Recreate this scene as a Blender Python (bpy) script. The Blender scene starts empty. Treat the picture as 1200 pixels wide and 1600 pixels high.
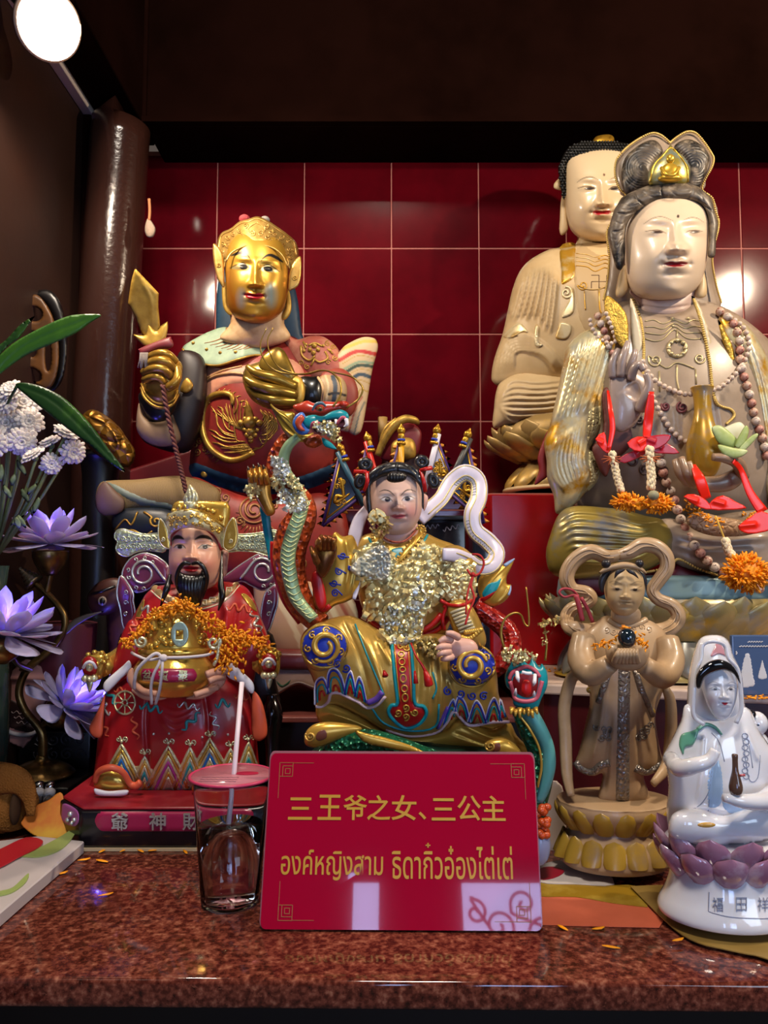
import bpy,bmesh,math,random
import numpy as np
from mathutils import Vector,Matrix
from mathutils.bvhtree import BVHTree
from mathutils.geometry import delaunay_2d_cdt

SC = bpy.context.scene
COL = SC.collection
random.seed(7)
RNG = np.random.default_rng(7)
PI = math.pi

# ------------------------------------------------------------------ camera
F = 1200.0
PITCH = math.radians(4.0)
CAM = np.array([0.0,0.0,0.365])
CP,SP = math.cos(PITCH),math.sin(PITCH)
cd = bpy.data.cameras.new('camera')
cd.sensor_fit = 'VERTICAL'
cd.sensor_height = 32.0
cd.lens = 24.0
cd.clip_start = 0.02
cam = bpy.data.objects.new('camera',cd)
cam.location = CAM
cam.rotation_euler = (PI / 2 + PITCH,0,0)
COL.objects.link(cam)
SC.camera = cam

# ------------------------------------------------------------------ world and exposure
SC.view_settings.view_transform = 'Standard'
SC.view_settings.look = 'None'
SC.view_settings.gamma = 1.0
SC.view_settings.use_curve_mapping = False
SC.view_settings.exposure = 0.0
SC.cycles.caustics_reflective = False
wd = bpy.data.worlds.new('world')
SC.world = wd
wd.use_nodes = True
wd.node_tree.nodes['Background'].inputs[0].default_value = (0.60,0.47,0.40,1)
wd.node_tree.nodes['Background'].inputs[1].default_value = 0.14


# ------------------------------------------------------------------ lights
def lamp_light(name,loc,target,power,size,color,spread=None,shape='DISK',sy=None):
    d = bpy.data.lights.new(name,'AREA')
    d.energy = power
    d.color = color
    d.shape = shape
    d.size = size
    if sy: d.size_y = sy
    if spread: d.spread = spread
    o = bpy.data.objects.new(name,d)
    o.location = loc
    o.rotation_euler = (Vector(target) - Vector(loc)).to_track_quat('-Z','Y').to_euler()
    COL.objects.link(o)
    return o


# warm ceiling spots of the shrine (left and right) and daylight from the entrance behind the camera
lamp_light('spot_light',(1.28,0.66,1.37),(0.36,1.35,0.72),17,0.05,(1.0,0.80,0.58))
lamp_light('spot_light',(-0.50,1.13,1.19),(0.15,1.36,0.45),9,0.09,(1.0,0.84,0.66))
lamp_light('entrance_daylight',(2.0,-2.4,1.0),(0.2,1.0,0.25),40,1.6,(0.62,0.78,1.0),shape='RECTANGLE',sy=1.3)
lamp_light('overhead_fill',(0.0,-0.4,2.6),(0.0,1.0,0.2),58,0.5,(1.0,0.88,0.74))  # added overhead fill to brighten the front; no such fixture is known


# ------------------------------------------------------------------ maths helpers
def W(px,py,Y):
    px = np.asarray(px,float); py = np.asarray(py,float); Y = np.asarray(Y,float)
    a = (px - 600) / F; b = -(py - 800) / F
    t = Y / (CP - b * SP)
    x = a * t
    return np.stack(np.broadcast_arrays(x,Y * np.ones_like(x),CAM[2] + (SP + b * CP) * t),-1)


def V3(px,py,Y): return W(px,py,Y).reshape(3)


def lin(c):
    if isinstance(c,str):
        c = [int(c[i:i + 2],16) / 255 for i in (0,2,4)]
    return tuple((x / 12.92 if x <= 0.04045 else ((x + 0.055) / 1.055) ** 2.4) for x in c[:3])


def cr(P,closed=False,n=5):
    P = np.asarray(P,float)
    if n <= 1 or len(P) < 3: return P
    if closed:
        Q = np.vstack([P[-1],P,P[0],P[1]])
    else:
        Q = np.vstack([2 * P[0] - P[1],P,2 * P[-1] - P[-2]])
    out = []
    t = np.linspace(0,1,n,endpoint=False)[:,None]
    m = len(P) if closed else len(P) - 1
    for i in range(m):
        p0,p1,p2,p3 = Q[i],Q[i + 1],Q[i + 2],Q[i + 3]
        if np.allclose(p1,p2): continue
        out.append(0.5 * (2 * p1 + (p2 - p0) * t + (2 * p0 - 5 * p1 + 4 * p2 - p3) * t ** 2 + (3 * p1 - p0 - 3 * p2 + p3) * t ** 3))
    if not closed: out.append(P[-1:])
    return np.vstack(out)


def resamp(P,h,closed=True):
    P = np.asarray(P,float)
    if closed: P = np.vstack([P,P[0]])
    out = []
    for a,b in zip(P[:-1],P[1:]):
        L = np.linalg.norm(b - a)
        if L < 1e-9: continue
        k = max(1,int(round(L / h)))
        out.append(a + (b - a) * (np.arange(k) / k)[:,None])
    out = np.vstack(out) if out else P[:1]
    if not closed: out = np.vstack([out,P[-1]])
    # thin over-dense points
    keep = [out[0]]
    for p in out[1:]:
        if np.linalg.norm(p - keep[-1]) > 0.35 * h: keep.append(p)
    return np.array(keep)


def inside(P,poly):
    x,y = P[:,0],P[:,1]
    r = np.zeros(len(P),bool)
    n = len(poly)
    for i in range(n):
        x1,y1 = poly[i]; x2,y2 = poly[(i + 1) % n]
        if y1 == y2: continue
        c = ((y1 > y) != (y2 > y)) & (x < (x2 - x1) * (y - y1) / (y2 - y1) + x1)
        r ^= c
    return r


def seg_dist(P,line,closed=False):
    """distance of points to a polyline, and the running parameter 0..1 of the nearest point"""
    L = np.asarray(line,float)
    if closed: L = np.vstack([L,L[0]])
    best = np.full(len(P),1e18); par = np.zeros(len(P))
    lens = np.linalg.norm(np.diff(L,axis=0),axis=1)
    cum = np.concatenate([[0],np.cumsum(lens)]); tot = max(cum[-1],1e-9)
    for i in range(len(L) - 1):
        a,b = L[i],L[i + 1]
        d = b - a; q = d @ d
        if q < 1e-12: continue
        t = np.clip(((P - a) @ d) / q,0,1)
        e = P - a - t[:,None] * d
        dd = (e * e).sum(1)
        m = dd < best
        best[m] = dd[m]; par[m] = (cum[i] + t[m] * lens[i]) / tot
    return np.sqrt(best),par


def cdt(outline,holes,h):
    B = resamp(outline,h * 0.9)
    loops = [B] + [resamp(q,h * 0.9) for q in holes]
    allb = np.vstack(loops)
    lo,hi = B.min(0),B.max(0)
    gx = np.arange(lo[0],hi[0],h); gy = np.arange(lo[1],hi[1],h * 0.866)
    X,Yg = np.meshgrid(gx,gy)
    X[1::2] += h / 2
    G = np.stack([X.ravel(),Yg.ravel()],-1)
    G = G[inside(G,B)]
    for q in loops[1:]: G = G[~inside(G,q)]
    if len(G):
        d = np.min([seg_dist(G,q,True)[0] for q in loops],axis=0)
        G = G[d > 0.6 * h]
    P = np.vstack([allb,G]) if len(G) else allb
    edges = []
    k = 0
    for q in loops:
        n = len(q)
        edges += [(k + i,k + (i + 1) % n) for i in range(n)]
        k += n
    vs,es,fs,ov,oe,of = delaunay_2d_cdt([Vector((float(p[0]),float(p[1]))) for p in P],edges,[],0,1e-5)
    V = np.array([(v[0],v[1]) for v in vs])
    T = np.array([f for f in fs if len(f) == 3],int)
    c = V[T].mean(1)
    ok = inside(c,B)
    for q in loops[1:]: ok &= ~inside(c,q)
    T = T[ok]
    a = V[T[:,1]] - V[T[:,0]]; b = V[T[:,2]] - V[T[:,0]]
    s = a[:,0] * b[:,1] - a[:,1] * b[:,0]
    T[s < 0] = T[s < 0][:,::-1]
    T = T[np.abs(s) > 1e-9]
    used = np.unique(T)
    mp = -np.ones(len(V),int); mp[used] = np.arange(len(used))
    V = V[used]; T = mp[T]
    e = np.sort(np.vstack([T[:,[0,1]],T[:,[1,2]],T[:,[2,0]]]),axis=1)
    ue,cnt = np.unique(e,axis=0,return_counts=True)
    bd = np.zeros(len(V),bool); bd[ue[cnt == 1].ravel()] = True
    return V,T,bd


def poisson(V,T,bd):
    n = len(V)
    w_i,w_j,w = [],[],[]
    area = np.zeros(n)
    for k in range(3):
        i,j,o = T[:,k],T[:,(k + 1) % 3],T[:,(k + 2) % 3]
        u = V[i] - V[o]; v = V[j] - V[o]
        cr_ = np.abs(u[:,0] * v[:,1] - u[:,1] * v[:,0]) + 1e-9
        c = np.clip((u * v).sum(1) / cr_,0.02,20) * 0.5
        w_i += [i,j]; w_j += [j,i]; w += [c,c]
        area += np.bincount(i,cr_ / 6,n)
    I = np.concatenate(w_i); J = np.concatenate(w_j); Wt = np.concatenate(w)
    diag = np.bincount(I,Wt,n)
    fr = ~bd

    def A(x): return (diag * x - np.bincount(I,Wt * x[J],n)) * fr
    x = np.zeros(n); r = area * fr
    Mi = np.where(fr,1 / np.maximum(diag,1e-9),0)
    z = Mi * r; p = z.copy(); rz = r @ z
    if rz <= 0: return x
    r0 = rz
    for _ in range(500):
        Ap = A(p); al = rz / max(p @ Ap,1e-30)
        x += al * p; r -= al * Ap
        z = Mi * r; rn = r @ z
        if rn < 1e-8 * r0: break
        p = z + (rn / rz) * p; rz = rn
    return np.maximum(x,0)


# ------------------------------------------------------------------ geometry generators: (verts, faces[, colours])
def g_inf(outline,Y,k=1.0,kb=None,h=None,relief=(),holes=(),sm=5,R=None,fn=None,col=None,cap=None):
    """a traced outline swelled to a body: round cross-sections (k), relief strokes (pts, width px, height px)"""
    O = cr(outline,True,sm)
    H = [cr(q,True,sm) for q in holes]
    ext = (O.max(0) - O.min(0)).max()
    if h is None: h = min(max(ext / 46,1.0),7)
    V,T,bd = cdt(O,H,h)
    if R is None:
        t = np.sqrt(2 * poisson(V,T,bd))
    else:
        d = np.min([seg_dist(V,q,True)[0] for q in [O] + H],axis=0)
        t = R * np.sqrt(np.clip(1 - (1 - np.minimum(d / R,1)) ** 2,0,1))
        t[bd] = 0
    if cap: t = np.minimum(t,cap * np.tanh(t / cap))
    kb = k * 0.8 if kb is None else kb
    tb = t * kb
    tf = t * k
    fade = np.clip(t / max(t.max() * 0.22,1e-6),0,1)
    for st in relief:
        pts,wd_,am = st[:3]
        L = cr(pts,False,4)
        lo,hi = L.min(0) - 3 * wd_,L.max(0) + 3 * wd_
        m = np.nonzero((V[:,0] > lo[0]) & (V[:,0] < hi[0]) & (V[:,1] > lo[1]) & (V[:,1] < hi[1]))[0]
        if not len(m): continue
        d,par = seg_dist(V[m],L)
        taper = np.clip(np.minimum(par,1 - par) * 7 + 0.25,0,1) if len(st) < 4 else 1.0
        tf[m] += am * np.exp(-(d / wd_) ** 2) * taper * fade[m]
    if fn is not None: tf = tf + fn(V[:,0],V[:,1]) * fade
    Yb = Y(V[:,0],V[:,1]) if callable(Y) else np.full(len(V),float(Y))
    s = Yb / F
    front = W(V[:,0],V[:,1],Yb - tf * s)
    base = W(V[:,0],V[:,1],Yb)
    back = base.copy(); back[:,1] += tb * s
    n = len(V)
    mp = np.arange(n) + n
    mp[bd] = np.nonzero(bd)[0]
    ok = ~bd
    VV = np.vstack([front,back[ok]])
    new = np.full(n,-1); new[ok] = n + np.arange(ok.sum()); new[bd] = np.nonzero(bd)[0]
    FF = [tuple(f) for f in T.tolist()] + [tuple(f) for f in new[T[:,::-1]].tolist()]
    if col is None: return VV,FF
    C = col(V)
    return VV,FF,np.vstack([C,C[ok]])


def frames(P):
    T = np.gradient(P,axis=0)
    T /= np.maximum(np.linalg.norm(T,axis=1),1e-12)[:,None]
    return T


def g_wtube(P,r,n=8,flat=1.0,ref=(0,-1,0),closed=False,wide=None):
    """tube along world points; flat<1 squashes it along the direction facing the viewer (a band)"""
    P = np.asarray(P,float)
    m = len(P)
    r = np.broadcast_to(np.asarray(r,float),(m,)) if np.ndim(r) == 0 or len(r) == m else np.interp(np.linspace(0,1,m),np.linspace(0,1,len(r)),r)
    if closed:
        T = np.roll(P,-1,0) - np.roll(P,1,0)
        T /= np.maximum(np.linalg.norm(T,axis=1),1e-12)[:,None]
    else:
        T = frames(P)
    ref = np.asarray(ref,float)
    S = np.cross(T,ref)
    L = np.linalg.norm(S,axis=1)
    bad = L < 0.12
    S[bad] = np.cross(T[bad],np.array([0.3,0.1,0.95]))
    S /= np.maximum(np.linalg.norm(S,axis=1),1e-9)[:,None]
    for i in range(1,m):
        if S[i] @ S[i - 1] < 0: S[i] = -S[i]
    N = np.cross(S,T)
    a = np.arange(n) / n * 2 * PI
    V = (P[:,None] + S[:,None] * (np.cos(a)[None,:,None] * r[:,None,None]) + N[:,None] * (np.sin(a)[None,:,None] * (r * flat)[:,None,None])).reshape(-1,3)
    Fc = []
    q = m if closed else m - 1
    for i in range(q):
        i2 = (i + 1) % m
        for j in range(n):
            j2 = (j + 1) % n
            Fc.append((i * n + j,i * n + j2,i2 * n + j2,i2 * n + j))
    if not closed:
        Fc.append(tuple(range(n))[::-1]); Fc.append(tuple((m - 1) * n + j for j in range(n)))
    return V,Fc


def pts3(pts,Y=None,sub=5,closed=False):
    A = np.array([(p[0],p[1],p[2] if len(p) > 2 else Y) for p in pts],float)
    A = cr(A,closed,sub)
    return W(A[:,0],A[:,1],A[:,2]),A[:,2]


def g_tube(pts,r,Y=None,n=8,sub=5,flat=1.0,closed=False,ref=(0,-1,0)):
    """tube through pixel points at depth Y (m); radius in pixels at that depth"""
    P,y = pts3(pts,Y,sub,closed)
    m = len(P)
    rr = np.full(m,float(r)) if np.ndim(r) == 0 else np.interp(np.linspace(0,1,m),np.linspace(0,1,len(r)),r)
    return g_wtube(P,rr * y / F,n,flat,ref,closed)


def g_ball(px,py,Y,rx,ry=None,rd=None,n=12,m=8):
    ry = rx if ry is None else ry; rd = min(rx,ry) if rd is None else rd
    c = V3(px,py,Y); s = Y / F
    return g_wball(c,(rx * s,rd * s,ry * s),n,m)


def g_wball(c,r,n=12,m=8):
    r = np.broadcast_to(np.asarray(r,float),(3,))
    V = [(0,0,1)]
    for i in range(1,m):
        t = PI * i / m
        for j in range(n):
            a = 2 * PI * j / n
            V.append((math.sin(t) * math.cos(a),math.sin(t) * math.sin(a),math.cos(t)))
    V.append((0,0,-1))
    Fc = [(0,1 + j,1 + (j + 1) % n) for j in range(n)]
    for i in range(m - 2):
        for j in range(n):
            a = 1 + i * n + j; b = 1 + i * n + (j + 1) % n
            Fc.append((a,a + n,b + n,b))
    e = len(V) - 1
    Fc += [(e,1 + (m - 2) * n + (j + 1) % n,1 + (m - 2) * n + j) for j in range(n)]
    return np.array(V) * r + np.asarray(c),Fc


def g_lathe(cx,prof,Y,seg=40,sub=4,squash=1.0,fn=None,sm=True,closed=False):
    """revolve [(py, r px)] about the vertical through pixel column cx at depth Y"""
    A = np.array(prof,float)
    if sm: A = cr(A,False,sub)
    z = W(np.full(len(A),cx),A[:,0],np.full(len(A),Y))
    x0 = (cx - 600) / F * Y / CP
    r = np.maximum(A[:,1],0.0) * Y / F
    return g_wlathe((V3(cx,A[0,0],Y)[0],Y),list(zip(z[:,2],r)),seg,squash,fn)


def g_wlathe(cxy,prof,seg=40,squash=1.0,fn=None):
    a = np.arange(seg) / seg * 2 * PI
    V = []; m = len(prof)
    for i,(z,r) in enumerate(prof):
        rr = r * (fn(a,i / (m - 1)) if fn else 1.0) * np.ones(seg)
        V.append(np.stack([cxy[0] + rr * np.cos(a),cxy[1] + rr * np.sin(a) * squash,np.full(seg,z)],-1))
    V = np.vstack(V)
    up = prof[-1][0] > prof[0][0]
    Fc = []
    for i in range(m - 1):
        for j in range(seg):
            f = (i * seg + j,i * seg + (j + 1) % seg,(i + 1) * seg + (j + 1) % seg,(i + 1) * seg + j)
            Fc.append(f if up else f[::-1])
    if prof[0][1] > 1e-7:
        f = tuple(range(seg)); Fc.append(f[::-1] if up else f)
    if prof[-1][1] > 1e-7:
        f = tuple((m - 1) * seg + j for j in range(seg)); Fc.append(f if up else f[::-1])
    return V,Fc


def g_box(x0,x1,y0,y1,z0,z1):
    V = np.array([(x,y,z) for z in (z0,z1) for y in (y0,y1) for x in (x0,x1)],float)
    return V,[(0,2,3,1),(4,5,7,6),(0,1,5,4),(2,6,7,3),(0,4,6,2),(1,3,7,5)]


def g_bevbox(x0,x1,y0,y1,z0,z1,b=0.004,seg=3):
    bm = bmesh.new()
    V,Fc = g_box(x0,x1,y0,y1,z0,z1)
    vs = [bm.verts.new(v) for v in V]
    for f in Fc: bm.faces.new([vs[i] for i in f])
    bmesh.ops.bevel(bm,geom=bm.edges[:],offset=b,segments=seg,profile=0.5,affect='EDGES')
    bm.verts.index_update()
    r = np.array([v.co[:] for v in bm.verts]),[tuple(v.index for v in f.verts) for f in bm.faces]
    bm.free()
    return r


def g_prism(poly,z0,z1,b=0.0,seg=2):
    """a plan polygon (world x, y) raised from z0 to z1, edges bevelled"""
    bm = bmesh.new()
    lo = [bm.verts.new((p[0],p[1],z0)) for p in poly]; hi = [bm.verts.new((p[0],p[1],z1)) for p in poly]
    bm.faces.new(lo[::-1]); bm.faces.new(hi)
    n = len(poly)
    for i in range(n): bm.faces.new((lo[i],lo[(i + 1) % n],hi[(i + 1) % n],hi[i]))
    if b: bmesh.ops.bevel(bm,geom=bm.edges[:],offset=b,segments=seg,profile=0.5,affect='EDGES')
    bmesh.ops.recalc_face_normals(bm,faces=bm.faces)
    bm.verts.index_update()
    r = np.array([v.co[:] for v in bm.verts]),[tuple(v.index for v in f.verts) for f in bm.faces]
    bm.free()
    return r


def g_text(s,fmap,x0,x1,y0,y1,ext=0.0,bold=0.0,keep=True):
    """text outlines fitted to the box, mapped by fmap(u, v, w) -> world"""
    c = bpy.data.curves.new('t','FONT'); c.body = s; c.resolution_u = 3; c.offset = bold; c.extrude = 0.02
    o = bpy.data.objects.new('t',c); COL.objects.link(o)
    dg = bpy.context.evaluated_depsgraph_get()
    m = bpy.data.meshes.new_from_object(o.evaluated_get(dg))
    V = np.array([v.co[:] for v in m.vertices]); Fc = [tuple(p.vertices) for p in m.polygons]
    bpy.data.objects.remove(o); bpy.data.curves.remove(c); bpy.data.meshes.remove(m)
    if not len(V): return V.reshape(0,3),[]
    lo,hi = V.min(0),V.max(0)
    u = x0 + (V[:,0] - lo[0]) / (hi[0] - lo[0]) * (x1 - x0)
    v = y0 + (V[:,1] - lo[1]) / (hi[1] - lo[1]) * (y1 - y0)
    return fmap(u,v,(V[:,2] > 0) * ext),Fc


# ------------------------------------------------------------------ objects
LOC = {}; GEO = {}


def tag(o,label=None,cat=None,group=None,kind=None):
    if label: o['label'] = label
    if cat: o['category'] = cat
    if group: o['group'] = group
    if kind: o['kind'] = kind
    return o


def thing(name,label,cat,loc,group=None):
    o = bpy.data.objects.new(name,None)
    o.empty_display_size = 0.02
    o.location = loc
    COL.objects.link(o)
    LOC[o.name] = np.array(loc,float)
    return tag(o,label,cat,group)


def join(geos):
    Vs,Fs,Cs,k = [],[],[],0
    hc = any(len(g) > 2 for g in geos)
    for g in geos:
        Vs.append(g[0]); Fs += [tuple(i + k for i in f) for f in g[1]]; k += len(g[0])
        if hc: Cs.append(g[2] if len(g) > 2 else np.ones((len(g[0]),3)))
    return (np.vstack(Vs),Fs,np.vstack(Cs)) if hc else (np.vstack(Vs),Fs)


def obj(name,mat,geos,parent=None,smooth=True,label=None,ang=None,kind=None,base=None):
    """ONE mesh object from world-space geometry"""
    if isinstance(geos,tuple): geos = [geos]
    g = join(geos)
    V = g[0]
    if parent is not None: L = LOC[parent.name]
    elif base is not None: L = np.array(base,float)
    else: L = np.array([(V[:,0].min() + V[:,0].max()) / 2,(V[:,1].min() + V[:,1].max()) / 2,V[:,2].min()])
    me = bpy.data.meshes.new(name)
    me.from_pydata((V - L).tolist(),[],g[1])
    if smooth: me.polygons.foreach_set('use_smooth',[True] * len(me.polygons))
    if len(g) > 2:
        a = me.color_attributes.new('Col','FLOAT_COLOR','POINT')
        a.data.foreach_set('color',np.hstack([g[2],np.ones((len(V),1))]).astype(np.float32).ravel())
    if mat: me.materials.append(mat)
    me.update()
    if ang and smooth:
        try: me.set_sharp_from_angle(angle=math.radians(ang))
        except Exception: pass
    o = bpy.data.objects.new(name,me)
    COL.objects.link(o)
    if parent is not None:
        o.parent = parent
    else:
        o.location = L
    LOC[o.name] = L
    GEO[o.name] = (V,g[1])
    if label: o['label'] = label
    if kind: o['kind'] = kind
    return o


def each(name,mat,geos,parent,**k):
    """one part per piece"""
    return [obj(name,mat,g,parent,**k) for g in geos]


def dup(o,loc=None,rot=None,parent=None,scale=None):
    c = o.copy()
    COL.objects.link(c)
    if parent is not None: c.parent = parent
    if loc is not None: c.location = loc
    if rot is not None: c.rotation_euler = rot
    if scale is not None: c.scale = scale
    return c


class Surf:
    """what a sculptor's tool meets when it works on the front of these meshes"""
    def __init__(s,objs):
        V,Fc,k = [],[],0
        for o in objs:
            v,f = GEO[o.name]
            V.append(v); Fc += [tuple(i + k for i in q) for q in f]; k += len(v)
        s.t = BVHTree.FromPolygons([tuple(v) for v in np.vstack(V).tolist()],Fc)
        s.mean = float(np.vstack(V)[:,1].min())

    def hit(s,px,py):
        d = V3(px,py,1.0) - CAM
        n = np.linalg.norm(d)
        h = s.t.ray_cast(Vector(CAM),Vector(d / n))
        return None if h[0] is None else h[0][1]

    def depth(s,P):
        D = [s.hit(p[0],p[1]) for p in P]
        ok = [d for d in D if d is not None]
        if not ok: return np.full(len(P),s.mean)
        out = np.empty(len(P)); last = None
        good = [i for i,d in enumerate(D) if d is not None]
        gi = np.array(good)
        for i,d in enumerate(D):
            if d is None:
                j = gi[np.argmin(((np.asarray(P)[gi] - np.asarray(P)[i]) ** 2).sum(1))]
                d = D[j]
            out[i] = d
        return out


def g_sline(S,pts,r,lift=0.0,n=6,sub=4,flat=1.0,closed=False):
    A = cr(np.array(pts,float)[:,:2],closed,sub)
    y = S.depth(A)
    if len(y) > 4:
        k = np.array([1,2,1]) / 4
        y = np.convolve(np.pad(y,1,'edge'),k,'valid')
    P = W(A[:,0],A[:,1],y - lift * y / F)
    m = len(P)
    rr = np.full(m,float(r)) if np.ndim(r) == 0 else np.interp(np.linspace(0,1,m),np.linspace(0,1,len(r)),r)
    return g_wtube(P,rr * y / F,n,flat,(0,-1,0),closed)


def g_patch(S,outline,t=1.5,h=None,sm=4,R=None,fn=None,lift=0.0,smooth_y=0):
    """a raised patch modelled on the surface inside the traced outline"""
    O = cr(outline,True,sm)
    ext = (O.max(0) - O.min(0)).max()
    if h is None: h = min(max(ext / 26,1.0),5)
    V,T,bd = cdt(O,[],h)
    y = S.depth(V)
    d,_ = seg_dist(V,O,True)
    R = R or max(1.0,t)
    p = np.sqrt(np.clip(1 - (1 - np.minimum(d / R,1)) ** 2,0,1))
    p[bd] = 0
    up = p * t - 0.6 * (1 - p) + lift
    if fn is not None: up = up + fn(V[:,0],V[:,1]) * p
    up[bd] = -0.8
    return W(V[:,0],V[:,1],y - up * y / F),[tuple(f) for f in T.tolist()]


def spiral(cx,cy,r,turns=1.6,a0=0.0,sgn=1,tail=None,n=22,r0=0.12):
    t = np.linspace(0,1,n)
    a = a0 + sgn * turns * 2 * PI * t
    q = r * (r0 + (1 - r0) * t)
    P = np.stack([cx + q * np.cos(a),cy + q * np.sin(a)],-1).tolist()
    if tail: P += [list(x) for x in tail]
    return P


def ellp(cx,cy,rx,ry,n=20,rot=0.0):
    a = np.arange(n) / n * 2 * PI
    x,y = rx * np.cos(a),ry * np.sin(a)
    c,s = math.cos(rot),math.sin(rot)
    return np.stack([cx + x * c - y * s,cy + x * s + y * c],-1)


def paint(base,items):
    """pigment for a face: polygons ('p', pts, colour, soft) and strokes ('l', pts, width, colour)"""
    bc = np.array(lin(base))

    def f(V):
        C = np.tile(bc,(len(V),1))
        for it in items:
            if it[0] == 'p':
                O = cr(it[1],True,5)
                d,_ = seg_dist(V,O,True)
                ins = inside(V,O)
                sd = np.where(ins,d,-d)
                soft = it[3] if len(it) > 3 else 0.5
                al = np.clip(sd / (2 * soft) + 0.5,0,1)
                c = it[2]
            else:
                L = cr(it[1],False,6)
                d,par = seg_dist(V,L)
                w = it[2] if np.ndim(it[2]) == 0 else np.interp(par,np.linspace(0,1,len(it[2])),it[2])
                al = np.clip((w / 2 - d) / 0.8 + 0.5,0,1)
                c = it[3]
            if len(it) > 4: al = al * it[4]
            C = C * (1 - al[:,None]) + np.array(lin(c)) * al[:,None]
        return C
    return f


# ------------------------------------------------------------------ materials
def M(name,color,rough=0.45,metal=0.0,var=None,bump=None,coat=0.0,spec=0.5,attr=False,emit=None,trans=0.0,
      ior=1.45,sss=0.0,alpha=1.0,rvar=None,var2=None):
    """var = (colour, scale, low, high[, detail]); bump = (kind, scale, strength[, distance])"""
    m = bpy.data.materials.new(name)
    m.use_nodes = True
    nt = m.node_tree; nd = nt.nodes; lk = nt.links
    b = nd['Principled BSDF']
    b.inputs['Roughness'].default_value = rough
    b.inputs['Metallic'].default_value = metal
    b.inputs['Coat Weight'].default_value = coat
    b.inputs['Coat Roughness'].default_value = 0.08
    b.inputs['Specular IOR Level'].default_value = spec
    b.inputs['IOR'].default_value = ior
    b.inputs['Transmission Weight'].default_value = trans
    b.inputs['Alpha'].default_value = alpha
    if sss:
        b.inputs['Subsurface Weight'].default_value = sss
        b.inputs['Subsurface Radius'].default_value = (0.01,0.005,0.004)
        b.inputs['Subsurface Scale'].default_value = 0.5
    tc = nd.new('ShaderNodeTexCoord')
    src = None
    if attr:
        a = nd.new('ShaderNodeAttribute'); a.attribute_name = 'Col'; src = a.outputs['Color']
    else:
        r = nd.new('ShaderNodeRGB'); r.outputs[0].default_value = (*lin(color),1); src = r.outputs[0]
    fac = None
    for v in [x for x in (var,var2) if x]:
        n = nd.new('ShaderNodeTexNoise'); n.inputs['Scale'].default_value = v[1]
        n.inputs['Detail'].default_value = v[4] if len(v) > 4 else 5
        n.inputs['Roughness'].default_value = 0.6
        lk.new(tc.outputs['Object'],n.inputs['Vector'])
        mr = nd.new('ShaderNodeMapRange'); mr.inputs[1].default_value = v[2]; mr.inputs[2].default_value = v[3]
        lk.new(n.outputs['Fac'],mr.inputs[0])
        mx = nd.new('ShaderNodeMix'); mx.data_type = 'RGBA'
        lk.new(mr.outputs[0],mx.inputs[0]); lk.new(src,mx.inputs[6]); mx.inputs[7].default_value = (*lin(v[0]),1)
        src = mx.outputs[2]; fac = mr.outputs[0]
        if rvar is not None and v is var:
            r2 = nd.new('ShaderNodeMapRange'); r2.inputs[3].default_value = rough; r2.inputs[4].default_value = rvar
            lk.new(fac,r2.inputs[0]); lk.new(r2.outputs[0],b.inputs['Roughness'])
    lk.new(src,b.inputs['Base Color'])
    if bump:
        k = bump[0]
        if k == 'noise':
            t = nd.new('ShaderNodeTexNoise'); t.inputs['Scale'].default_value = bump[1]; t.inputs['Detail'].default_value = 4; out = t.outputs['Fac']
        elif k == 'voronoi':
            t = nd.new('ShaderNodeTexVoronoi'); t.inputs['Scale'].default_value = bump[1]; out = t.outputs['Distance']
        elif k == 'cells':
            t = nd.new('ShaderNodeTexVoronoi'); t.feature = 'DISTANCE_TO_EDGE'; t.inputs['Scale'].default_value = bump[1]; out = t.outputs['Distance']
        else:
            t = nd.new('ShaderNodeTexWave'); t.bands_direction = k; t.inputs['Scale'].default_value = bump[1]
            t.inputs['Distortion'].default_value = 3; out = t.outputs['Fac']
        lk.new(tc.outputs['Object'],t.inputs['Vector'])
        bp = nd.new('ShaderNodeBump'); bp.inputs['Strength'].default_value = bump[2]
        bp.inputs['Distance'].default_value = bump[3] if len(bump) > 3 else 0.002
        lk.new(out,bp.inputs['Height']); lk.new(bp.outputs[0],b.inputs['Normal'])
    if emit:
        b.inputs['Emission Color'].default_value = (*lin(emit[0]),1)
        b.inputs['Emission Strength'].default_value = emit[1]
    return m


GOLD = M('gold_paint','c9962f',0.34,0.75,var=('8a5a14',60,0.5,0.75))
BGOLD = M('bright_gold','e8c468',0.22,0.85,bump=('noise',220,0.25))
DGOLD = M('dull_gold','b08a3a',0.45,0.55,var=('6b4a1c',70,0.45,0.7))
PGOLD = M('pale_gold','dccf8e',0.25,0.8,bump=('noise',260,0.35))
REDP = M('red_paint','b5141c',0.35,coat=0.3)
BLACKP = M('black_paint','0b0a0c',0.3,coat=0.3)
WHITEP = M('white_paint','e6e2ea',0.35)
TEALP = M('teal_paint','17939b',0.35)
BLUEP = M('blue_paint','2a3fae',0.35)
SKINP = M('painted_skin','e3a98f',0.35)


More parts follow.
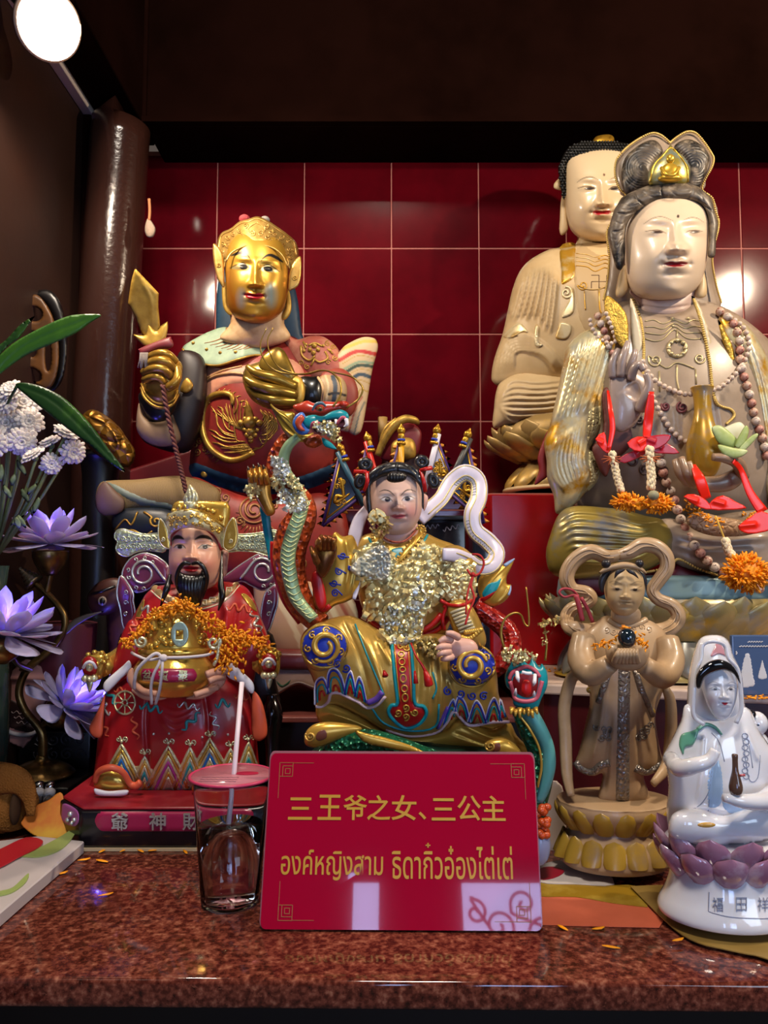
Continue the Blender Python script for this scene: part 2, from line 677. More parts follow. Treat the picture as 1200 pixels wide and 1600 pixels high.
def face_fn(eL,eR,N,Mo,Ch,nose=1.0,lips=1.0,lid=1.0,wing=1.0,cheek=1.0):
    """modelled features: nose, lids, lips, chin, placed by the traced eyes, nose tip, mouth and chin (px)"""
    eL,eR,N,Mo,Ch = [np.array(p,float) for p in (eL,eR,N,Mo,Ch)]
    s = np.linalg.norm(eR - eL); e1 = (eR - eL) / s; e2 = np.array([-e1[1],e1[0]]); mid = (eL + eR) / 2
    q = [((p - mid) @ e1 / s,(p - mid) @ e2 / s) for p in (N,Mo,Ch)]
    (uN,vN),(uM,vM),(uC,vC) = q
    G = lambda x,w: np.exp(-(x / w) ** 2)

    def f(px,py):
        P = np.stack([px,py],-1) - mid
        u = P @ e1 / s; v = P @ e2 / s
        du = u - np.interp(v,[-.5,0,vN,vM,vC],[0,0,uN,uM,uC])
        a = np.abs(du)
        h = np.interp(v,[-.45,-.12,.25,vN - .12,vN,vN + .08,vN + .17],[.0,.06,.15,.29,.32,.22,.0]) * nose
        w = np.interp(v,[-.1,vN - .25,vN],[.11,.13,.18])
        z = h * G(du,w)
        z += .15 * wing * G(a - .21,.085) * G(v - vN - .015,.09)
        z -= .11 * G(a - .40,.30) * G(v + .03,.18)
        z += .10 * lid * G(a - .5,.25) * G(v,.11)
        z += .035 * G(a - .45,.35) * G(v + .30,.10)
        z += lips * (.085 * G(du,.24) * G(v - vM + .075,.065) + .10 * G(du,.19) * G(v - vM - .085,.07) - .07 * G(du,.27) * G(v - vM,.03) - .05 * G(a - .36,.07) * G(v - vM,.09))
        z -= .03 * G(du,.05) * G(v - (vN + vM) / 2 - .02,.1)
        z += .10 * G(du,.30) * G(v - vC + .22,.20) - .05 * G(du,.3) * G(v - vM - .27,.07)
        z += .06 * cheek * G(a - .62,.33) * G(v - .62,.33)
        return z * s
    return f


M_FACE = {}


def face_mat(rough=0.3,metal=0.0,coat=0.0,bump=None,key=None,sss=0.0):
    k = (rough,metal,coat,key)
    if k not in M_FACE: M_FACE[k] = M('painted_face','ffffff',rough,metal,attr=True,coat=coat,bump=bump,sss=sss)
    return M_FACE[k]


def P6(x0,y0,k,pts):
    """crop coordinates -> photo pixels"""
    return [(x0 + p[0] * k,y0 + p[1] * k) for p in pts]

# ================================================================== the setting
M_TILE = M('red_glazed_tile','5a0712',0.10,var=('45050d',7,0.35,0.7),bump=('noise',9,0.05,0.004),spec=0.55)
M_GROUT = M('tile_grout','a8665a',0.8)
M_BEAM = M('dark_brown_paint','170906',0.8,var=('0e0503',5,0.4,0.7),spec=.0)
M_WALLL = M('brown_wall_paint','2c150b',0.5,var=('200e07',4,0.35,0.7),bump=('noise',60,0.1))
M_PILLAR = M('brown_gloss_paint','2e1812',0.2,bump=('noise',110,0.22,0.003),coat=0.25)
M_GRANITE = None


def granite():
    m = bpy.data.materials.new('red_granite'); m.use_nodes = True
    nt = m.node_tree; nd = nt.nodes; lk = nt.links
    b = nd['Principled BSDF']; b.inputs['Roughness'].default_value = 0.06; b.inputs['Specular IOR Level'].default_value = 0.6
    tc = nd.new('ShaderNodeTexCoord')
    v = nd.new('ShaderNodeTexVoronoi'); v.inputs['Scale'].default_value = 190
    n = nd.new('ShaderNodeTexNoise'); n.inputs['Scale'].default_value = 170; n.inputs['Detail'].default_value = 6
    n2 = nd.new('ShaderNodeTexNoise'); n2.inputs['Scale'].default_value = 420; n2.inputs['Detail'].default_value = 3
    for t in (v,n,n2): lk.new(tc.outputs['Object'],t.inputs['Vector'])
    r = nd.new('ShaderNodeValToRGB')
    el = r.color_ramp.elements
    el[0].position = 0.28; el[0].color = (*lin('2a110d'),1)
    el[1].position = 0.78; el[1].color = (*lin('a06a54'),1)
    e = el.new(0.44); e.color = (*lin('4c2019'),1)
    e = el.new(0.58); e.color = (*lin('70392c'),1)
    mx = nd.new('ShaderNodeMix'); mx.data_type = 'RGBA'; mx.inputs[0].default_value = 0.35
    lk.new(n.outputs['Fac'],r.inputs[0])
    sp = nd.new('ShaderNodeMapRange'); sp.inputs[1].default_value = 0.62; sp.inputs[2].default_value = 0.72; sp.inputs[4].default_value = 0.55
    lk.new(n2.outputs['Fac'],sp.inputs[0])
    lk.new(sp.outputs[0],mx.inputs[0]); lk.new(r.outputs[0],mx.inputs[6]); mx.inputs[7].default_value = (*lin('8a5040'),1)
    lk.new(mx.outputs[2],b.inputs['Base Color'])
    return m


M_GRANITE = granite()
M_DARK = M('black_lacquer','0a0708',0.35)
M_PANEL = M('dark_red_panel','4a0b10',0.4,var=('330609',6,0.4,0.7))
M_MARBLE = M('pale_marble','c9b1a2',0.35,var=('9a7d6c',18,0.5,0.75))

YW = 1.71
# tiled back wall: bed of grout with every tile raised on it, one wall
tl = []
x_lines = [(331 - 600) / F * YW / 1.0 + 0.2002 * k for k in range(-3,9)]
zt0 = V3(600,388,YW)[2]
z_lines = [zt0 - 0.2 * k for k in range(-1,7)]
ztop = V3(600,256,YW)[2]
for i in range(len(x_lines) - 1):
    for j in range(len(z_lines) - 1):
        x0,x1 = x_lines[i] + .0011,x_lines[i + 1] - .0011
        z1,z0 = z_lines[j] - .0011,z_lines[j + 1] + .0011
        if j == 0: z1 = ztop + .02
        tl.append(g_bevbox(x0,x1,YW,YW + .008,z0,z1,0.0014,1))
w = obj('wall_back',M_TILE,tl,smooth=False,kind='structure')
obj('grout',M_GROUT,g_box(x_lines[0],x_lines[-1],YW + .0012,YW + .03,z_lines[-1],ztop + .03),w,smooth=False)

zb = V3(600,196,1.56)[2]
obj('trim_1',M_BEAM,[g_bevbox(-.507,1.7,1.56,1.76,zb,2.7,.004),g_box(-.507,1.7,1.545,1.561,zb + .0,zb + .012)],smooth=False,kind='structure')
obj('trim_2',M_BEAM,g_bevbox(-.592,-.507,.25,1.64,zb,2.7,.003),smooth=False,kind='structure')
obj('trim_3',M('white_batten_paint','cdbdb2',0.5),g_bevbox(-.612,-.592,.3,1.565,zb - .012,zb + .03,.002),smooth=False,kind='structure')
obj('trim_6',M_BEAM,g_bevbox(-.512,-.500,1.548,1.561,zb,2.7,.003),smooth=False,kind='structure')
obj('wall_left',M_WALLL,[g_box(-.66,-.612,.25,1.56,-.4,2.7)],smooth=False,kind='structure')
obj('trim_4',M_BEAM,[g_bevbox(-.612,-.595,1.50,1.60,-.4,zb - .0,.004)],smooth=False,kind='structure')
obj('ceiling',M_BEAM,g_box(-.66,2.6,-2.6,1.8,2.7,2.72),smooth=False,kind='structure')
# pillar, slightly out of plumb
pl = []
for py in np.linspace(150,1000,24):
    t = (py - 230) / 370
    pl.append(V3(186.5 - 24 * t if py < 640 else 186.5 - 26.6 - (py - 640) * .012,max(py,196),1.50))
pil = obj('trim_5',M_PILLAR,g_wtube(np.array(pl),.0575,40),kind='structure')

# counter of polished granite, front edge a little askew
fe = [V3(0,1504,.705),V3(1200,1519,.705)]
cx0 = V3(-260,1503,.712); cx1 = V3(1480,1520,.694)
top = [(-.605,.712),(.78,.694),(.78,1.62),(-.605,1.62)]
counter = thing('counter','long polished red-brown granite counter carrying the statues','counter',(0,1.1,-.45))
obj('counter_top',M_GRANITE,g_prism(top,-.026,0.0,.0045,3),counter,ang=40,label='speckled red-brown granite slab with dark front edge')
obj('counter_front',M_DARK,g_box(-.605,.78,.735,1.60,-.45,-.0262),counter,smooth=False)

# stepped shelf on the right: marble slab on a dark red panel
SHZ = .187
shelf = thing('altar_shelf','raised shelf with pale marble top and dark red front on the right','shelf',(.7,1.4,0.0005))
sp_ = [(V3(848,1069,1.176)[0],1.176),(.98,.965),(.98,1.70),(V3(848,1069,1.176)[0],1.70)]
obj('shelf_top',M_MARBLE,g_prism(sp_,SHZ - .016,SHZ,.003,2),shelf,smooth=False)
sp2 = [(sp_[0][0] + .004,1.190),(.978,.985),(.978,1.69),(sp_[0][0] + .004,1.69)]
obj('shelf_front',M_PANEL,g_prism(sp2,0.0006,SHZ - .0162),shelf,smooth=False)
# black step on the left
step = thing('altar_step','low black lacquered step with reddish edge behind the statues on the left','step',(-.25,1.5,0.0005))
obj('step_body',M_DARK,g_box(-.40,.235,1.265,1.70,0.0006,.112),step,smooth=False)
obj('step_top',M('reddish_step_edge','7d4038',0.45),g_bevbox(-.402,.236,1.258,1.70,.1122,.1215,.002),step,smooth=False)

# daylight openings in the wall behind the visitor
M_DAY = M('daylit_glass','9db8ff',0.5,emit=('a9c4ff',11.0))
M_DAY2 = M_DAY
wf = obj('wall_front',M_BEAM,g_box(-2.2,2.4,-2.62,-2.6,-.6,2.7),smooth=False,kind='structure')
obj('window_1',M_DAY,g_box(-.25,-.12,-2.598,-2.594,-.3,.80),smooth=False,kind='structure')
w2 = obj('window_2',M_DAY,g_box(.30,.74,-2.598,-2.594,-.3,.80),smooth=False,kind='structure')
gr = []
for i,(cx,cz,r,sg) in enumerate(((.36,.66,.06,1),(.47,.60,.08,-1),(.60,.70,.07,1),(.68,.56,.08,-1),(.40,.44,.09,1),(.56,.42,.08,-1),(.70,.36,.06,1))):
    gr.append(g_wtube(np.array([(x,-2.57,z) for x,z in cr(spiral(cx,cz,r,1.3,i,sg,[(cx + sg * .09,cz - .1)]),False,3)]),.008,6))
obj('carved_grille',M('carved_red_wood','6a2c20',.5),gr,w2)

# ================================================================== gold-faced warrior statue, back left
def warrior():
    Y = 1.40
    root = thing('statue','large seated warrior statue with gold face, gold crown and short sword, behind on the left','statue',V3(400,1118,1.42))
    cream = M('aged_cream_paint','d2ab7c',0.5,var=('b98a5c',40,.45,.7))
    pink = M('aged_pink_paint','c98a6c',0.5,var=('b5725a',30,.4,.7))
    red = M('aged_red_paint','8e2a20',0.45,var=('6d1c18',25,.4,.7))
    dark = M('dark_maroon_paint','1d0c0b',0.5)
    green = M('aged_green_paint','93a587',0.5,var=('7d9078',40,.4,.7))
    blue = M('aged_blue_paint','24435a',0.5,var=('1b3346',20,.4,.7))
    agold = M('aged_gold','b48a38',0.38,0.6,var=('7a5520',80,.45,.7))
    lgold = M('pale_wood_gold','c9a045',0.4,0.35,var=('a87f30',50,.4,.7),bump=('noise',90,.2))
    crown_m = M('gilded_crown','cda45a',0.36,0.65,var=('a8782c',70,.45,.75))
    # head
    items = [('p',[(352,455),(352,430),(360,425),(366,450),(376,470),(376,490),(398,498),(430,485),(442,470),(448,440),(452,470),(440,500),(400,512),(360,495)],'a8621a',9),
             ('p',ellp(424,462,7,18),'9fa79a',6),('p',ellp(377,466,5,14),'9a9690',6),
             ('p',[(361,419),(370,414),(381,411.5),(389,419),(382,421.6),(371,421)],'b39c66',.6),
             ('p',[(374,414.5),(381,412),(387,416),(385,420.5),(377,420.5)],'1b1714',.5),
             ('l',[(359.5,419),(370,413.5),(381,411),(389.5,419.5)],[.8,1.8,2,1],'2a1a10'),
             ('p',[(406,422),(414,415.5),(422,415),(436,424),(424,424.8),(412,423.8)],'b39c66',.6),
             ('p',[(411,417.5),(418,415.5),(425,418),(425,423.5),(415,423.5)],'1b1714',.5),
             ('l',[(404,421.5),(413,415),(422,414.5),(437,424.5)],[.8,1.8,2,1],'2a1a10'),
             ('l',[(361,399.5),(368,397),(378,395),(387,399),(392,407)],[2,5.2,5,3,.8],'2a2420'),
             ('l',[(407.5,408),(414,401),(422,398.5),(431,402),(442,409.5)],[.8,3,5,5.2,2],'2a2420'),
             ('p',[(381,460),(388,457),(397,459.5),(405,457.5),(413,461.5),(405,467),(397,468),(388,466.5)],'b8202c',.7),
             ('l',[(382,461),(397,462.5),(412,462)],.9,'6a1015')]
    O = [(352,418),(352,432),(353,455),(356,477),(365,493),(380,502),(399,506),(419,503),(436,491),(445,477),(449,457),(451,435),(450,412),(444,385),(425,362),(400,356),(374,362),(357,385)]
    obj('head',face_mat(.34,.55,key='g',bump=('noise',45,.12)),
        g_inf(O,1.36,1.0,h=1.25,fn=face_fn((379,417),(420,420),(399,444),(397.5,462),(399,503),nose=1.15),col=paint('c39234',items)),root)
    obj('neck',cream,g_inf([(362,470),(360,505),(345,530),(400,545),(452,530),(444,505),(440,470)],1.385,.7),root)
    crown = [(350,421),(354,404),(362,392),(381,382.5),(402,380),(425,384),(442,397),(450,415),(453,424),(463,412),(467,395),(462,378),(447,364),(433,354),(416,343),(402,338),(388,342),(374,346),(360,357),(345,365),(338,384),(341,410)]
    c = obj('crown',crown_m,g_inf(crown,lambda x,y: 1.325 + ((x - 402) / 60) ** 2 * .075 + (385 - y) * .0006,.55,.5,R=9),root)
    S = Surf([c])
    g = [g_sline(S,[(353,409),(362,395),(381,385.5),(402,383),(425,387),(441,399),(450,417)],1.5,.6),
         g_sline(S,[(341,392),(346,369),(361,361),(375,350),(389,346),(402,342),(415,347),(432,358),(446,368),(459,380),(463,400)],1.3,.4),
         g_sline(S,spiral(395,365,5,1.4,0,-1,[(388,358),(394,352),(401,348)]),.9,.4),g_sline(S,spiral(408,365,5,1.4,PI,1,[(414,358),(408,352),(401,348)]),.9,.4)]
    for x,y in [(356,371),(364,365),(366,375),(374,360),(378,370),(384,352),(356,383),(348,381),(346,393),(373,379),(385,377),(416,354),(423,362),(418,370),(430,366),(433,376),(440,371),(443,383),(452,376),(453,390),(459,390),(455,402),(425,377),(448,396)]:
        g.append(g_sline(S,spiral(x,y,4.2,1.2,random.random() * 6,random.choice((-1,1))),1.1,.5,5,3))
    obj('crown_scrollwork',crown_m,g,c)
    obj('pompom',M('red_pompom','a83a3c',.8,bump=('noise',300,.5)),g_ball(382,342,1.37,9,7),root,label='red pompom on the crown')
    obj('pompom',M('grey_pompom','8a8078',.8,bump=('noise',300,.5)),g_ball(414,344,1.37,8,6.5),root,label='greyish pompom on the crown')
    for O in ([(333,381),(341,385),(348,398),(350,415),(350.5,449),(341,438),(336,421),(333,401)],[(470,401),(470.5,429),(466,446),(456,453),(450,452),(452,426),(459,409)]):
        e = obj('crown_wing',crown_m,g_inf(O,1.35,.6,R=5),root)
        cx,cy = np.mean(O,axis=0)
        obj('wing_scroll',agold,g_sline(Surf([e]),spiral(cx,cy + 3,4,1.5),.8,.3,5),e)
    for O in ([(347,440),(353,445),(356,478),(364,492),(355,490),(348,475)],[(447,445),(454,462),(455,485),(447,499),(438,496),(446,478)]):
        obj('ear',lgold,g_inf(O,1.375,.8),root)
    obj('cape',blue,g_inf([(345,430),(337,517),(330,545),(400,560),(478,540),(472,522),(456,440),(400,420)],1.44,.35),root)
    # torso
    tor = obj('torso',red,g_inf([(330,545),(318,570),(316,600),(306,650),(300,690),(299,740),(340,755),(400,765),(470,762),(525,745),(532,690),(528,640),(510,590),(478,540),(440,520),(400,530),(350,520)],1.43,.8,.6),root)
    S = Surf([tor])
    ch = obj('chest_plate',pink,g_patch(S,[(320,572),(345,575),(380,570),(410,562),(440,556),(470,570),(475,600),(440,625),(410,612),(385,600),(350,604),(325,625),(308,660),(312,620)],3),root)
    col_ = obj('collar',green,g_inf([(354,511),(327,518),(298,533),(285,544),(294,557),(316,569),(341,572),(371,563),(400,556),(437,560),(446,540),(444,512),(425,526),(399,530),(372,526)],lambda x,y: 1.375 + np.abs(x - 380) * .0005 - (y - 540) * .0006,.35,.6,R=10),root)
    S2 = Surf([col_])
    g = [g_sline(S2,[(354,513),(372,526),(399,531),(425,527),(443,514)],2.2,.5),g_sline(S2,[(356,517),(374,531),(399,536),(424,533),(444,521)],1.2,.4),
         g_sline(S2,[(285,545),(295,557),(317,568.5),(341,571),(371,562),(400,555),(437,559)],1.9,.6)]
    obj('collar_trim',agold,g,col_)
    g = []
    for t in np.linspace(0.03,.97,15):
        a = np.array([356 + 86 * t,522 + 14 * math.sin(PI * t)]); b = np.array([298 + 150 * t,540 + 12 * math.sin(PI * min(1,t * 1.4))])
        g.append(g_sline(S2,[a,a * .6 + b * .4 + (0,2),a * .3 + b * .7],[1.3,.9,.4],.2,5,3))
    obj('collar_rays',M('orange_line_paint','a86a3a',.5),g,col_)
    for x,y in ((302,536),(323,546),(344,551),(368,550)):
        obj('stud',agold,g_ball(x,y,(S2.hit(x,y) or 1.37) - .001,2.9,2.6,2.4),root)
    # ring-shaped gold dragon on the belly
    S = Surf([tor,ch])
    g = [g_sline(S,P6(290,600,1 / 6,[(440,200),(430,110),(340,90),(230,130),(170,250),(160,400),(190,530),(270,640),(400,710),(520,700),(640,640)]),[3,5,5.5,5.5,5.5,5.5,5.5,5,4],1.5,8)]
    for k,q in enumerate([[(240,210),(290,290),(300,380),(360,450),(460,480)],[(300,210),(350,240),(350,330),(390,420),(470,455)],[(280,290),(310,400),(370,470),(480,500)],[(220,425),(280,450),(340,500),(480,520)],
                           [(240,470),(300,510),(400,545),(560,540)],[(250,545),(310,560),(400,590),(560,560)],[(330,600),(420,600),(580,590)],[(360,640),(470,640),(620,610)],[(380,180),(400,300),(410,360)],[(470,110),(490,200),(450,290)],
                           [(700,240),(740,290),(720,330)],[(740,250),(780,300),(770,340)],[(780,260),(820,310),(810,340)],[(700,600),(640,620),(560,660)],[(760,540),(700,600),(640,600)],
                           [(800,420),(770,470),(700,480)],[(820,470),(780,520),(700,520)]]):
        g.append(g_sline(S,P6(290,600,1 / 6,q),[.6,1.5,1.5,.8],.8,6,3))
    for q in ([(410,420),(410,370),(450,360),(460,450),(480,530),(550,540)],[(860,370),(810,340),(770,380),(760,520),(720,560),(690,500)]):
        g.append(g_sline(S,P6(290,600,1 / 6,q),1.1,1,6,3))
    for k in range(9):
        t = k / 8
        g.append(g_sline(S,P6(290,600,1 / 6,[(250 + 40 * k,250 - 14 * k),(330 + 26 * k,300 + 6 * k),(470 + 10 * k,410 + 4 * k)]),[.5,1.2,.7],.8,6,3))
        g.append(g_sline(S,P6(290,600,1 / 6,[(700 + 18 * k,250 + 8 * k),(745 + 14 * k,330 + 12 * k),(690 + 6 * k,400 + 20 * k)]),[.5,1.2,.7],.8,6,3))
        g.append(g_sline(S,P6(290,600,1 / 6,[(300 + 30 * k,560 + 14 * k),(430 + 22 * k,600 + 8 * k),(580 + 6 * k,560 + 8 * k)]),[.5,1.1,.6],.8,6,3))
    for x,y,r in ((605,360,11),(520,365,6),(690,365,6),(612,445,8),(555,430,4),(670,430,4),(580,478,5),(645,478,5),(612,505,5),(560,330,5),(655,330,5),(612,535,4)):
        X,Y_ = 290 + x / 6,600 + y / 6
        g.append(g_ball(X,Y_,(S.hit(X,Y_) or 1.35) - .003,r,r * .9,r * .8,10,6))
    g.append(g_patch(S,P6(290,600,1 / 6,[(565,340),(560,200),(575,155),(600,190),(625,240),(640,330)]),4))
    for a in np.linspace(1.9,5.9,20):
        x,y = 352 + 36 * math.cos(a) * 1.02,667 + 52 * math.sin(-a) * -1
        x2,y2 = 352 + 42 * math.cos(a),667 + 59 * math.sin(a)
        g.append(g_sline(S,[(352 + 35 * math.cos(a - .06),667 + 51 * math.sin(a - .06)),(352 + 40 * math.cos(a),667 + 57 * math.sin(a)),(352 + 42 * math.cos(a + .08),667 + 60 * math.sin(a + .08))],[1.6,1,.3],.4,5,2))
    for x,y in ((305,695),(312,690),(320,703),(308,706)): g.append(g_sline(S,spiral(x,y,6,1.3,x),.9,.4,5))
    obj('gold_dragon_relief',agold,g,tor,label='raised gold dragon curled on the red belly')
    g = [g_sline(S,[(318,574),(322,590),(345,580),(378,572)],1.8,1),g_sline(S,[(311,640),(313,610),(330,590),(360,583),(390,586)],2.2,2.2)]
    obj('armour_edging',M('aged_tan_paint','b88a5a',.45,.2),g,tor)
    b = obj('belt',blue,g_patch(S,[(300,722),(340,735),(378,746),(430,752),(480,740),(528,722),(530,742),(480,765),(430,772),(385,771),(340,760),(300,744)],4),root)
    obj('belt_stud',agold,g_ball(319,741,(Surf([b]).hit(319,741) or 1.35) - .002,5.5,5.5,3),b)
    # robe, cushion and carved base below
    lap = obj('lap_cloth',M('tan_cloth_paint','8a7048',.7,bump=('X',160,.5,.001)),g_inf([(149,778),(155,757),(170,751),(217,749),(260,744),(292,745),(330,757),(345,775),(330,800),(290,806),(262,800),(225,797),(190,803),(165,806),(152,797)],1.33,.8),root,label='tan cloth lying over the knee')
    S3 = Surf([lap])
    obj('cloth_border',M('grey_blue_paint','667068',.5),g_patch(S3,[(163,752),(176,754),(200,766),(230,779),(268,787),(268,799),(225,792),(195,778),(172,762)],2),lap)
    obj('cloth_end',M('brown_paint','5b4134',.55),g_inf([(150,776),(156,758),(166,753),(180,766),(195,783),(190,800),(166,806),(152,797)],1.30,.6),root)
    cu = obj('cushion',M('navy_paint','161c26',.4),g_inf([(175,822),(178,804),(200,794),(262,796),(285,820),(270,845),(230,848),(188,842)],1.31,.8),root)
    Sc = Surf([cu])
    obj('cushion_scroll',agold,[g_sline(Sc,spiral(244,815,10,1.3,2,1,[(225,800)]),2,.6),g_sline(Sc,[(180,828),(195,812),(205,820),(215,800)],1.6,.6),g_sline(Sc,[(190,838),(205,828),(225,836),(238,830)],1.4,.5)],cu)
    ap = obj('apron',red,g_inf([(296,748),(340,760),(385,776),(440,782),(500,770),(535,790),(548,860),(535,930),(460,920),(360,905),(300,900),(290,820)],1.36,.45),root)
    Sa = Surf([ap])
    g = [g_sline(Sa,spiral(397,797,17,1.8,1,1,r0=.25),2.2,1),g_sline(Sa,ellp(397,797,22,20,16),2,.8,closed=True)]
    for x,y,r in ((338,768,8),(352,778,8),(420,830,10),(400,850,9),(430,790,7),(445,850,10),(375,815,8),(470,880,10),(500,850,10),(470,820,9)):
        g.append(g_sline(Sa,spiral(x,y,r,1.5,x),1.6,.6,6))
    for a in np.linspace(.2,3.2,14): g.append(g_sline(Sa,[(397 + 20 * math.cos(a),802 + 22 * math.sin(a)),(397 + 29 * math.cos(a + .1),806 + 31 * math.sin(a + .1))],[1.4,.4],.3,5))
    obj('apron_relief',M('dark_gilt','8a5c36',.45,.45),g,ap)
    rb_items = [('l',[(430 + d,905 - d * .1),(470 + d,965),(495 + d,1025)],w,c) for d,w,c in ((-18,9,'cdb896'),(0,6,'e2d7c2'),(12,5,'8a4a3c'),(25,8,'d9cdb4'),(40,5,'7d8a88'),(55,10,'cdbd9c'),(75,6,'94503e'),(92,9,'d4c4a4'))]
    obj('robe_hem',face_mat(.5,key='robe'),g_inf([(400,880),(470,905),(548,930),(562,1000),(560,1030),(500,1034),(430,1026),(405,990)],1.33,.5,h=3,col=paint('b48e70',rb_items)),root)
    bx = [V3(290,1030,1.27)[0],V3(578,1030,1.27)[0]]
    zb_ = [V3(450,p,1.27)[2] for p in (1018,1047,1090)]
    obj('base_rim',M('maroon_lacquer','571a1c',.3,var=('6d3a36',20,.5,.7)),g_bevbox(bx[0],bx[1],1.262,1.56,zb_[1],zb_[0],.008,3),root)
    wave = [(300,1046),(578,1046),(578,1092),(550,1090),(520,1084),(490,1078),(470,1070),(455,1073),(432,1086),(400,1092),(300,1092)]
    a = obj('base_apron',M('pinkish_wood_paint','a3816c',.45,var=('8a6a58',20,.4,.7)),g_inf(wave,1.275,.5,R=8,h=4),root)
    Sb = Surf([a])
    obj('base_edging',M('grey_brown_paint','7d6458',.4),g_sline(Sb,[(432,1083),(455,1069.5),(470,1066.5),(490,1074),(520,1080)],1.8,.8),a)
    obj('leaf_motif',M('dark_green_paint','2b4a2c',.4),g_patch(Sb,[(432,1063),(442,1070),(455,1061),(450,1070),(440,1074),(434,1070)],1.2),a)
    zb2 = V3(450,1122,1.3)[2]
    for x in (300,560): obj('base_foot',M_DARK,g_bevbox(V3(x - 12,1100,1.3)[0],V3(x + 12,1100,1.3)[0],1.28,1.54,.1217,zb_[2] + .01,.004),root)
    # sword arm on the left
    obj('sleeve',dark,g_inf([(283,548),(318,560),(322,620),(306,690),(285,708),(245,700),(220,684),(214,650),(225,618),(262,606),(272,580)],1.38,.8),root,label='dark maroon sleeve of the sword arm')
    obj('sleeve_crest',agold,g_inf(P6(130,580,1 / 6,[(930,110),(970,60),(1020,100),(1030,150),(980,200),(910,190)]),1.345,.5),root)
    obj('sleeve_lining',M('dusty_beige_paint','7d6248',.6),g_inf([(217,630),(213,655),(215,675),(230,691),(255,698),(282,688),(273,655),(268,647),(262,655),(238,659),(223,648)],1.32,.8),root)
    obj('cuff',BLACKP,g_inf([(220,612),(222,640),(236,659),(252,662),(266,654),(277,632),(278,612)],1.325,.9),root)
    obj('bracelet',agold,[g_tube([(221,606,1.31),(226,621,1.295),(240,634,1.285),(255,637,1.285),(270,631,1.29),(278,616,1.30)],2.6,n=8),g_tube([(221,600,1.31),(227,615,1.295),(240,628,1.285),(255,631,1.285),(270,625,1.29),(278,610,1.30)],1.8,n=8)],root)
    hm = M('hand_gold','bd9238',0.3,0.6,var=('93682a',60,.4,.7))
    hand = [g_inf([(232,550),(246,546),(262,546),(273,558),(284,568),(285,582),(279,606),(274,624),(253,631),(233,624),(222,606),(222,588),(224,574)],1.31,.8,kb=.7)]
    for q,r in (([(233,559,1.29),(247,553,1.272),(262,554,1.272),(274,566,1.285)],7),([(228,570,1.29),(245,564,1.268),(260,565,1.268),(272,578,1.28)],7.3),([(225,582,1.29),(241,576,1.268),(256,577,1.268),(269,589,1.28)],7),([(226,594,1.29),(238,589,1.272),(249,590,1.272),(257,598,1.28)],6.2),
                 ([(262,606,1.275),(272,600,1.27),(278,588,1.272),(277,574,1.28)],[7.5,7.5,6.5,5.5])):
        hand.append(g_tube(q,r,n=10))
    obj('hand',hm,hand,root)
    sw = obj('sword',lgold,g_inf([(211,419),(211,419),(248,458),(248,458),(247.5,480),(250,512),(244,530),(226,530),(213,500),(200,474),(200,474),(205,440)],lambda x,y: 1.305 + (y - 540) * .0004,.5,.5,R=7,sm=3,relief=[([(222,440),(236,470),(238,510)],3,1.5)]),root)
    obj('sword_guard',lgold,g_inf([(207,522),(207,522),(228,523),(229.5,500),(229.5,500),(243,517),(251,509),(262,502),(262,502),(262,515),(257,531),(240,542),(227,541),(217,533)],1.292,.6,.5,R=8,sm=4),sw)
    obj('sword_collar',M('maroon_paint','74282e',.45),g_inf([(217,549),(219,544),(262,527),(268,530),(271,538),(266,544),(245,546),(226,554),(219,555)],1.287,.9),root)
    g = []
    for k in range(9):
        x = 219 + k * 1.5
        g.append(g_tube([(x,551,1.275),(x - 1,562,1.272),(x + random.uniform(-4,1),572 + random.random() * 8,1.277)],.8,n=5))
    obj('tassel',M('grey_thread','8d8078',.8),g,root)
    A,yy = pts3([(254,602,1.262),(263,652,1.262),(275,703,1.262),(283,735,1.262),(291,770,1.262)],sub=24)
    g = []
    for ph in (0,PI):
        t = np.arange(len(A)) * .75 + ph
        o = np.stack([np.cos(t),np.sin(t),0 * t],-1) * .0021
        g.append(g_wtube(A + o,.0026,6))
    obj('cord',M('maroon_cord','5a2b26',.7),g,root)
    # raised arm on the right
    sh = obj('shoulder_guard',M('rosy_paint','b05a48',.5,var=('c98a6c',25,.45,.65)),g_inf([(440,516),(462,530),(485,525),(507,527),(529,546),(545,580),(520,600),(480,592),(460,580),(450,550)],1.40,.8),root)
    S4 = Surf([sh])
    g = []
    for q in ([(470,540),(472,555),(483,563),(492,556)],[(492,562),(500,566),(512,560),(508,549)],[(482,540),(492,536),(503,541)],[(474,534),(478,544)],[(512,545),(520,553)],[(486,571),(492,560)]): g.append(g_sline(S4,q,1.7,1,6))
    for x,y,r in ((484,546,3.6),(497,546,3.6),(490,551,4),(491,540,4.5),(478,538,2.5),(505,540,2.5),(516,548,2.5),(475,548,2.5)): g.append(g_ball(x,y,(S4.hit(x,y) or 1.36) - .002,r,r,r * .8,9,6))
    for x,y in ((470,567),(480,573),(513,566),(524,560),(471,545),(520,543),(512,537)): g.append(g_sline(S4,spiral(x,y,4.5,1.3,x),.9,.4,5))
    obj('shoulder_lion_relief',lgold,g,sh,label='raised gold lion face on the shoulder guard')
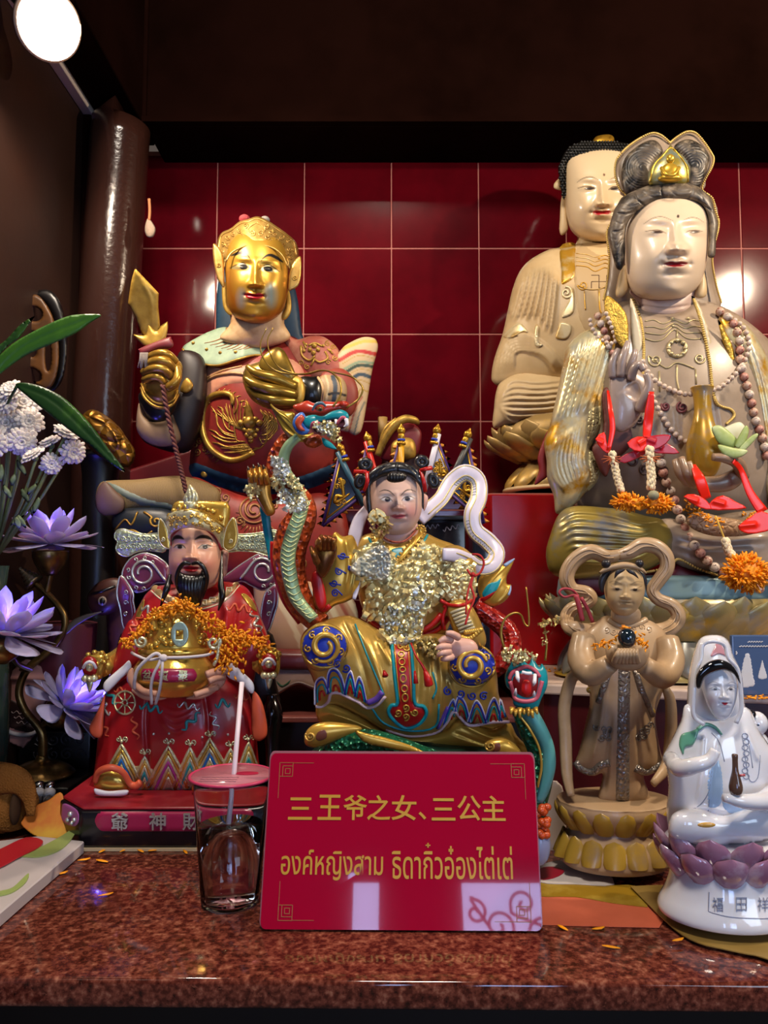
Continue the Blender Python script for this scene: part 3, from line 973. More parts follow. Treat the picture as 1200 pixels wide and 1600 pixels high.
    st = [('l',[(545 - 8,545),(566,534),(590,534)],5,'c8a445'),('l',[(530,563),(558,549),(590,554)],6,'b42a22'),('l',[(534,569),(560,555.5),(588,561)],1,'b08a2a'),('l',[(536,578),(560,566),(585,568)],4,'8a9a7a'),('l',[(538,583),(560,571),(584,573)],5,'33463a'),
          ('l',[(540,588),(562,577),(583,580)],1,'b08a2a'),('l',[(545,596),(562,585),(581,590)],6,'3a4a55'),('l',[(548,603),(562,594),(579,600)],1.4,'b08a2a'),('l',[(556,640),(562,610),(575,612)],2,'b08a2a'),('l',[(545,675),(555,640),(566,620)],3,'a8502f'),('l',[(553,680),(562,645),(570,628)],2,'50605a'),('l',[(535,670),(545,640),(556,625)],2.5,'5a6052'),('l',[(540,673),(550,640),(560,625)],1.3,'b08a2a')]
    obj('sleeve_flare',face_mat(.5,key='robe'),g_inf([(524,560),(530,550),(542,538),(566,527),(583,528),(589,534),(590,546),(582,577),(575,619),(566,668),(556,680),(545,676),(528,668),(530,630),(528,590)],1.39,.5,h=2,col=paint('c8aa80',st)),root,label='striped cream sleeve end flaring out on the right')
    obj('elbow',M('rust_red_paint','8c3a2c',.5),g_inf([(500,588),(530,575),(552,590),(560,620),(548,650),(528,640),(515,625)],1.345,.7),root)
    fst = [('l',[(508,585),(513,605),(508,635)],3,'c9b48a'),('l',[(520,588),(524,605),(520,635)],7,'3d4650'),('l',[(530,590),(533,605),(528,640)],2,'b08a2a'),('l',[(514,616),(525,614),(540,618)],4,'2f2a26')]
    obj('forearm',face_mat(.5,key='robe'),g_inf([(498,590),(530,588),(542,605),(538,630),(515,634),(498,630)],1.325,.9,h=1.6,col=paint('a98a62',fst)),root)
    obj('cuff',BLACKP,g_inf([(467,592),(488,588),(500,590),(505,610),(502,630),(480,634),(466,630)],1.318,.95),root,label='black cuff of the raised arm')
    obj('cuff_edging',cream,g_tube([(497,590,1.30),(503,600,1.285),(505,612,1.282),(503,629,1.30)],2.2),root)
    ol = M('olive_gold','a5822f',.28,.6,var=('6b5220',30,.35,.65))
    hd = [g_inf([(379,592),(384,574),(397,568),(425,560),(450,572),(470,592),(478,605),(474,628),(455,640),(425,640),(400,630),(386,614)],1.30,.75,relief=[([(395,590),(430,606),(460,612)],3.5,-3),([(392,608),(425,622),(455,626)],3.5,-3)]),
          g_inf([(405,575),(410,556),(430,543),(442,546),(452,562),(462,588),(450,600),(425,590)],1.285,.55)]
    for q,r in (([(462,606,1.275),(430,592,1.26),(402,584,1.258),(386,572,1.265)],[10,10,8,4]),([(462,618,1.275),(428,610,1.255),(400,602,1.255),(382,590,1.262)],[10,10,8.5,4]),([(462,628,1.278),(430,626,1.258),(404,619,1.26),(388,606,1.268)],[9,9,8,4])):
        hd.append(g_tube(q,r,n=10))
    obj('hand',ol,hd,root,label='open olive-gold hand with fingers pointing left')
    obj('wrist_band',lgold,g_inf([(455,590),(470,590),(476,605),(474,626),(460,632),(456,612)],1.285,.8),root)


warrior()


# ------------------------------------------------------------------ petals, marigolds, beads, ribbons
def g_petal(c,ang,z0,z1,r0,r1,hw,th=.003,squash=1.0,curl=.0,cup=.25,tip=.55,nu=7,nv=8):
    """one lotus petal standing on a ring about c=(x, y)"""
    us = np.linspace(-1,1,nu); vs = np.linspace(0,1,nv)
    F_,B_ = [],[]
    for v in vs:
        w = hw * (math.sin(PI * (0.17 + .83 * v ** .85)) ** tip if v < 1 else 0.02)
        r = r0 + (r1 - r0) * math.sin(v * PI / 2) - curl * max(0,v - .55) ** 2 * 4 * (r1 - r0 + .02)
        z = z0 + (z1 - z0) * v
        for u in us:
            dr = -cup * w * u * u
            t = th * (1 - u * u) * (1 - v * v * .9) + .0002
            da = u * w / max(r1,.01)
            a = ang + da
            for L,o in ((F_,t),(B_,-t * .4)):
                rr = r + dr + o
                L.append((c[0] + rr * math.cos(a),c[1] + rr * math.sin(a) * squash,z))
    V = np.array(F_ + B_); n = len(F_)
    f = []
    for i in range(nv - 1):
        for j in range(nu - 1):
            a,b,d,e = i * nu + j,i * nu + j + 1,(i + 1) * nu + j + 1,(i + 1) * nu + j
            f.append((a,b,d,e)); f.append((n + a,n + e,n + d,n + b))
    for i in range(nv - 1):
        for j in (0,nu - 1):
            a,b = i * nu + j,(i + 1) * nu + j
            f.append((a,b,n + b,n + a) if j == 0 else (a,n + a,n + b,b))
    return V,f


def lotus_ring(cx,Y,py0,py1,rpx0,rpx1,n,wpx,th=2.5,squash=1.0,curl=0,off=0.0,cup=.25,arc=None,tip=.55):
    s = Y / F
    x = V3(cx,(py0 + py1) / 2,Y)[0]
    z0,z1 = V3(cx,py0,Y)[2],V3(cx,py1,Y)[2]
    out = []
    for k in range(n):
        a = -PI / 2 + (k + off) * 2 * PI / n
        out.append(g_petal((x,Y),a,z0,z1,rpx0 * s,rpx1 * s,wpx * s,th * s,squash,curl,cup,tip))
    return out


def g_marigold(px,py,Y,rx,ry,n=150,pl=.42,rd=None):
    c = V3(px,py,Y); s = Y / F
    R = np.array([rx,(rd or min(rx,ry)),ry]) * s
    g = [g_wball(c,R * .72,12,8)]
    k = 0
    while k < n:
        d = RNG.normal(size=3); d /= np.linalg.norm(d)
        if d[1] > .55: continue
        k += 1
        p = c + d * R * RNG.uniform(.55,.85)
        t = d + RNG.normal(size=3) * .35; t /= np.linalg.norm(t)
        L = R.mean() * pl * RNG.uniform(.7,1.2)
        g.append(g_wtube(np.array([p,p + t * L * .5,p + t * L]),np.array([.25,.55,.18]) * L * .55,5,.5,RNG.normal(size=3)))
    return join(g)


def beads(name,pts,r,Y,S,mat,label,cat,lift=.8,group=None,mats=None,gap=1.0):
    """a strand: every bead a part of its own, copies of one bead"""
    A = cr(np.array(pts,float)[:,:2],False,10)
    A = resamp(A,r * .2,False)
    d = np.concatenate([[0],np.cumsum(np.linalg.norm(np.diff(A,axis=0),axis=1))])
    k = int(d[-1] / (2 * r * gap)) + 1
    q = np.linspace(0,d[-1],max(2,k))
    B = np.stack([np.interp(q,d,A[:,0]),np.interp(q,d,A[:,1])],-1)
    y = S.depth(B) if S is not None else np.full(len(B),Y)
    y = np.convolve(np.pad(y,3,'edge'),np.ones(7) / 7,'valid')
    P = W(B[:,0],B[:,1],y - (lift * r) * y / F)
    root = thing(name,label,cat,P[-1],group)
    obj('thread',mats[-1] if mats else mat,g_wtube(P,.0007,5),root)
    R0 = r * y.mean() / F
    protos = []
    for m in (mats or [mat]):
        b = obj('bead',m,g_wball((0,0,0),R0,14,9),None)
        protos.append(b)
    for i,p in enumerate(P):
        m = i % len(protos)
        b = protos[m] if i < len(protos) else dup(protos[m])
        b.parent = root
        b.location = p - LOC[root.name] - np.array((0,0,R0))
        b.rotation_euler = (RNG.uniform(0,6),RNG.uniform(0,6),0) if False else (0,0,0)
    return root


def g_ribbon(pts,w,Y=None,th=.5,sub=5,tw=None):
    """flat ribbon through (px, py[, Y]) points, w px wide"""
    A = np.array([(p[0],p[1],p[2] if len(p) > 2 else Y) for p in pts],float)
    A = cr(A,False,sub)
    P = W(A[:,0],A[:,1],A[:,2])
    m = len(P)
    ww = np.interp(np.linspace(0,1,m),np.linspace(0,1,len(w)),w) if np.ndim(w) else np.full(m,float(w))
    s = A[:,2] / F
    return g_wtube(P,ww * s / 2,8,th / max(ww.mean() / 2,.1))


M_RIB = M('red_satin_ribbon','f3240e',.28,sss=0,coat=.2)
M_RIBD = M('crimson_ribbon','b3122a',.3,coat=.2)
M_JAS = M('jasmine_buds','e6d3ae',.55)
M_MARI = M('marigold_petals','f59a0a',.55,var=('da7a06',90,.5,.75))
M_CREAM = M('cream_glaze','cdb388',.42,var=('b8986a',9,.4,.75),spec=.4)


def buddha():
    Y = 1.53
    root = thing('statue','tall cream seated statue with black curly hair standing behind on the red pedestal','statue',V3(945,769,1.52))
    robe_g = M('robe_gold_band','c3922c',.35,.5,var=('d9cba2',30,.5,.75))
    items = [('p',[(913,295),(919,292.4),(927,292.6),(931,294.5),(922,297)],'2b1d18',.6),('l',[(902,294.5),(911,291.8),(921,291.4),(931,294)],[.6,1.6,1.6,1],'4a382c'),
             ('p',[(953,296),(958,292.6),(966,292.6),(971,295),(962,297.4)],'2b1d18',.6),('l',[(951,296.5),(957,292),(967,291.6),(980,295.5)],[1,1.6,1.6,.6],'4a382c'),
             ('l',[(901.6,285),(910.6,279),(923,276.4),(935,281)],[.5,1.2,1.2,.6],'3c2e26'),('l',[(953,280.5),(964,276.4),(976,279),(986,285)],[.6,1.2,1.2,.5],'3c2e26'),
             ('p',ellp(944,273,1.7,2.1,10),'6b4a38',.4),
             ('p',[(926,331),(932,328.4),(941,330.6),(949,328.2),(955,331),(950,335),(941,334.5),(936,336.6),(930,335)],'b81c28',.7)]
    O = [(884,256),(883,279),(884,324),(887,342),(893,358),(906,370),(923,376),(945,378),(968,372),(984,360),(994,342),(998,310),(998,270),(992,238),(945,226),(895,238)]
    obj('head',face_mat(.32,coat=.35,key='cream'),g_inf(O,1.51,1.0,h=1.4,fn=face_fn((918,294),(964,294),(943,318),(941,332),(942,376),lips=.9,nose=.9),col=paint('d3b891',items)),root)
    hair = [(881,312),(877,299),(874,279),(872,263),(876,252),(882,239),(891,229),(907,222),(926,221),(958,221),(985,226),(1003,242),(1010,262),(1010,290),(1004,310),(998,300),(998,263),(988,250),(940,247.5),(894,250),(884.5,262),(884,300)]
    bh = M('black_curled_hair','15130f',.35,var=('6a5a45',140,.68,.8))
    h = obj('hair',bh,g_inf(hair,1.50,1.0,.8),root)
    hb = obj('hair_back',bh,g_inf([(884,300),(874,270),(884,238),(910,223),(945,220),(980,225),(1004,243),(1010,275),(1000,310),(945,330)],1.545,.8,1.0),h)
    S = Surf([h,hb])
    g = []
    Oh = cr(hair,True,4)
    for j,y in enumerate(np.arange(222,312,4.3)):
        for x in np.arange(872 + (j % 2) * 2.3,1012,4.6):
            P = np.array([[x,y]])
            if not inside(P,Oh)[0]: continue
            d = S.hit(x,y)
            if d: g.append(g_wball(W(x,y,d - .001).reshape(3),(.0030,.0032,.0028),7,5))
    obj('curls',bh,g,h)
    obj('hair_ornament',GOLD,g_inf([(924,228),(928,217),(935,212),(950,210),(958,213),(960,220),(957,228),(940,231)],1.51,.9),root)
    obj('ear',M_CREAM,[g_inf([(885,300),(877,310),(874.5,346),(874,360),(877,367.5),(883,365),(888,356),(887,335)],1.52,.8),g_inf([(878,276),(868,284),(865,290),(867,295),(878,296)],1.525,.8)],root)
    obj('ear',M_CREAM,g_inf([(998,300),(1006,310),(1010,346),(1010,360),(1006,367),(1000,364),(995,350),(996,330)],1.52,.8),root)
    obj('neck',M_CREAM,g_inf([(905,350),(902,375),(895,400),(945,410),(995,400),(988,375),(985,350)],1.54,.7,relief=[([(900,380),(945,386),(990,380)],2,-2)]),root)
    fr = []
    for x0,y0,x1,y1 in ((826,424,806,500),(835,419,816,496),(843,418,824,500),(850,418,835,497),(857,420,845,505),(864,424,853,515),(870,430,860,520),(818,432,798,500),(812,445,795,490)):
        fr.append(([(x0,y0),((x0 + x1) / 2 + 1,(y0 + y1) / 2),(x1,y1)],2.2,7))
        fr.append(([(1890 - x0,y0),(1890 - (x0 + x1) / 2,(y0 + y1) / 2),(1890 - x1,y1)],2.6,6))
    for k in range(6):
        r = 12 + k * 7
        fr.append(([(812 - r * .85,575 + r * .2),(810 - r * .5,558 - r * .5),(822,556 - r * .7),(845 + r * .3,560 - r * .3),(865 + r * .3,582 - r * .2)],2,4.5))
    body = obj('robe',M_CREAM,g_inf([(873,387),(853,392),(827,407),(811,426),(800,455),(793,487),(785,523),(773,558),(768,585),(771,598),(790,606),(860,615),(945,620),(1030,615),(1100,606),(1119,598),(1122,585),(1105,523),(1092,455),(1078,424),(1050,402),(1015,388),(945,376)],Y,.75,.6,h=2.7,relief=fr),root)
    S = Surf([body])
    for O in ([(875,386),(898,380),(899,405),(898,432),(878,445),(877,425)],[(992,380),(1015,386),(1013,425),(1012,445),(992,432),(991,405)]):
        obj('collar_band',robe_g,g_patch(S,O,3),root)
    g = [g_sline(S,spiral(885,458,10,1.6,2,-1),2,.8),g_patch(S,[(893,450),(898,455),(897,488),(878,497),(880,485),(888,470)],2.5),
         g_patch(S,[(876,503),(892,507),(893,520),(884,530),(868,528),(872,512)],3),g_patch(S,[(836,508),(843,512),(842,535),(850,538),(840,543),(834,535)],3),g_patch(S,[(785,525),(808,505),(818,508),(826,520),(815,520),(800,529)],3)]
    obj('robe_scrolls',M('pearl_gilt','d6c49a',.35,.3,var=('b98a2c',25,.5,.7)),g,body)
    und = obj('undergarment',M('dark_cream_cloth','b59a72',.5),g_patch(S,[(899,382),(945,400),(991,382),(990,470),(970,530),(945,560),(920,530),(900,480)],2),root)  # undergarment in a darker cream than the robe
    S2 = Surf([und,body])
    g = []
    for k,y in enumerate((398,404,410,417)):
        g.append(g_sline(S2,[(900,y - 2),(918,y),(930,y + 4 + k),(945,y + 1),(960,y + 4 + k),(975,y),(990,y - 2)],.9,.5))
    g += [g_sline(S2,spiral(911,446,8,1.5,0,1,[(918,452),(935,452),(945,448)]),1,.5),g_sline(S2,[(913,455),(914,475),(915,484)],1,.5),g_sline(S2,[(936,452),(937,480),(940,490)],1.2,.5)]
    for x in (936,943): g.append(g_ball(x,404 + (x - 936),(S2.hit(x,404) or 1.4) - .001,1.8))
    obj('necklace',robe_g,g,root)
    sx = [g_sline(S2,q,.6,.4,4) for q in ([(936,430),(936,450)],[(924,440),(950,440)],[(924,440),(924,450)],[(936,430),(924,430)],[(948,430),(948,440)],[(936,450),(948,450)])]
    obj('chest_symbol',M('brown_line_paint','5a4030',.5),sx,root)
    fr = []
    for k in range(8):
        y = 592 + k * 8.5
        fr.append(([(778 + abs(k - 3) * 1.5,630 + (k - 3) * 3),(800,y + 4 + k * .5),(840,y + 6),(880,y + 2),(945,y - 4)],2.4,4.6))
        fr.append(([(1112 - abs(k - 3) * 1.5,630 + (k - 3) * 3),(1090,y + 4 + k * .5),(1050,y + 6),(1010,y + 2),(950,y - 4)],2.2,2.8))
    obj('lap',M_CREAM,g_inf([(783,597),(775,613),(772,637),(771,668),(795,665),(850,664),(945,668),(1040,664),(1096,665),(1119,668),(1118,637),(1113,613),(1100,595),(1040,583),(945,590),(850,583),(812,583)],1.49,.9,.8,h=2.4,relief=fr),root)
    lg = M('lotus_gilt','a98a55',.4,.35,var=('c99a2c',14,.5,.7),var2=('7d6a4a',30,.5,.7))
    lot = obj('lotus_seat',lg,[g_lathe(945,[(660,158),(672,170),(690,172),(710,150),(722,128),(728,126)],1.53,48,squash=.62)],root)
    obj('petals',lg,lotus_ring(945,1.53,722,668,130,178,18,36,5,.62,off=.5) + lotus_ring(945,1.53,724,684,132,190,18,34,5,.62),lot)
    obj('lower_petals',lg,[g_lathe(945,[(726,122),(740,132),(758,140),(769,142)],1.53,48,squash=.62)] + lotus_ring(945,1.53,727,768,126,157,16,33,5,.62,tip=.4),lot)
    obj('base_plate',M_CREAM,g_lathe(945,[(764,158),(766,160),(769,160)],1.53,48,squash=.66,sm=False),root)


buddha()
# red pedestal
yb = 1.392
zt = V3(800,770,yb)[2]
ped = thing('pedestal','glossy red box pedestal under the tall cream statue','pedestal',(.36,1.54,SHZ))
x0,x1 = V3(752,800,yb)[0],V3(1132,800,yb)[0]
obj('box',M('glossy_red_paint','980d13',.22,var=('7d0a10',8,.4,.7),coat=.3),g_prism([(x0,yb + .018),(x0 + .018,yb),(x1 - .018,yb),(x1,yb + .018),(x1,1.69),(x0,1.69)],SHZ + .0005,zt - .003,.002,1),ped,smooth=False)
obj('top_plate',M('dusty_red_paint','a8594a',.5),g_prism([(x0 + .004,yb + .020),(x0 + .02,yb + .003),(x1 - .02,yb + .003),(x1 - .004,yb + .020),(x1 - .004,1.688),(x0 + .004,1.688)],zt - .003,zt - .0003),ped,smooth=False)


def guanyin():
    Y = 1.26
    root = thing('statue','large pale robed statue with grey hair knots, draped in beads and red ribbons','statue',V3(1045,1083,1.26))
    skin = face_mat(.34,coat=.25,key='cream')
    taupe = M('taupe_glaze','a08c78',.36,var=('83715f',12,.4,.7),coat=.2,spec=.5)
    sil = M('silver_gilt_robe','d6c79a',.3,.45,var=('c08c0c',16,.5,.6),var2=('b0b0aa',34,.5,.75))
    brocade = M('brocade_gilt','cdbf90',.34,.45,bump=('cells',130,.9,.004))
    goldb = M('gold_brocade','c09a3c',.34,.55,bump=('noise',160,.8,.004))
    hairm = M('grey_brushed_hair','5c5044',.42,var=('1a1716',20,.45,.6),var2=('94836c',60,.5,.72))
    items = [('p',[(1017,362.6),(1024,360.8),(1032,361),(1036,363.6),(1026,365)],'3a2620',.6),('l',[(1007,362),(1016,360.4),(1030,359.8),(1041,364.5)],[.5,1.6,1.5,.8],'5a463c'),
             ('p',[(1077,363.4),(1082,361),(1090,361),(1094,362.4),(1085,364.6)],'3a2620',.6),('l',[(1071,364),(1077,360.6),(1089,360),(1099,362)],[.8,1.5,1.6,.5],'5a463c'),
             ('l',[(1005,350.5),(1019,341.4),(1034,338.6),(1051,344.5)],[.4,.9,.9,.5],'55423a'),('l',[(1067,344.5),(1079,340),(1090,341.2),(1099,347)],[.5,.9,.9,.4],'55423a'),
             ('p',ellp(1059.5,338,2.1,2.5,12),'3c2c28',.5),
             ('p',[(1037,412.5),(1045,409.2),(1051,408.6),(1056,410.4),(1063,408.3),(1069,408.8),(1075,411),(1068,415.5),(1057,417.6),(1047,416.6)],'8a0f1a',.8)]
    O = [(984.5,344),(978.5,368),(978,392),(979,422),(983,443),(994,459),(1014,467),(1036,469),(1058,467),(1077,460),(1094,443),(1102,420),(1106,392),(1108,362),(1108,344),(1100,318),(1074,303),(1043,300),(1010,310)]
    obj('head',skin,g_inf(O,1.215,1.0,.9,h=1.4,fn=face_fn((1025,362),(1085,362),(1059,389),(1056.5,412.5),(1055,468),lips=1.0,nose=1.1,lid=1.2),col=paint('d6bda0',items)),root)
    hf = [(1117,400),(1119,373),(1122,350),(1116,328),(1111,310),(1098,297),(1083,288),(1057,282),(1033,285),(1003,293),(978,305),(963,322),(957,336),(953,350),(950,366),(955,390),(963,418),(972,420),(977,395),(977.5,362),(984,343),(996,331),(1020,318),(1038,312.5),(1057,315),(1073,313),(1096,321),(1106,340),(1107.5,372),(1106,400)]
    fr = [([(1036,286),(1033,298),(1038,311)],1.2,-2.5),([(1080,289),(1082,300),(1074,312)],1.2,-2.5),([(990,300),(996,312),(1008,322)],1.2,-2.5),([(963,333),(980,334),(996,329)],1.3,-3),([(957,362),(972,360),(979,350)],1.3,-3),([(963,385),(975,372)],1.3,-2.5),([(1098,318),(1112,330)],1.3,-2.5)]
    for a,b,c in (((1000,298),(1020,308),(1036,309)),((1005,294),(1022,300),(1035,304)),((1042,290),(1058,306),(1078,304)),((1044,287),(1060,298),(1080,297)),((1084,293),(1096,306),(1100,317)),((970,318),(985,322),(1000,318)),((966,326),(980,328),(994,324)),((960,345),(972,350),(982,340)),((955,372),(964,374),(974,364)),((960,400),(968,396),(974,385))):
        fr.append(([a,b,c],.9,-.9))
    h = obj('hair',hairm,g_inf(hf,1.20,1.15,1.0,h=1.7,relief=fr),root)
    for nm,O,c,sg in (('l',[(975,300),(971,280),(972,262),(978,245),(995,229),(1015,219),(1028,222),(1036,237),(1026,250),(1020,265),(1018,290),(985,303)],(1005,262),1),('r',[(1053,230),(1067,219),(1083,219),(1098,229),(1108,245),(1104,266),(1093,293),(1076,291),(1074,263),(1066,246)],(1086,258),-1)):
        fr = []
        for k in range(8):
            r = 6 + k * 4.2
            fr.append((spiral(c[0],c[1],r,.72,1.4 if sg > 0 else 1.7,sg,r0=.92,n=14),1.0,-1.4))
        obj('hair_lobe',hairm,g_inf(O,1.235,.75,.5,h=1.5,relief=fr),root)
    hood = obj('hood',taupe,[g_inf([(978,303),(956,345),(948,366),(951,400),(948,440),(943,468),(955,500),(1000,520),(1100,520),(1118,500),(1127,472),(1117,440),(1112,400),(1122,352),(1112,310),(1050,290)],1.275,.35,.8,R=None),
               g_inf([(978,306),(968,295),(962,278),(961,262),(965,247),(980,230),(1002,215),(1020,208),(1034,212),(1047,223),(1047,223),(1058,214),(1073,206),(1087,208),(1100,222),(1110,237),(1115,248),(1112,262),(1103,278),(1097,297),(1047,310)],1.262,.4,.9)],root)
    rope = [(943,468),(949,440),(952,400),(948,366),(956,345),(965,322),(978,306),(968,295),(962,278),(961,262),(965,247),(980,230),(1002,215),(1020,208),(1034,212),(1047,223),(1047,223),(1058,214),(1073,206),(1087,208),(1100,222),(1110,237),(1115,248),(1112,262),(1103,278),(1097,296),(1113,310),(1118,330),(1123,352),(1113,400),(1118,440),(1127,472)]
    A = resamp(cr(rope,False,6),2.6,False)
    gd = M('gilt_rope','cfae62',.4,.4)
    obj('hood_edging',gd,[g_wball(W(p[0],p[1],1.252).reshape(3),.0021,6,4) for p in A],hood)
    cr_o = [(1013,272),(1020,257),(1032,243),(1042,234),(1048,226),(1054,235),(1067,243),(1076,257),(1078,273),(1073,287),(1047,290),(1016,289)]
    co = obj('crown_ornament',M('olive_gilt','a8953f',.3,.55,var=('8a9a92',45,.45,.65)),g_inf(cr_o,1.195,.7,.5),root)
    Sc = Surf([co])
    g = [g_ball(1047.5,248,Sc.hit(1047,248) - .002,6.5,7.5,5),g_ball(1047,268,Sc.hit(1047,266) - .001,15,14,7),g_ball(1047,279,Sc.hit(1047,279) - .001,20,6,8),g_sline(Sc,[(1016,284),(1021,260),(1035,244),(1048,231),(1062,244),(1073,262),(1075,284)],1.5,.5),g_tube([(1033,262,1.165),(1040,272,1.158),(1047,274,1.157),(1054,272,1.158),(1061,262,1.165)],3)]
    obj('seated_figure',M('bright_gilt','d3a93a',.3,.6),g,co)
    for O in ([(980,414),(969,424),(963,448),(962,460),(966,465),(977,460),(984,444)],[(1098,420),(1104,442),(1104,460),(1096,466),(1086,462),(1092,440)]):
        obj('ear',M_CREAM,g_inf(O,1.225,.9),root)
    obj('neck',M('pale_pink_glaze','c5a898',.4),g_inf([(988,450),(998,475),(1008,500),(1045,506),(1074,500),(1081,475),(1084,450)],1.235,.8,h=1.8,relief=[([(996,476),(1040,482),(1082,476)],1.6,-2.5),([(1000,488),(1040,494),(1080,487)],1.6,-2.5)]),root)
    # robe body
    fr = [([(1030,640),(1034,690),(1030,740)],4,3),([(1050,635),(1054,680)],3.5,3),([(1066,635),(1066,690)],3.5,3),([(1008,640),(1006,700),(1010,770)],4,4),([(1120,620),(1130,680),(1128,700)],4,3)]
    robe = obj('robe',taupe,g_inf([(985,468),(952,480),(928,505),(915,545),(912,640),(905,720),(898,790),(950,812),(1050,820),(1150,815),(1228,790),(1240,700),(1236,620),(1220,555),(1190,520),(1150,490),(1110,472),(1080,466),(1040,476)],Y,.72,.5,h=4.5,relief=fr),root)
    S = Surf([robe])
    sl = [(952,488),(927,511),(907,521),(887,541),(880,568),(870,617),(858,668),(850,692),(854,720),(855,747),(865,775),(870,803),(895,791),(917,768),(934,753),(939,738),(935,722),(922,702),(931,684),(941,668),(942,640),(946,600),(957,560),(972,530),(980,506)]
    fr = []
    for x0,y0,x1,y1 in ((897,540,862,665),(905,534,868,660),(914,530,876,655),(922,527,884,650),(930,526,893,648),(938,528,903,645),(946,533,913,643),(955,540,924,640),(962,540,933,636)):
        fr.append(([(x0,y0),(x0 * .45 + x1 * .55 + 3,(y0 + y1) / 2),(x1,y1)],2.2,4.2))
    for k in range(9):
        fr.append(([(872 + k * 6.2,684 - k * 4.5),(862 + k * 6.5,715),(866 + k * 6.8,745 - k),(885 + k * 3.5,770 - k * 2)],2.2,3.2))
    sleeve = obj('sleeve',sil,g_inf(sl,1.215,.8,.6,h=2.6,relief=fr),root,label='wide silver and gold pleated sleeve on the left')
    S1 = Surf([sleeve])
    obj('sleeve_cuff',brocade,[g_patch(S1,[(922,640),(940,634),(942,650),(940,668),(930,684),(921,700),(916,690),(917,665)],2.5),g_patch(S1,[(922,703),(934,721),(939,738),(934,752),(917,768),(923,745),(920,722)],2.5)],sleeve)
    obj('red_lining',M('dark_red_lining','7a1a1c',.5),g_inf([(857,672),(866,680),(862,695),(856,715),(858,740),(846,752),(835,757),(842,735),(840,715),(848,690)],1.235,.5),root)
    obj('inner_sleeve',M('maroon_lining','5c2824',.5),g_inf([(940,618),(950,606),(965,640),(1000,665),(1000,690),(960,720),(945,745),(925,703),(938,685),(943,660)],1.185,.4),root)
    obj('sleeve',sil,g_inf([(1122,500),(1150,498),(1173,515),(1196,552),(1212,600),(1238,700),(1248,800),(1215,812),(1195,760),(1186,700),(1165,650),(1148,590)],1.215,.7,.6,h=3,relief=[([(1160,520),(1185,600),(1205,720)],2.6,4),([(1172,530),(1196,610),(1215,720)],2.6,4),([(1150,520),(1172,600),(1192,700)],2.6,4),([(1182,545),(1206,620),(1226,720)],2.6,4)]),root,label='silver pleated sleeve at the right edge')
    # lapels
    lapm = M('cream_lapel','cdbd9e',.38,.1)
    la = obj('lapel',lapm,g_inf([(985,466),(996,490),(1003,520),(1007,560),(1005,590),(992,585),(988,540),(985,505)],1.19,.6,.5,R=6),root)
    lb = obj('lapel',lapm,g_inf([(1080,462),(1092,475),(1104,505),(1114,545),(1122,590),(1122,615),(1142,636),(1128,660),(1116,640),(1110,600),(1104,550),(1092,500)],1.19,.6,.5,R=6),root)
    for l,q in ((la,[(989,468),(1001,500),(1006,545),(1004,588)]),(lb,[(1084,468),(1096,505),(1108,560),(1114,610),(1122,632),(1142,640),(1147,650),(1136,662)])):
        A = resamp(cr(q,False,8),3.0,False); y = Surf([l,robe]).depth(A)
        obj('rope_edging',gd,[g_wball(W(p[0],p[1],d - .002).reshape(3),(.0028,.0022,.0021),6,4) for p,d in zip(A,y)],l)
    obj('brocade_collar',goldb,g_inf([(947,462),(966,474),(978,490),(982,512),(980,545),(965,535),(955,510),(945,490)],1.185,.5,.5,R=7),root)
    obj('brocade_collar',goldb,g_inf([(1122,500),(1132,515),(1146,545),(1150,580),(1146,615),(1138,600),(1138,560),(1128,530)],1.19,.5,.5,R=6),root)
    g = []
    for k in range(4):
        g.append(g_sline(S,[(1008,502 + 9 * k),(1022,500 + 11 * k),(1036,506 + 8 * k),(1053,500 + 5 * k),(1070,506 + 7 * k),(1082,500 + 10 * k),(1096,502 + 9 * k)],1.2,.6))
    g += [g_sline(S,spiral(1024,563,11,1.6,0,1,[(1040,575),(1055,567),(1068,569),(1085,576)]),1.5,.6),g_sline(S,spiral(1093,560,9,1.5,PI,-1),1.5,.6),g_sline(S,[(1058,570),(1058,595),(1061,610)],1.5,.6),g_sline(S,[(1087,577),(1088,600)],1.4,.6),g_sline(S,[(1030,580),(1031,612)],1.6,.6),
          g_sline(S,ellp(1058,544,14,13,14),3.2,1,closed=True),g_sline(S,[(1058,515),(1058,530)],1.6,.8)]
    for a in np.linspace(0,2 * PI,9)[:-1]:
        x,y = 1058 + 13 * math.cos(a),544 + 12 * math.sin(a); g.append(g_ball(x,y,(S.hit(x,y) or 1.2) - .003,4,3.6,3,8,5))
    for x,y in ((1024,563),(1093,560),(1051,498),(1051,510),(1075,498)): g.append(g_ball(x,y,(S.hit(x,y) or 1.2) - .001,3))
    obj('necklace',M('worn_silver_gilt','b3a27a',.35,.55),g,root)
    g = [g_sline(S,spiral(1066,637,9,1.7),2,.8),g_sline(S,spiral(1040,635,7,1.6),2,.8)]
    each('sash_rosette',M('maroon_rosette','6d3438',.45),g,root)
    g = []
    for x,y,r in ((985,660,9),(1000,655,8),(990,720,12),(1008,735,9),(1000,700,8),(1030,720,9),(1028,745,8),(1040,755,7),(1035,735,8)): g.append(g_sline(S,spiral(x,y,r,1.4,x),2.2,.8))
    each('sash_scroll',M('dark_silver','5c4a48',.35,.4),g,root)
    # raised hand
    hm = M('hand_glaze','a8948a',.3,.1,coat=.3)
    hand = [g_inf([(951,610),(953,580),(960,566),(980,566),(998,580),(1012,592),(1015,612),(1008,636),(1000,652),(986,669),(968,675),(956,662),(952,636)],1.115,.55,.5,relief=[([(985,600),(990,612),(985,622)],9,-4)])]
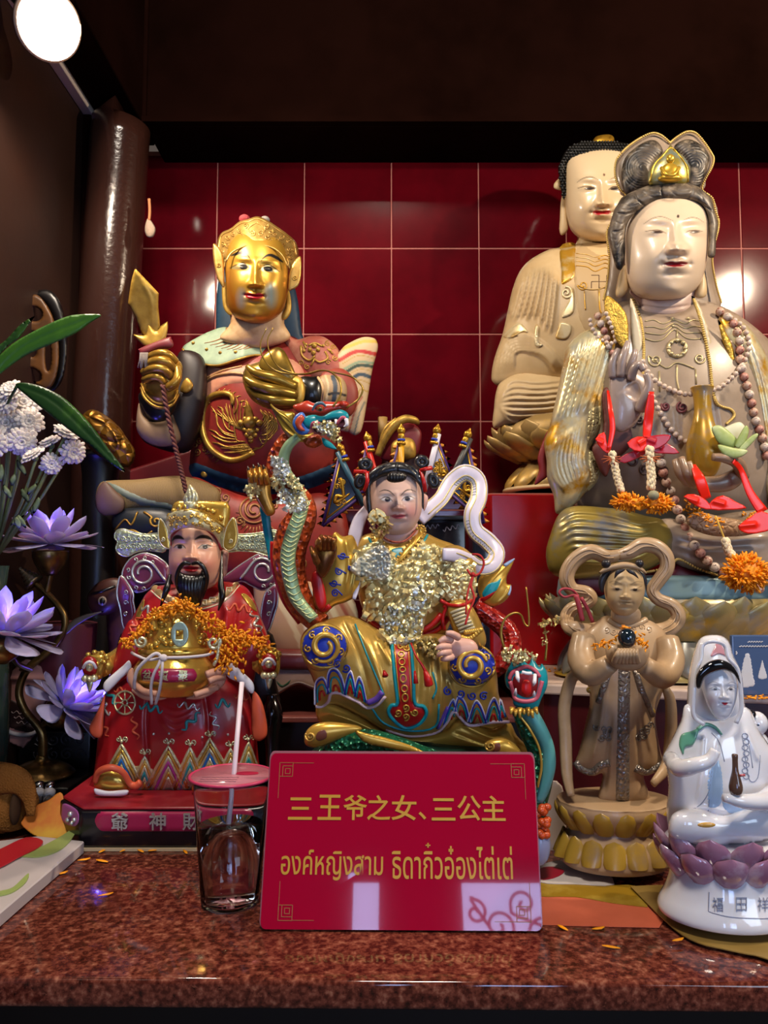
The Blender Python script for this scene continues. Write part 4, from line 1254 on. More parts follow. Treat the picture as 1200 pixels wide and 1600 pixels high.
    for q,r in (([(958,590,1.11),(957,570,1.105),(961,556,1.103),(966,546,1.105)],[7.5,6.5,5.5,4]),([(969,588,1.105),(972,565,1.098),(977,548,1.096),(981,534,1.10)],[8,7,6,4]),([(982,588,1.105),(987,568,1.096),(991,556,1.094),(992,547,1.096)],[7.5,6.5,5.5,4]),
                 ([(986,592,1.10),(991,576,1.09),(999,570,1.085),(1006,579,1.083)],[7.5,7,6.5,5]),([(1000,640,1.105),(1009,618,1.09),(1014,600,1.085),(1009,583,1.083)],[10,8.5,7,5])):
        hand.append(g_tube(q,r,n=10))
    obj('hand',hm,hand,root,label='raised right hand with thumb and forefinger joined')
    # hand with the vase
    h2 = [g_inf([(1052,726),(1060,748),(1085,765),(1130,769),(1155,759),(1163,742),(1158,724),(1140,735),(1115,744),(1090,742),(1075,732),(1065,718)],1.12,.8,.6)]
    for q,r in (([(1160,744,1.12),(1153,724,1.10),(1133,716,1.085),(1113,714,1.085)],[11,10,8,6]),([(1076,754,1.10),(1062,738,1.085),(1055,719,1.09)],[9,8,5.5]),([(1086,756,1.095),(1072,738,1.08),(1064,715,1.085)],[9,8,5.5]),([(1096,756,1.092),(1083,742,1.078),(1075,722,1.08)],[9,8,5.5])):
        h2.append(g_tube(q,r,n=10))
    obj('hand',M('hand_warm_glaze','9a7c64',.32,coat=.3),h2,root,label='left hand cupped under the vase')
    obj('vase',M('mustard_gilt_glaze','b58a2c',.28,.25,var=('8a8078',22,.55,.68),coat=.3),g_lathe(1097,[(605,13),(605,17.5),(608,17),(614,15),(628,13.2),(642,13.2),(658,16),(676,21.5),(694,26),(712,26.5),(732,22),(746,12),(748,0)],1.135,32),root)
    # lap
    mus = M('mustard_gilt','94803a',.32,.35,var=('7d7a74',14,.5,.62),coat=.15)
    fr = []
    for k in range(8):
        fr.append(([(872 + k * 3,815 + k * 9),(900,800 + k * 11),(950,805 + k * 10.5),(1000,818 + k * 7.5),(1032,816 + k * 5)],2.6,3.6))
    lap = obj('lap',mus,[g_inf([(896,791),(873,804),(860,835),(853,866),(862,896),(900,905),(960,902),(1010,892),(1046,868),(1060,840),(1036,813),(1010,806),(980,798),(945,793)],1.175,.75,.6,h=2.6,relief=fr)],root)
    obj('lap_cloth',taupe,[g_inf([(1000,830),(1040,810),(1080,815),(1150,800),(1240,800),(1260,850),(1240,900),(1180,918),(1130,902),(1080,890),(1050,876)],1.18,.6,.6,h=4,relief=[([(1050,850),(1100,862),(1180,860)],4,4),([(1060,835),(1120,845),(1200,840)],4,4),([(1060,868),(1120,885),(1190,890)],4,4)])],root)
    obj('lap_dish_hem',M('relief_hem','9a7a5c',.4,.1,bump=('cells',120,.8,.004)),g_inf([(1072,812),(1090,800),(1130,808),(1165,812),(1200,806),(1215,820),(1170,836),(1120,838),(1085,828)],1.13,.5,.4),root)
    obj('skirt',M('dark_crimson_glaze','6e1522',.4),g_inf([(900,893),(960,897),(1020,893),(1048,884),(1062,876),(1085,888),(1130,902),(1180,918),(1180,935),(1000,935),(900,925)],1.19,.4),root)
    A = resamp(cr([(905,893),(940,897),(990,896),(1030,890),(1050,880),(1062,874),(1090,888),(1128,901),(1180,917)],False,8),3.2,False)
    obj('hem_edging',gd,[g_wball(W(p[0],p[1],1.165).reshape(3),.0022,6,4) for p in A],root)
    seat = M('pale_teal_glaze','7d9a9c',.3,.1)
    obj('seat',seat,g_lathe(1045,[(898,150),(902,168),(915,172),(932,172),(940,150)],1.26,48,squash=.56),root)
    lg = M('lotus_worn_gilt','9a8a5a',.34,.35,var=('c09a24',14,.52,.66),var2=('8f8f8c',25,.5,.7))
    lo = obj('lotus_base',lg,g_lathe(1045,[(925,160),(940,180),(960,182),(980,160),(994,140),(1012,136),(1034,150),(1048,166),(1053,168),(1053,0)],1.26,56,squash=.56),root)
    obj('petals',lg,lotus_ring(1045,1.26,994,928,140,190,16,40,6,.56,cup=.3) + lotus_ring(1045,1.26,990,934,142,200,16,38,6,.56,off=.5,cup=.3),lo)
    obj('lower_petals',M('silver_glaze','8a8880',.3,.4,var=('a09a70',25,.5,.7)),lotus_ring(1045,1.26,996,1051,140,170,18,26,7,.56,tip=.35,cup=.4),lo)
    return Surf([bpy.data.objects[n] for n in [o.name for o in root.children_recursive if o.name in GEO]])


SG = guanyin()
M_PEARL = M('pinkish_pearl_bead','cdb6a4',.3,coat=.4)
M_WOODB = [M('carved_bead','c8a58e',.4,var=('8a4a3c',170,.52,.6)),M('carved_bead_pale','d3bfae',.4,var=('5c4038',190,.58,.64)),M('carved_bead_red','b88474',.4,var=('6d2a24',150,.5,.6))]
beads('bead_strand',[(947,490),(953,505),(962,532),(950,536),(935,527),(924,510),(922,500)],3.6,1.12,SG,M_PEARL,'pale pearl bead loop over the left shoulder of the grey-haired statue','beads',1.0,'bead strands on the large pale statue')
beads('bead_strand',[(1004,565),(1010,578),(1025,596),(1047,608),(1070,616),(1088,614),(1117,608),(1131,601),(1150,583),(1165,560),(1170,535),(1161,511),(1141,496)],4.4,1.12,SG,M_PEARL,'long pale pearl strand hanging across the chest behind the vase','beads',1.0,'bead strands on the large pale statue')
beads('bead_strand',[(1018,610),(1021,625),(1035,650),(1050,672),(1062,684),(1072,690)],4.6,1.12,SG,M_PEARL,'short pearl strand running from raised hand down to the vase','beads',1.0,'bead strands on the large pale statue')
beads('bead_strand',[(934,494),(939,506),(946,522),(950,540),(957,552)],6,1.12,SG,None,'short row of pinkish carved beads on the left shoulder','beads',.9,'bead strands on the large pale statue',M_WOODB)
beads('bead_strand',[(1125,487),(1138,497),(1150,515),(1156,535),(1156,556),(1160,580),(1167,603),(1174,628),(1180,655),(1190,680),(1198,712)],7,1.12,SG,None,'large carved bead strand hanging down the right side of the chest','beads',.9,'bead strands on the large pale statue',M_WOODB)
beads('bead_strand',[(1032,708),(1034,730),(1042,755),(1050,772),(1058,795),(1065,815),(1073,832),(1085,852),(1100,870),(1120,889),(1150,906),(1186,920)],7.6,1.12,SG,None,'large carved bead strand trailing over the lap to the big marigold','beads',1.7,'bead strands on the large pale statue',M_WOODB)


def jasmine(pts,Y,r=7):
    g = []
    A = resamp(cr(np.array(pts,float),False,6),r * 1.5,False)
    for i,p in enumerate(A):
        for k in range(6):
            a = k * PI / 3 + i * .5
            g.append(g_ball(p[0] + r * .55 * math.cos(a),p[1] + 2.5 * math.sin(a * 2),Y - .004 * math.sin(a),r * .42,r * .62,r * .42,7,5))
        g.append(g_ball(p[0],p[1],Y,r * .5,r * .8,None,7,5))
    return g


def garland(label,loc,parts,grp='ribbon garlands on the large pale statue'):
    root = thing('garland',label,'garland',loc,grp)
    for nm,m,g in parts: obj(nm,m,g,root)
    return root


def bow(pts_list,Y,th=.9):
    return [g_inf(q,Y + i * .004,.25,.25,R=2.2,sm=2,relief=[([q[0],tuple(np.mean(q,axis=0))],4,2)]) for i,q in enumerate(pts_list)]


garland('red ribbon with jasmine buds hanging at the left of the raised hand',V3(960,770,1.09),[
    ('ribbon',M_RIB,g_ribbon([(950,610,1.105),(954,640,1.09),(957,670,1.088),(951,704,1.088)],[4,8,9,6],th=.5)),
    ('bow',M_RIB,bow([[(930,686),(944,675),(948,690),(952,708),(942,704)]],1.09)),
    ('jasmine_strand',M_JAS,jasmine([(957,710),(961,730),(965,748),(970,764)],1.088,7)),
    ('sepals',M('rust_sepals','a04a24',.6),[g_tube([(956,716,1.086),(956 + 16 * math.cos(a),718 + 9 * math.sin(a),1.082)],[2,.8],n=5) for a in np.linspace(-.6,3.8,8)]),
    ('marigold',M_MARI,[g_marigold(985,785,1.075,34,10,110,.5,9),g_marigold(975,775,1.085,9,8,40)])])
garland('red ribbon bow with jasmine buds and marigold hanging between hand and vase',V3(1016,800,1.09),[
    ('ribbon',M_RIB,g_ribbon([(1018,612,1.08),(1015,640,1.085),(1012,665,1.09),(1010,685,1.088)],[8,14,15,12],th=.5)),
    ('bow',M_RIBD,bow([[(1010,685),(1025,680),(1048,680),(1040,694),(1020,704),(1008,702)],[(1020,690),(1042,692),(1062,708),(1040,709),(1018,706)],[(1010,698),(990,704),(967,716),(976,724),(1000,714),(1012,706)]],1.08)),
    ('bow_loop',M_RIB,bow([[(1010,686),(996,682),(980,692),(990,704),(1008,704)]],1.08)),
    ('jasmine_strand',M_JAS,jasmine([(1015,702),(1016,725),(1018,745),(1017,760)],1.078,8)),
    ('sepals',M('rust_sepals','b0582a',.6),[g_tube([(1016,716,1.076),(1016 + 17 * math.cos(a),716 + 8 * math.sin(a),1.072)],[2,.8],n=5) for a in np.linspace(-.4,3.6,7)]),
    ('marigold',M_MARI,g_marigold(1026,787,1.075,27,14,130,.45,12)),('bud',M('grey_green_bud','8f8a6c',.6),g_ball(1021,774,1.062,9,8))])
garland('red ribbon looped on the vase hand, ending in a big orange marigold',V3(1165,920,1.07),[
    ('ribbon',M_RIB,[g_ribbon([(1083,726,1.075),(1092,745,1.065),(1098,762,1.065),(1104,780,1.07)],[8,17,18,16],th=.5),g_ribbon([(1146,720,1.08),(1158,735,1.09),(1172,770,1.09),(1192,800,1.088)],[9,9,13,18],th=.5)]),
    ('bow',M_RIB,bow([[(1068,776),(1085,772),(1104,782),(1112,796),(1092,793)],[(1112,782),(1130,774),(1150,784),(1167,794),(1140,797),(1108,796)],[(1153,822),(1175,806),(1190,798),(1215,812),(1210,826),(1180,834),(1162,832)]],1.06)),
    ('straw_stalk',M('straw_stalk','d3a94a',.6),g_tube([(1118,806,1.065),(1125,824,1.06),(1133,845,1.06)],1.6,n=6)),
    ('jasmine_strand',M_JAS,jasmine([(1134,846),(1138,860),(1146,872)],1.055,8)),
    ('marigold',M_MARI,g_marigold(1166,895,1.045,39,29,330,.34,24))])
lp = thing('flower_petals','loose orange marigold shreds lying in the lap of the large pale statue','petals',V3(1110,820,1.10))
g = []
for k in range(70):
    t = random.random(); x = 1070 + 60 * t + random.gauss(0,7); y = 793 + 24 * t + random.gauss(0,5)
    if k > 52: x,y = 1170 + random.gauss(0,14),802 + random.gauss(0,4)
    a = random.random() * 6
    d = (SG.hit(x,y) or 1.1) - .002
    g.append(g_tube([(x,y,d),(x + 6 * math.cos(a),y + 4 * math.sin(a),d - .002)],[1.6,.8],n=5,flat=.6))
obj('shreds',M_MARI,g,lp,kind='stuff')
# green lotus bud lying behind the hand
lb = thing('lotus_bud','folded pale green lotus bud tucked beside the mustard vase','flower',V3(1145,716,1.10))
gm = M('lotus_bud_green','9cae62',.4,var=('c6cf9a',30,.45,.7)); gm2 = M('lotus_bud_pale','d3d2b4',.45)
for q,y,m in (([(1122,676),(1140,664),(1158,660),(1166,676),(1150,695),(1130,692)],1.105,gm2),([(1112,668),(1126,665),(1146,680),(1154,692),(1146,700),(1125,694),(1116,682)],1.09,gm),([(1148,696),(1155,680),(1165,665),(1170,672),(1166,688),(1155,700)],1.085,gm),([(1155,700),(1170,684),(1182,677),(1184,682),(1170,698),(1160,706)],1.085,gm),([(1122,695),(1148,700),(1168,704),(1160,713),(1146,716),(1130,710)],1.08,gm)):
    obj('petal',m,g_inf(q,y,.45,.4),lb)


# ================================================================== bearded official statue in red on a lettered base
def squig(S,pts,r,lift=.5): return g_sline(S,pts,[r * .5,r,r,r * .4],lift,6,5)


def wave(x0,y0,x1,y1,amp,n=4):
    t = np.linspace(0,1,n * 4 + 1)
    dx,dy = x1 - x0,y1 - y0; L = math.hypot(dx,dy)
    s = amp * np.sin(t * n * PI)
    return np.stack([x0 + dx * t - dy / L * s,y0 + dy * t + dx / L * s],-1)


def plane_map(px0,py0,Y,s):
    """text box in pixels at depth Y, facing the viewer"""
    def f(u,v,w):
        P = W(u,v,np.full(len(u),Y)); P[:,1] -= w
        return P
    return f


def caishen():
    root = thing('statue','bearded red-robed official statue in winged gold hat, holding a gold pot, at the left','statue',V3(273,1290,1.13))
    red = M('red_robe','b01c20',.34,var=('8e1520',14,.4,.7),coat=.25)
    gold = M('shiny_gold','d8b050',.22,.68,bump=('noise',120,.25))
    sgold = M('silvery_gold','dcd6ac',.24,.6,bump=('noise',170,.5,.003))
    purple = M('plum_lacquer','6a2c48',.25,coat=.4)
    silver = M('silver_paint','cfd0cc',.25,.7)
    orange = M('coral_paint','cf5a3c',.4)
    black = M('black_hair_paint','0c0b0d',.3,coat=.3)
    teal = M('teal_cloud_paint','2f8f92',.35)
    skin = face_mat(.34,coat=.15,key='skin')
    # base
    yf,zt = 1.0115,.054
    xs = [V3(125,1300,yf)[0],V3(92,1290,1.06)[0]]
    xr = [V3(421,1300,yf)[0],V3(452,1290,1.06)[0]]
    plan = [(xs[0],yf),(xr[0],yf),(xr[1],1.06),(xr[1],1.25),(xs[1],1.25),(xs[1],1.06)]
    base = obj('base',M('black_base_lacquer','0d0b12',.28,coat=.4),g_prism(plan,.0042,zt - .004,.004,3),root,ang=40)
    obj('base_pad',M('cream_felt','b8a384',.8),g_prism([(p[0],p[1] - .0015) for p in plan],.0006,.0042),root,smooth=False)
    obj('base_top',M('red_base_paint','8e1622',.4,var=('a03038',30,.5,.7)),g_prism([(p[0] * .985 - .0041,p[1] + (.004 if p[1] < 1.1 else 0)) for p in plan],zt - .004,zt,.0015,1),root,ang=40)
    S = Surf([base])
    pk = M('magenta_panel','9c1c48',.35,coat=.3)
    pl = obj('panel',pk,g_patch(S,[(147,1283),(150,1272),(158,1266),(170,1265),(376,1265),(388,1266),(396,1272),(399,1283),(396,1293),(388,1299),(376,1300),(170,1300),(158,1299),(150,1293)],2.2),root)
    for c,x in (('爺',188),('神',247),('財',299)):
        obj('lettering',silver,g_text(c,plane_map(0,0,yf - .0030,1),x - 13,x + 13,1296,1269,ext=.0035,bold=.012),pl,smooth=False)
    Sb = Surf([base])
    pp = obj('corner_panel',M('mauve_panel','a85a9a',.4),g_patch(Sb,[(96,1268),(98,1256),(108,1257),(121,1266),(124,1280),(118,1291),(105,1289),(96,1280)],2),root)
    obj('flower_boss',silver,[g_ball(x,y,(Sb.hit(x,y) or 1.03) - .004,r) for x,y,r in ((110,1272,4.5),(106,1281,4),(116,1281,3.6),(112,1286,3))],pp)
    # chair
    for q,m in (([(262,885),(250,873),(238,867),(222,865),(203,874),(191,895),(196,914),(214,925),(232,920),(243,911),(262,908)],1),([(347,905),(362,893),(380,880),(404,866),(422,867),(431,882),(432,906),(413,922),(393,915),(377,908),(355,914)],-1)):
        s = obj('chair_scroll',purple,g_inf(q,1.205,.55,.5,R=9),root)
        Ss = Surf([s])
        c = (224,896) if m > 0 else (411,892)
        obj('silver_scroll',silver,[g_sline(Ss,spiral(c[0],c[1],21,1.45,(-.5 if m > 0 else PI + .5) - m * 1.45 * 2 * PI,m,[(c[0] + m * 27,c[1] + 2),(c[0] + m * 35,c[1] + 12)],r0=.4),2.2,.8),g_sline(Ss,q,1.4,0,closed=True)] + [g_sline(Ss,spiral(c[0] + m * a,c[1] + b,3.5,1.1,a),.9,.3,5) for a,b in ((-24,-6),(-22,6),(-12,-22),(2,-25),(14,-18),(-12,22),(0,24))],s)
    for q in ([(190,900),(184,915),(183,932),(188,952),(193,980),(203,985),(211,962),(208,940),(207,925)],[(432,915),(434,940),(428,962),(420,985),(410,990),(408,960),(412,935),(418,922)]):
        s = obj('chair_rail',purple,g_inf(q,1.20,.6,R=6),root)
        Ss = Surf([s]); cx = np.mean([p[0] for p in q])
        obj('silver_scroll',silver,[g_sline(Ss,q,1.5,0,closed=True)] + [g_sline(Ss,spiral(cx,y,4,1.1,y),.9,.3,5) for y in (925,942,960)],s)
    obj('chair_body',BLACKP,[g_inf([(186,1060),(204,980),(410,980),(430,1060),(441,1108),(440,1125),(434,1160),(430,1247),(166,1247),(174,1120)],1.19,.5,R=22)],root)
    obj('chair_leg',M('black_gloss','141013',.15,coat=.5),g_lathe(425,[(1085,8),(1092,9),(1105,15),(1120,17),(1145,13),(1180,10),(1248,9)],1.12,28),root)
    # dragon-head arm ends
    for cx,cy,f in ((143,1042,-1),(420,1037,1)):
        d = [g_inf([(cx - 14,cy - 12),(cx - 8 * f,cy - 22),(cx + 6,cy - 25),(cx + 20,cy - 22),(cx + 24,cy - 10),(cx + 20,cy + 8),(cx + 14,cy + 20),(cx - 6,cy + 20),(cx - 14,cy + 6)] if f < 0 else [(cx - 17,cy - 4),(cx - 14,cy - 20),(cx,cy - 27),(cx + 15,cy - 20),(cx + 18,cy - 2),(cx + 14,cy + 18),(cx,cy + 25),(cx - 14,cy + 18)],1.075,.9,1.6)]
        for k in range(9):
            a = k * .75; d.append(g_ball(cx + 16 * math.cos(a) + (8 if f < 0 else 0),cy - 14 + 9 * math.sin(a),1.058,4.5,4,4,8,5))
        dr = obj('dragon_armrest',gold,d,root)
        x = cx - (3 if f < 0 else 0)
        mo = obj('mouth',red,g_inf([(x - 12,cy - 2),(x - 9,cy - 13),(x,cy - 17),(x + 10,cy - 12),(x + 12,cy + 2),(x + 8,cy + 12),(x - 8,cy + 12)],1.055,.8,.4),dr)
        obj('lip',WHITEP,g_tube([(x - 10,cy + 2,1.038),(x - 6,cy - 5,1.033),(x,cy - 8,1.032),(x + 6,cy - 5,1.033),(x + 10,cy + 2,1.038)],2.4),dr)
        obj('jaw_ornament',sgold,[g_ball(x,cy + 1,1.04,6),g_ball(x - 7,cy + 18,1.045,6),g_ball(x + 7,cy + 18,1.045,6),g_ball(x,cy + 19,1.04,5),g_inf([(x - 5,cy + 21),(x + 5,cy + 21),(x + 5,cy + 30),(x,cy + 40),(x - 4,cy + 31)],1.045,.9)],dr)
        obj('arm',gold,g_tube([(cx + (16 if f < 0 else -10),cy,1.08),(cx + (38 if f < 0 else -22),cy - 12,1.12),(cx + (52 if f < 0 else -30),cy - 24,1.15)],[17,15,12]),dr)
    # skirt and body
    fr = [([(232,1085),(228,1130),(232,1200)],3,-6),([(320,1085),(326,1130),(322,1200)],3,-6)]
    for k in range(4): fr.append(([(242 + 3 * k,1098 + k * 9),(275,1112 + k * 11),(310 - 3 * k,1098 + k * 9)],3,2.2))
    fr += [([(175,1110),(170,1160),(165,1210)],5,3),([(380,1110),(388,1160),(392,1200)],5,3)]
    sk = obj('skirt',red,g_inf([(200,1050),(167,1072),(158,1103),(153,1150),(147,1205),(139,1236),(170,1243),(203,1243),(270,1242),(330,1241),(390,1238),(410,1232),(404,1187),(400,1137),(392,1090),(372,1062),(330,1050)],1.115,.62,.5,h=3,relief=fr),root)
    bo = obj('robe',red,g_inf([(250,915),(230,926),(218,945),(204,970),(190,995),(188,1020),(200,1045),(260,1080),(330,1075),(372,1050),(420,1015),(418,992),(406,960),(395,932),(378,914),(340,908),(300,912)],1.15,.75,.6,h=3.4,relief=[([(232,935),(222,965),(215,1000)],4,3),([(372,945),(366,980),(370,1010)],3,-4),([(390,945),(392,975),(400,1000)],4,3),([(356,950),(352,985)],3,2.5)]),root)
    sl = each('sleeve',red,[g_inf([(205,968),(190,992),(178,1030),(170,1062),(185,1068),(205,1048),(222,1030),(225,990)],1.09,.8),g_inf([(395,965),(412,992),(422,1020),(402,1045),(392,1078),(372,1060),(352,1040),(348,1010),(365,985)],1.09,.8)],root)
    # raised hem of triangular waves
    Sk = Surf([sk])
    obj('hem_gilding',sgold,g_patch(Sk,[(147,1234),(152,1200),(160,1205),(176,1190),(190,1172),(205,1196),(226,1192),(244,1202),(263,1176),(281,1200),(297,1180),(313,1196),(328,1164),(344,1196),(360,1180),(374,1196),(388,1170),(402,1205),(404,1232),(330,1239),(230,1241)],1,sm=2),sk)
    bands = {'g': [],'s': [],'b': [],'p': [],'t': []}
    for px_,py_,hw,b in ((190,1163,44,'b'),(226,1182,34,'t'),(263,1166,46,'p'),(297,1168,36,'t'),(328,1154,46,'b'),(360,1170,36,'p'),(388,1160,30,'t')):
        for k in range(7):
            y = py_ + k * 8
            if y > 1222: break
            w_ = hw * .74 * (1 - k * .05); dn = min(60 - k * 3,1238 - y)
            m = b if k == 3 else ('s' if k % 2 else 'g')
            bands[m].append(g_sline(Sk,[(px_ - w_ * dn / 60,y + dn),(px_,y),(px_,y),(px_ + w_ * dn / 60,y + dn)],2.6,.8 + (k == 3) * .3,6,5,.8))
        bands['g'].append(g_ball(px_,py_ - 5,(Sk.hit(px_,py_ - 5) or 1.08) - .001,3))
        for sg in (-1,1): bands['g'].append(g_sline(Sk,spiral(px_ + sg * 5,py_ - 8,4.5,1.2,0,sg),1.2,.5,5))
    for k,m,nm in (('g',sgold,'gilt_wave_hem'),('s',gold,'gold_wave_hem'),('b',M('bright_blue_paint','1f6cc0',.3),'blue_chevrons'),('p',M('magenta_paint','b03a8a',.35),'magenta_chevrons'),('t',teal,'teal_chevrons')):
        obj(nm,m,bands[k],sk)
    wh = [g_sline(Sk,ellp(195,1098,16,18,18),1.7,.6,closed=True),g_sline(Sk,ellp(195,1098,4,4.5,10),1.5,.6,closed=True)]
    for k in range(8):
        a = k * PI / 4; wh.append(g_sline(Sk,[(195 + 4 * math.cos(a),1098 + 4 * math.sin(a)),(195 + 15 * math.cos(a),1098 + 17 * math.sin(a))],1.2,.5,5,2))
    obj('wheel_emblem',sgold,wh,sk)
    each('teal_cloud',teal,[squig(Sk,wave(218,1102,254,1110,5,5),2.4),squig(Sk,wave(284,1140,313,1114,4,4),2.6),squig(Sk,wave(336,1100,360,1098,6,3),2.4),squig(Sk,wave(168,1080,182,1100,4,3),2.4)],sk)
    each('silver_cloud',silver,[squig(Sk,wave(277,1100,312,1106,4.5,5),2),squig(Sk,wave(330,1112,340,1140,4,4),1.8),squig(Sk,wave(156,1115,172,1112,5,3),2),squig(Sk,wave(160,1090,166,1112,4,3),1.8)] + [g_ball(x,y,(Sk.hit(x,y) or 1.08) - .001,2.2) for x,y in ((240,1147),(264,1146),(335,1146),(356,1148),(316,1152))],sk)
    each('coral_cloud',orange,[squig(Sk,wave(208,1120,214,1155,4,4),2),squig(Sk,wave(366,1085,388,1090,5,3),2),squig(Sk,wave(160,1130,170,1150,4,3),1.8),squig(Sk,wave(178,1078,196,1076,4,3),1.8)],sk)
    Bo = Surf([bo] + sl)
    each('shoulder_cloud',orange,[squig(Bo,wave(355,947,392,952,5,5),2.2),squig(Bo,wave(200,990,222,960,4,5),2),squig(Bo,wave(392,950,398,980,3,3),1.8)],bo)
    obj('shoulder_scrolls',silver,[squig(Bo,wave(394,955,406,986,5,4),2.4),squig(Bo,wave(222,948,236,955,5,3),2.2)],bo)
    each('gold_leaf_motif',gold,[g_patch(Bo,[(376,928),(385,928),(398,942),(402,956),(392,950),(382,938)],2),g_patch(Bo,[(212,962),(218,945),(226,935),(224,952),(216,970)],2)],bo)
    co = obj('collar',M('tan_collar','a5865a',.4,.25),g_patch(Surf([bo]),[(244,914),(262,926),(280,936),(300,940),(320,936),(345,927),(366,910),(373,914),(352,936),(325,948),(300,951),(272,946),(250,934),(236,922)],3),root)
    Sc = Surf([co,bo]); mk_ = []
    for x,y,s in ((256,932,4),(270,938,4.5),(318,942,4.5),(332,938,4.5),(346,931,4.2),(358,922,4)):
        mk_.append(g_sline(Sc,[(x - s,y + s),(x - s,y - s),(x - s,y - s),(x + s,y - s),(x + s,y - s),(x + s,y + s * .5),(x + s,y + s * .5),(x - s * .2,y + s * .5),(x - s * .2,y + s * .5),(x - s * .2,y - s * .2)],.9,.4,5,2))
    obj('meander_pattern',M('cream_line_paint','ddd0ae',.4),mk_ + [g_sline(Sc,[(236,923),(251,936),(274,948),(300,953),(327,949),(354,937),(374,915)],1.3,.3)],co)
    # sleeves' white cuffs and coral linings
    obj('cuff',WHITEP,g_inf([(202,1032),(205,1046),(190,1060),(170,1080),(162,1078),(163,1066),(178,1052),(192,1040)],1.05,.7),root,label='white cuff on the left')
    obj('cuff',WHITEP,g_inf([(352,1040),(362,1036),(378,1049),(395,1066),(397,1080),(391,1083),(376,1068),(356,1058)],1.05,.7),root,label='white cuff on the right')
    each('sleeve_lining',orange,[g_inf([(164,1085),(154,1108),(141,1132),(141,1146),(152,1153),(160,1148),(162,1120)],1.085,.5),g_inf([(396,1080),(409,1096),(417,1130),(416,1150),(404,1158),(394,1148),(393,1110)],1.085,.5)],root)
    sk2 = M('hand_skin_paint','d39a80',.38)
    obj('hand',sk2,[g_inf([(201,1048),(208,1044),(214,1060),(222,1076),(240,1086),(262,1090),(240,1095),(218,1087),(204,1074),(198,1060)],1.04,.7),g_tube([(212,1070,1.03),(225,1080,1.015),(245,1084,1.012)],5),g_tube([(210,1078,1.035),(226,1088,1.02),(246,1090,1.02)],5)],root)
    obj('hand',sk2,[g_inf([(352,1046),(346,1040),(335,1048),(325,1056),(330,1066),(322,1076),(300,1086),(290,1092),(315,1092),(338,1080),(352,1066)],1.045,.7),g_tube([(350,1050,1.035),(336,1050,1.02),(322,1054,1.012)],6),g_tube([(348,1058,1.035),(336,1060,1.018),(326,1064,1.012)],5.5),g_tube([(340,1074,1.035),(322,1080,1.02),(304,1086,1.012)],5)],root)
    # gold pot with treasure
    yp = 1.06
    pot = obj('pot',gold,g_lathe(274,[(1010,46),(1012,55),(1017,57),(1021,55),(1024,51),(1030,54),(1040,61),(1052,64),(1066,58),(1078,46),(1086,34),(1088,0)],yp,48,squash=.82),root)
    heap = [g_lathe(274,[(945,0),(948,14),(958,28),(972,40),(990,46),(1013,50)],yp,36,squash=.8)]
    for k in range(60):
        a = RNG.uniform(-2.9,.2) if k % 3 else RNG.uniform(-PI,0); yy = RNG.uniform(950,1008)
        r = np.interp(yy,[945,958,972,990,1013],[6,28,40,46,50])
        heap.append(g_wball(V3(274,yy,yp) + np.array([r * math.cos(a),r * .8 * math.sin(a),0]) * yp / F,RNG.uniform(.003,.0055),8,6))
    obj('treasure',gold,heap + [g_ball(275,942,yp - .01,6),g_tube([(241,985,1.03),(241,965,1.035),(243,958,1.04)],[7,6,3])],pot)
    ci = obj('coin',M('silver_coin','b9d0c0',.3,.6,bump=('noise',200,.3)),g_inf(ellp(281,991,14,20,20),1.008,.3,.3,R=3,holes=[[(275,985),(275,985),(286,985),(286,985),(286,999),(286,999),(275,999),(275,999)]]),pot)
    each('pot_scroll',sgold,[g_tube(spiral(221,1002,10,1.4,1,1),2.6,1.02),g_tube(spiral(334,1004,11,1.4,2,-1,[(340,1025),(334,1040)]),2.8,1.02)],pot)
    Sp = Surf([pot])
    lbm = obj('pot_label',pk,g_patch(Sp,[(219,1055),(221,1047),(228,1044),(264,1044),(300,1044),(306,1047),(309,1055),(306,1063),(300,1066),(264,1067),(228,1066),(221,1063)],1.6,lift=.4),pot)
    Sl = Surf([lbm,pot])
    def wrap(u,v,w):
        y = np.array([(Sl.hit(a,b) or 1.0) for a,b in zip(u,v)])
        P = W(u,v,y - .0004 - w); return P
    for c,x in (('盆',230),('寶',255),('聚',286)): obj('lettering',sgold,g_text(c,wrap,x - 8,x + 8,1064,1047,ext=.0012,bold=.015),pot,smooth=False)
    # head
    bl = '151113'
    items = [('p',ellp(278,885,12,12),'d68f78',8),('p',ellp(326,882,12,12),'d68f78',8),
             ('p',[(272,855.5),(278,851.8),(285,852.5),(289,856),(281,857.6)],'b5a294',.5),('p',ellp(281,854.6,4,3,10),bl,.3),('l',[(271,856),(277,851.6),(285,851.8),(290,856.5)],[.8,2,2,1],bl),
             ('p',[(309.5,856.6),(315,852.3),(323,851.8),(331,854),(320,858)],'b5a294',.5),('p',ellp(320.5,854.6,4,3,10),bl,.3),('l',[(309,857),(315,852),(323,851.4),(333,854)],[1,2,2,.8],bl),
             ('p',[(267.6,847),(270.5,839.5),(277,835.6),(283.5,837.6),(287.5,842.8),(280,842),(273,843)],'1a1416',.5),('p',[(304,843.4),(309.5,837.8),(317.4,835.6),(325.5,837),(331,842),(332.6,848),(325,842.8),(315,841)],'1a1416',.5),
             ('p',[(286.5,886),(292,884.6),(297,883.6),(303,885),(310,886),(308,891.7),(299,894.5),(290,892)],'bf1f22',.6),('l',[(288,888),(298,888.4),(308,888)],.8,'7a1014'),('l',[(333,854),(341,853)],.7,'a84a3c')]
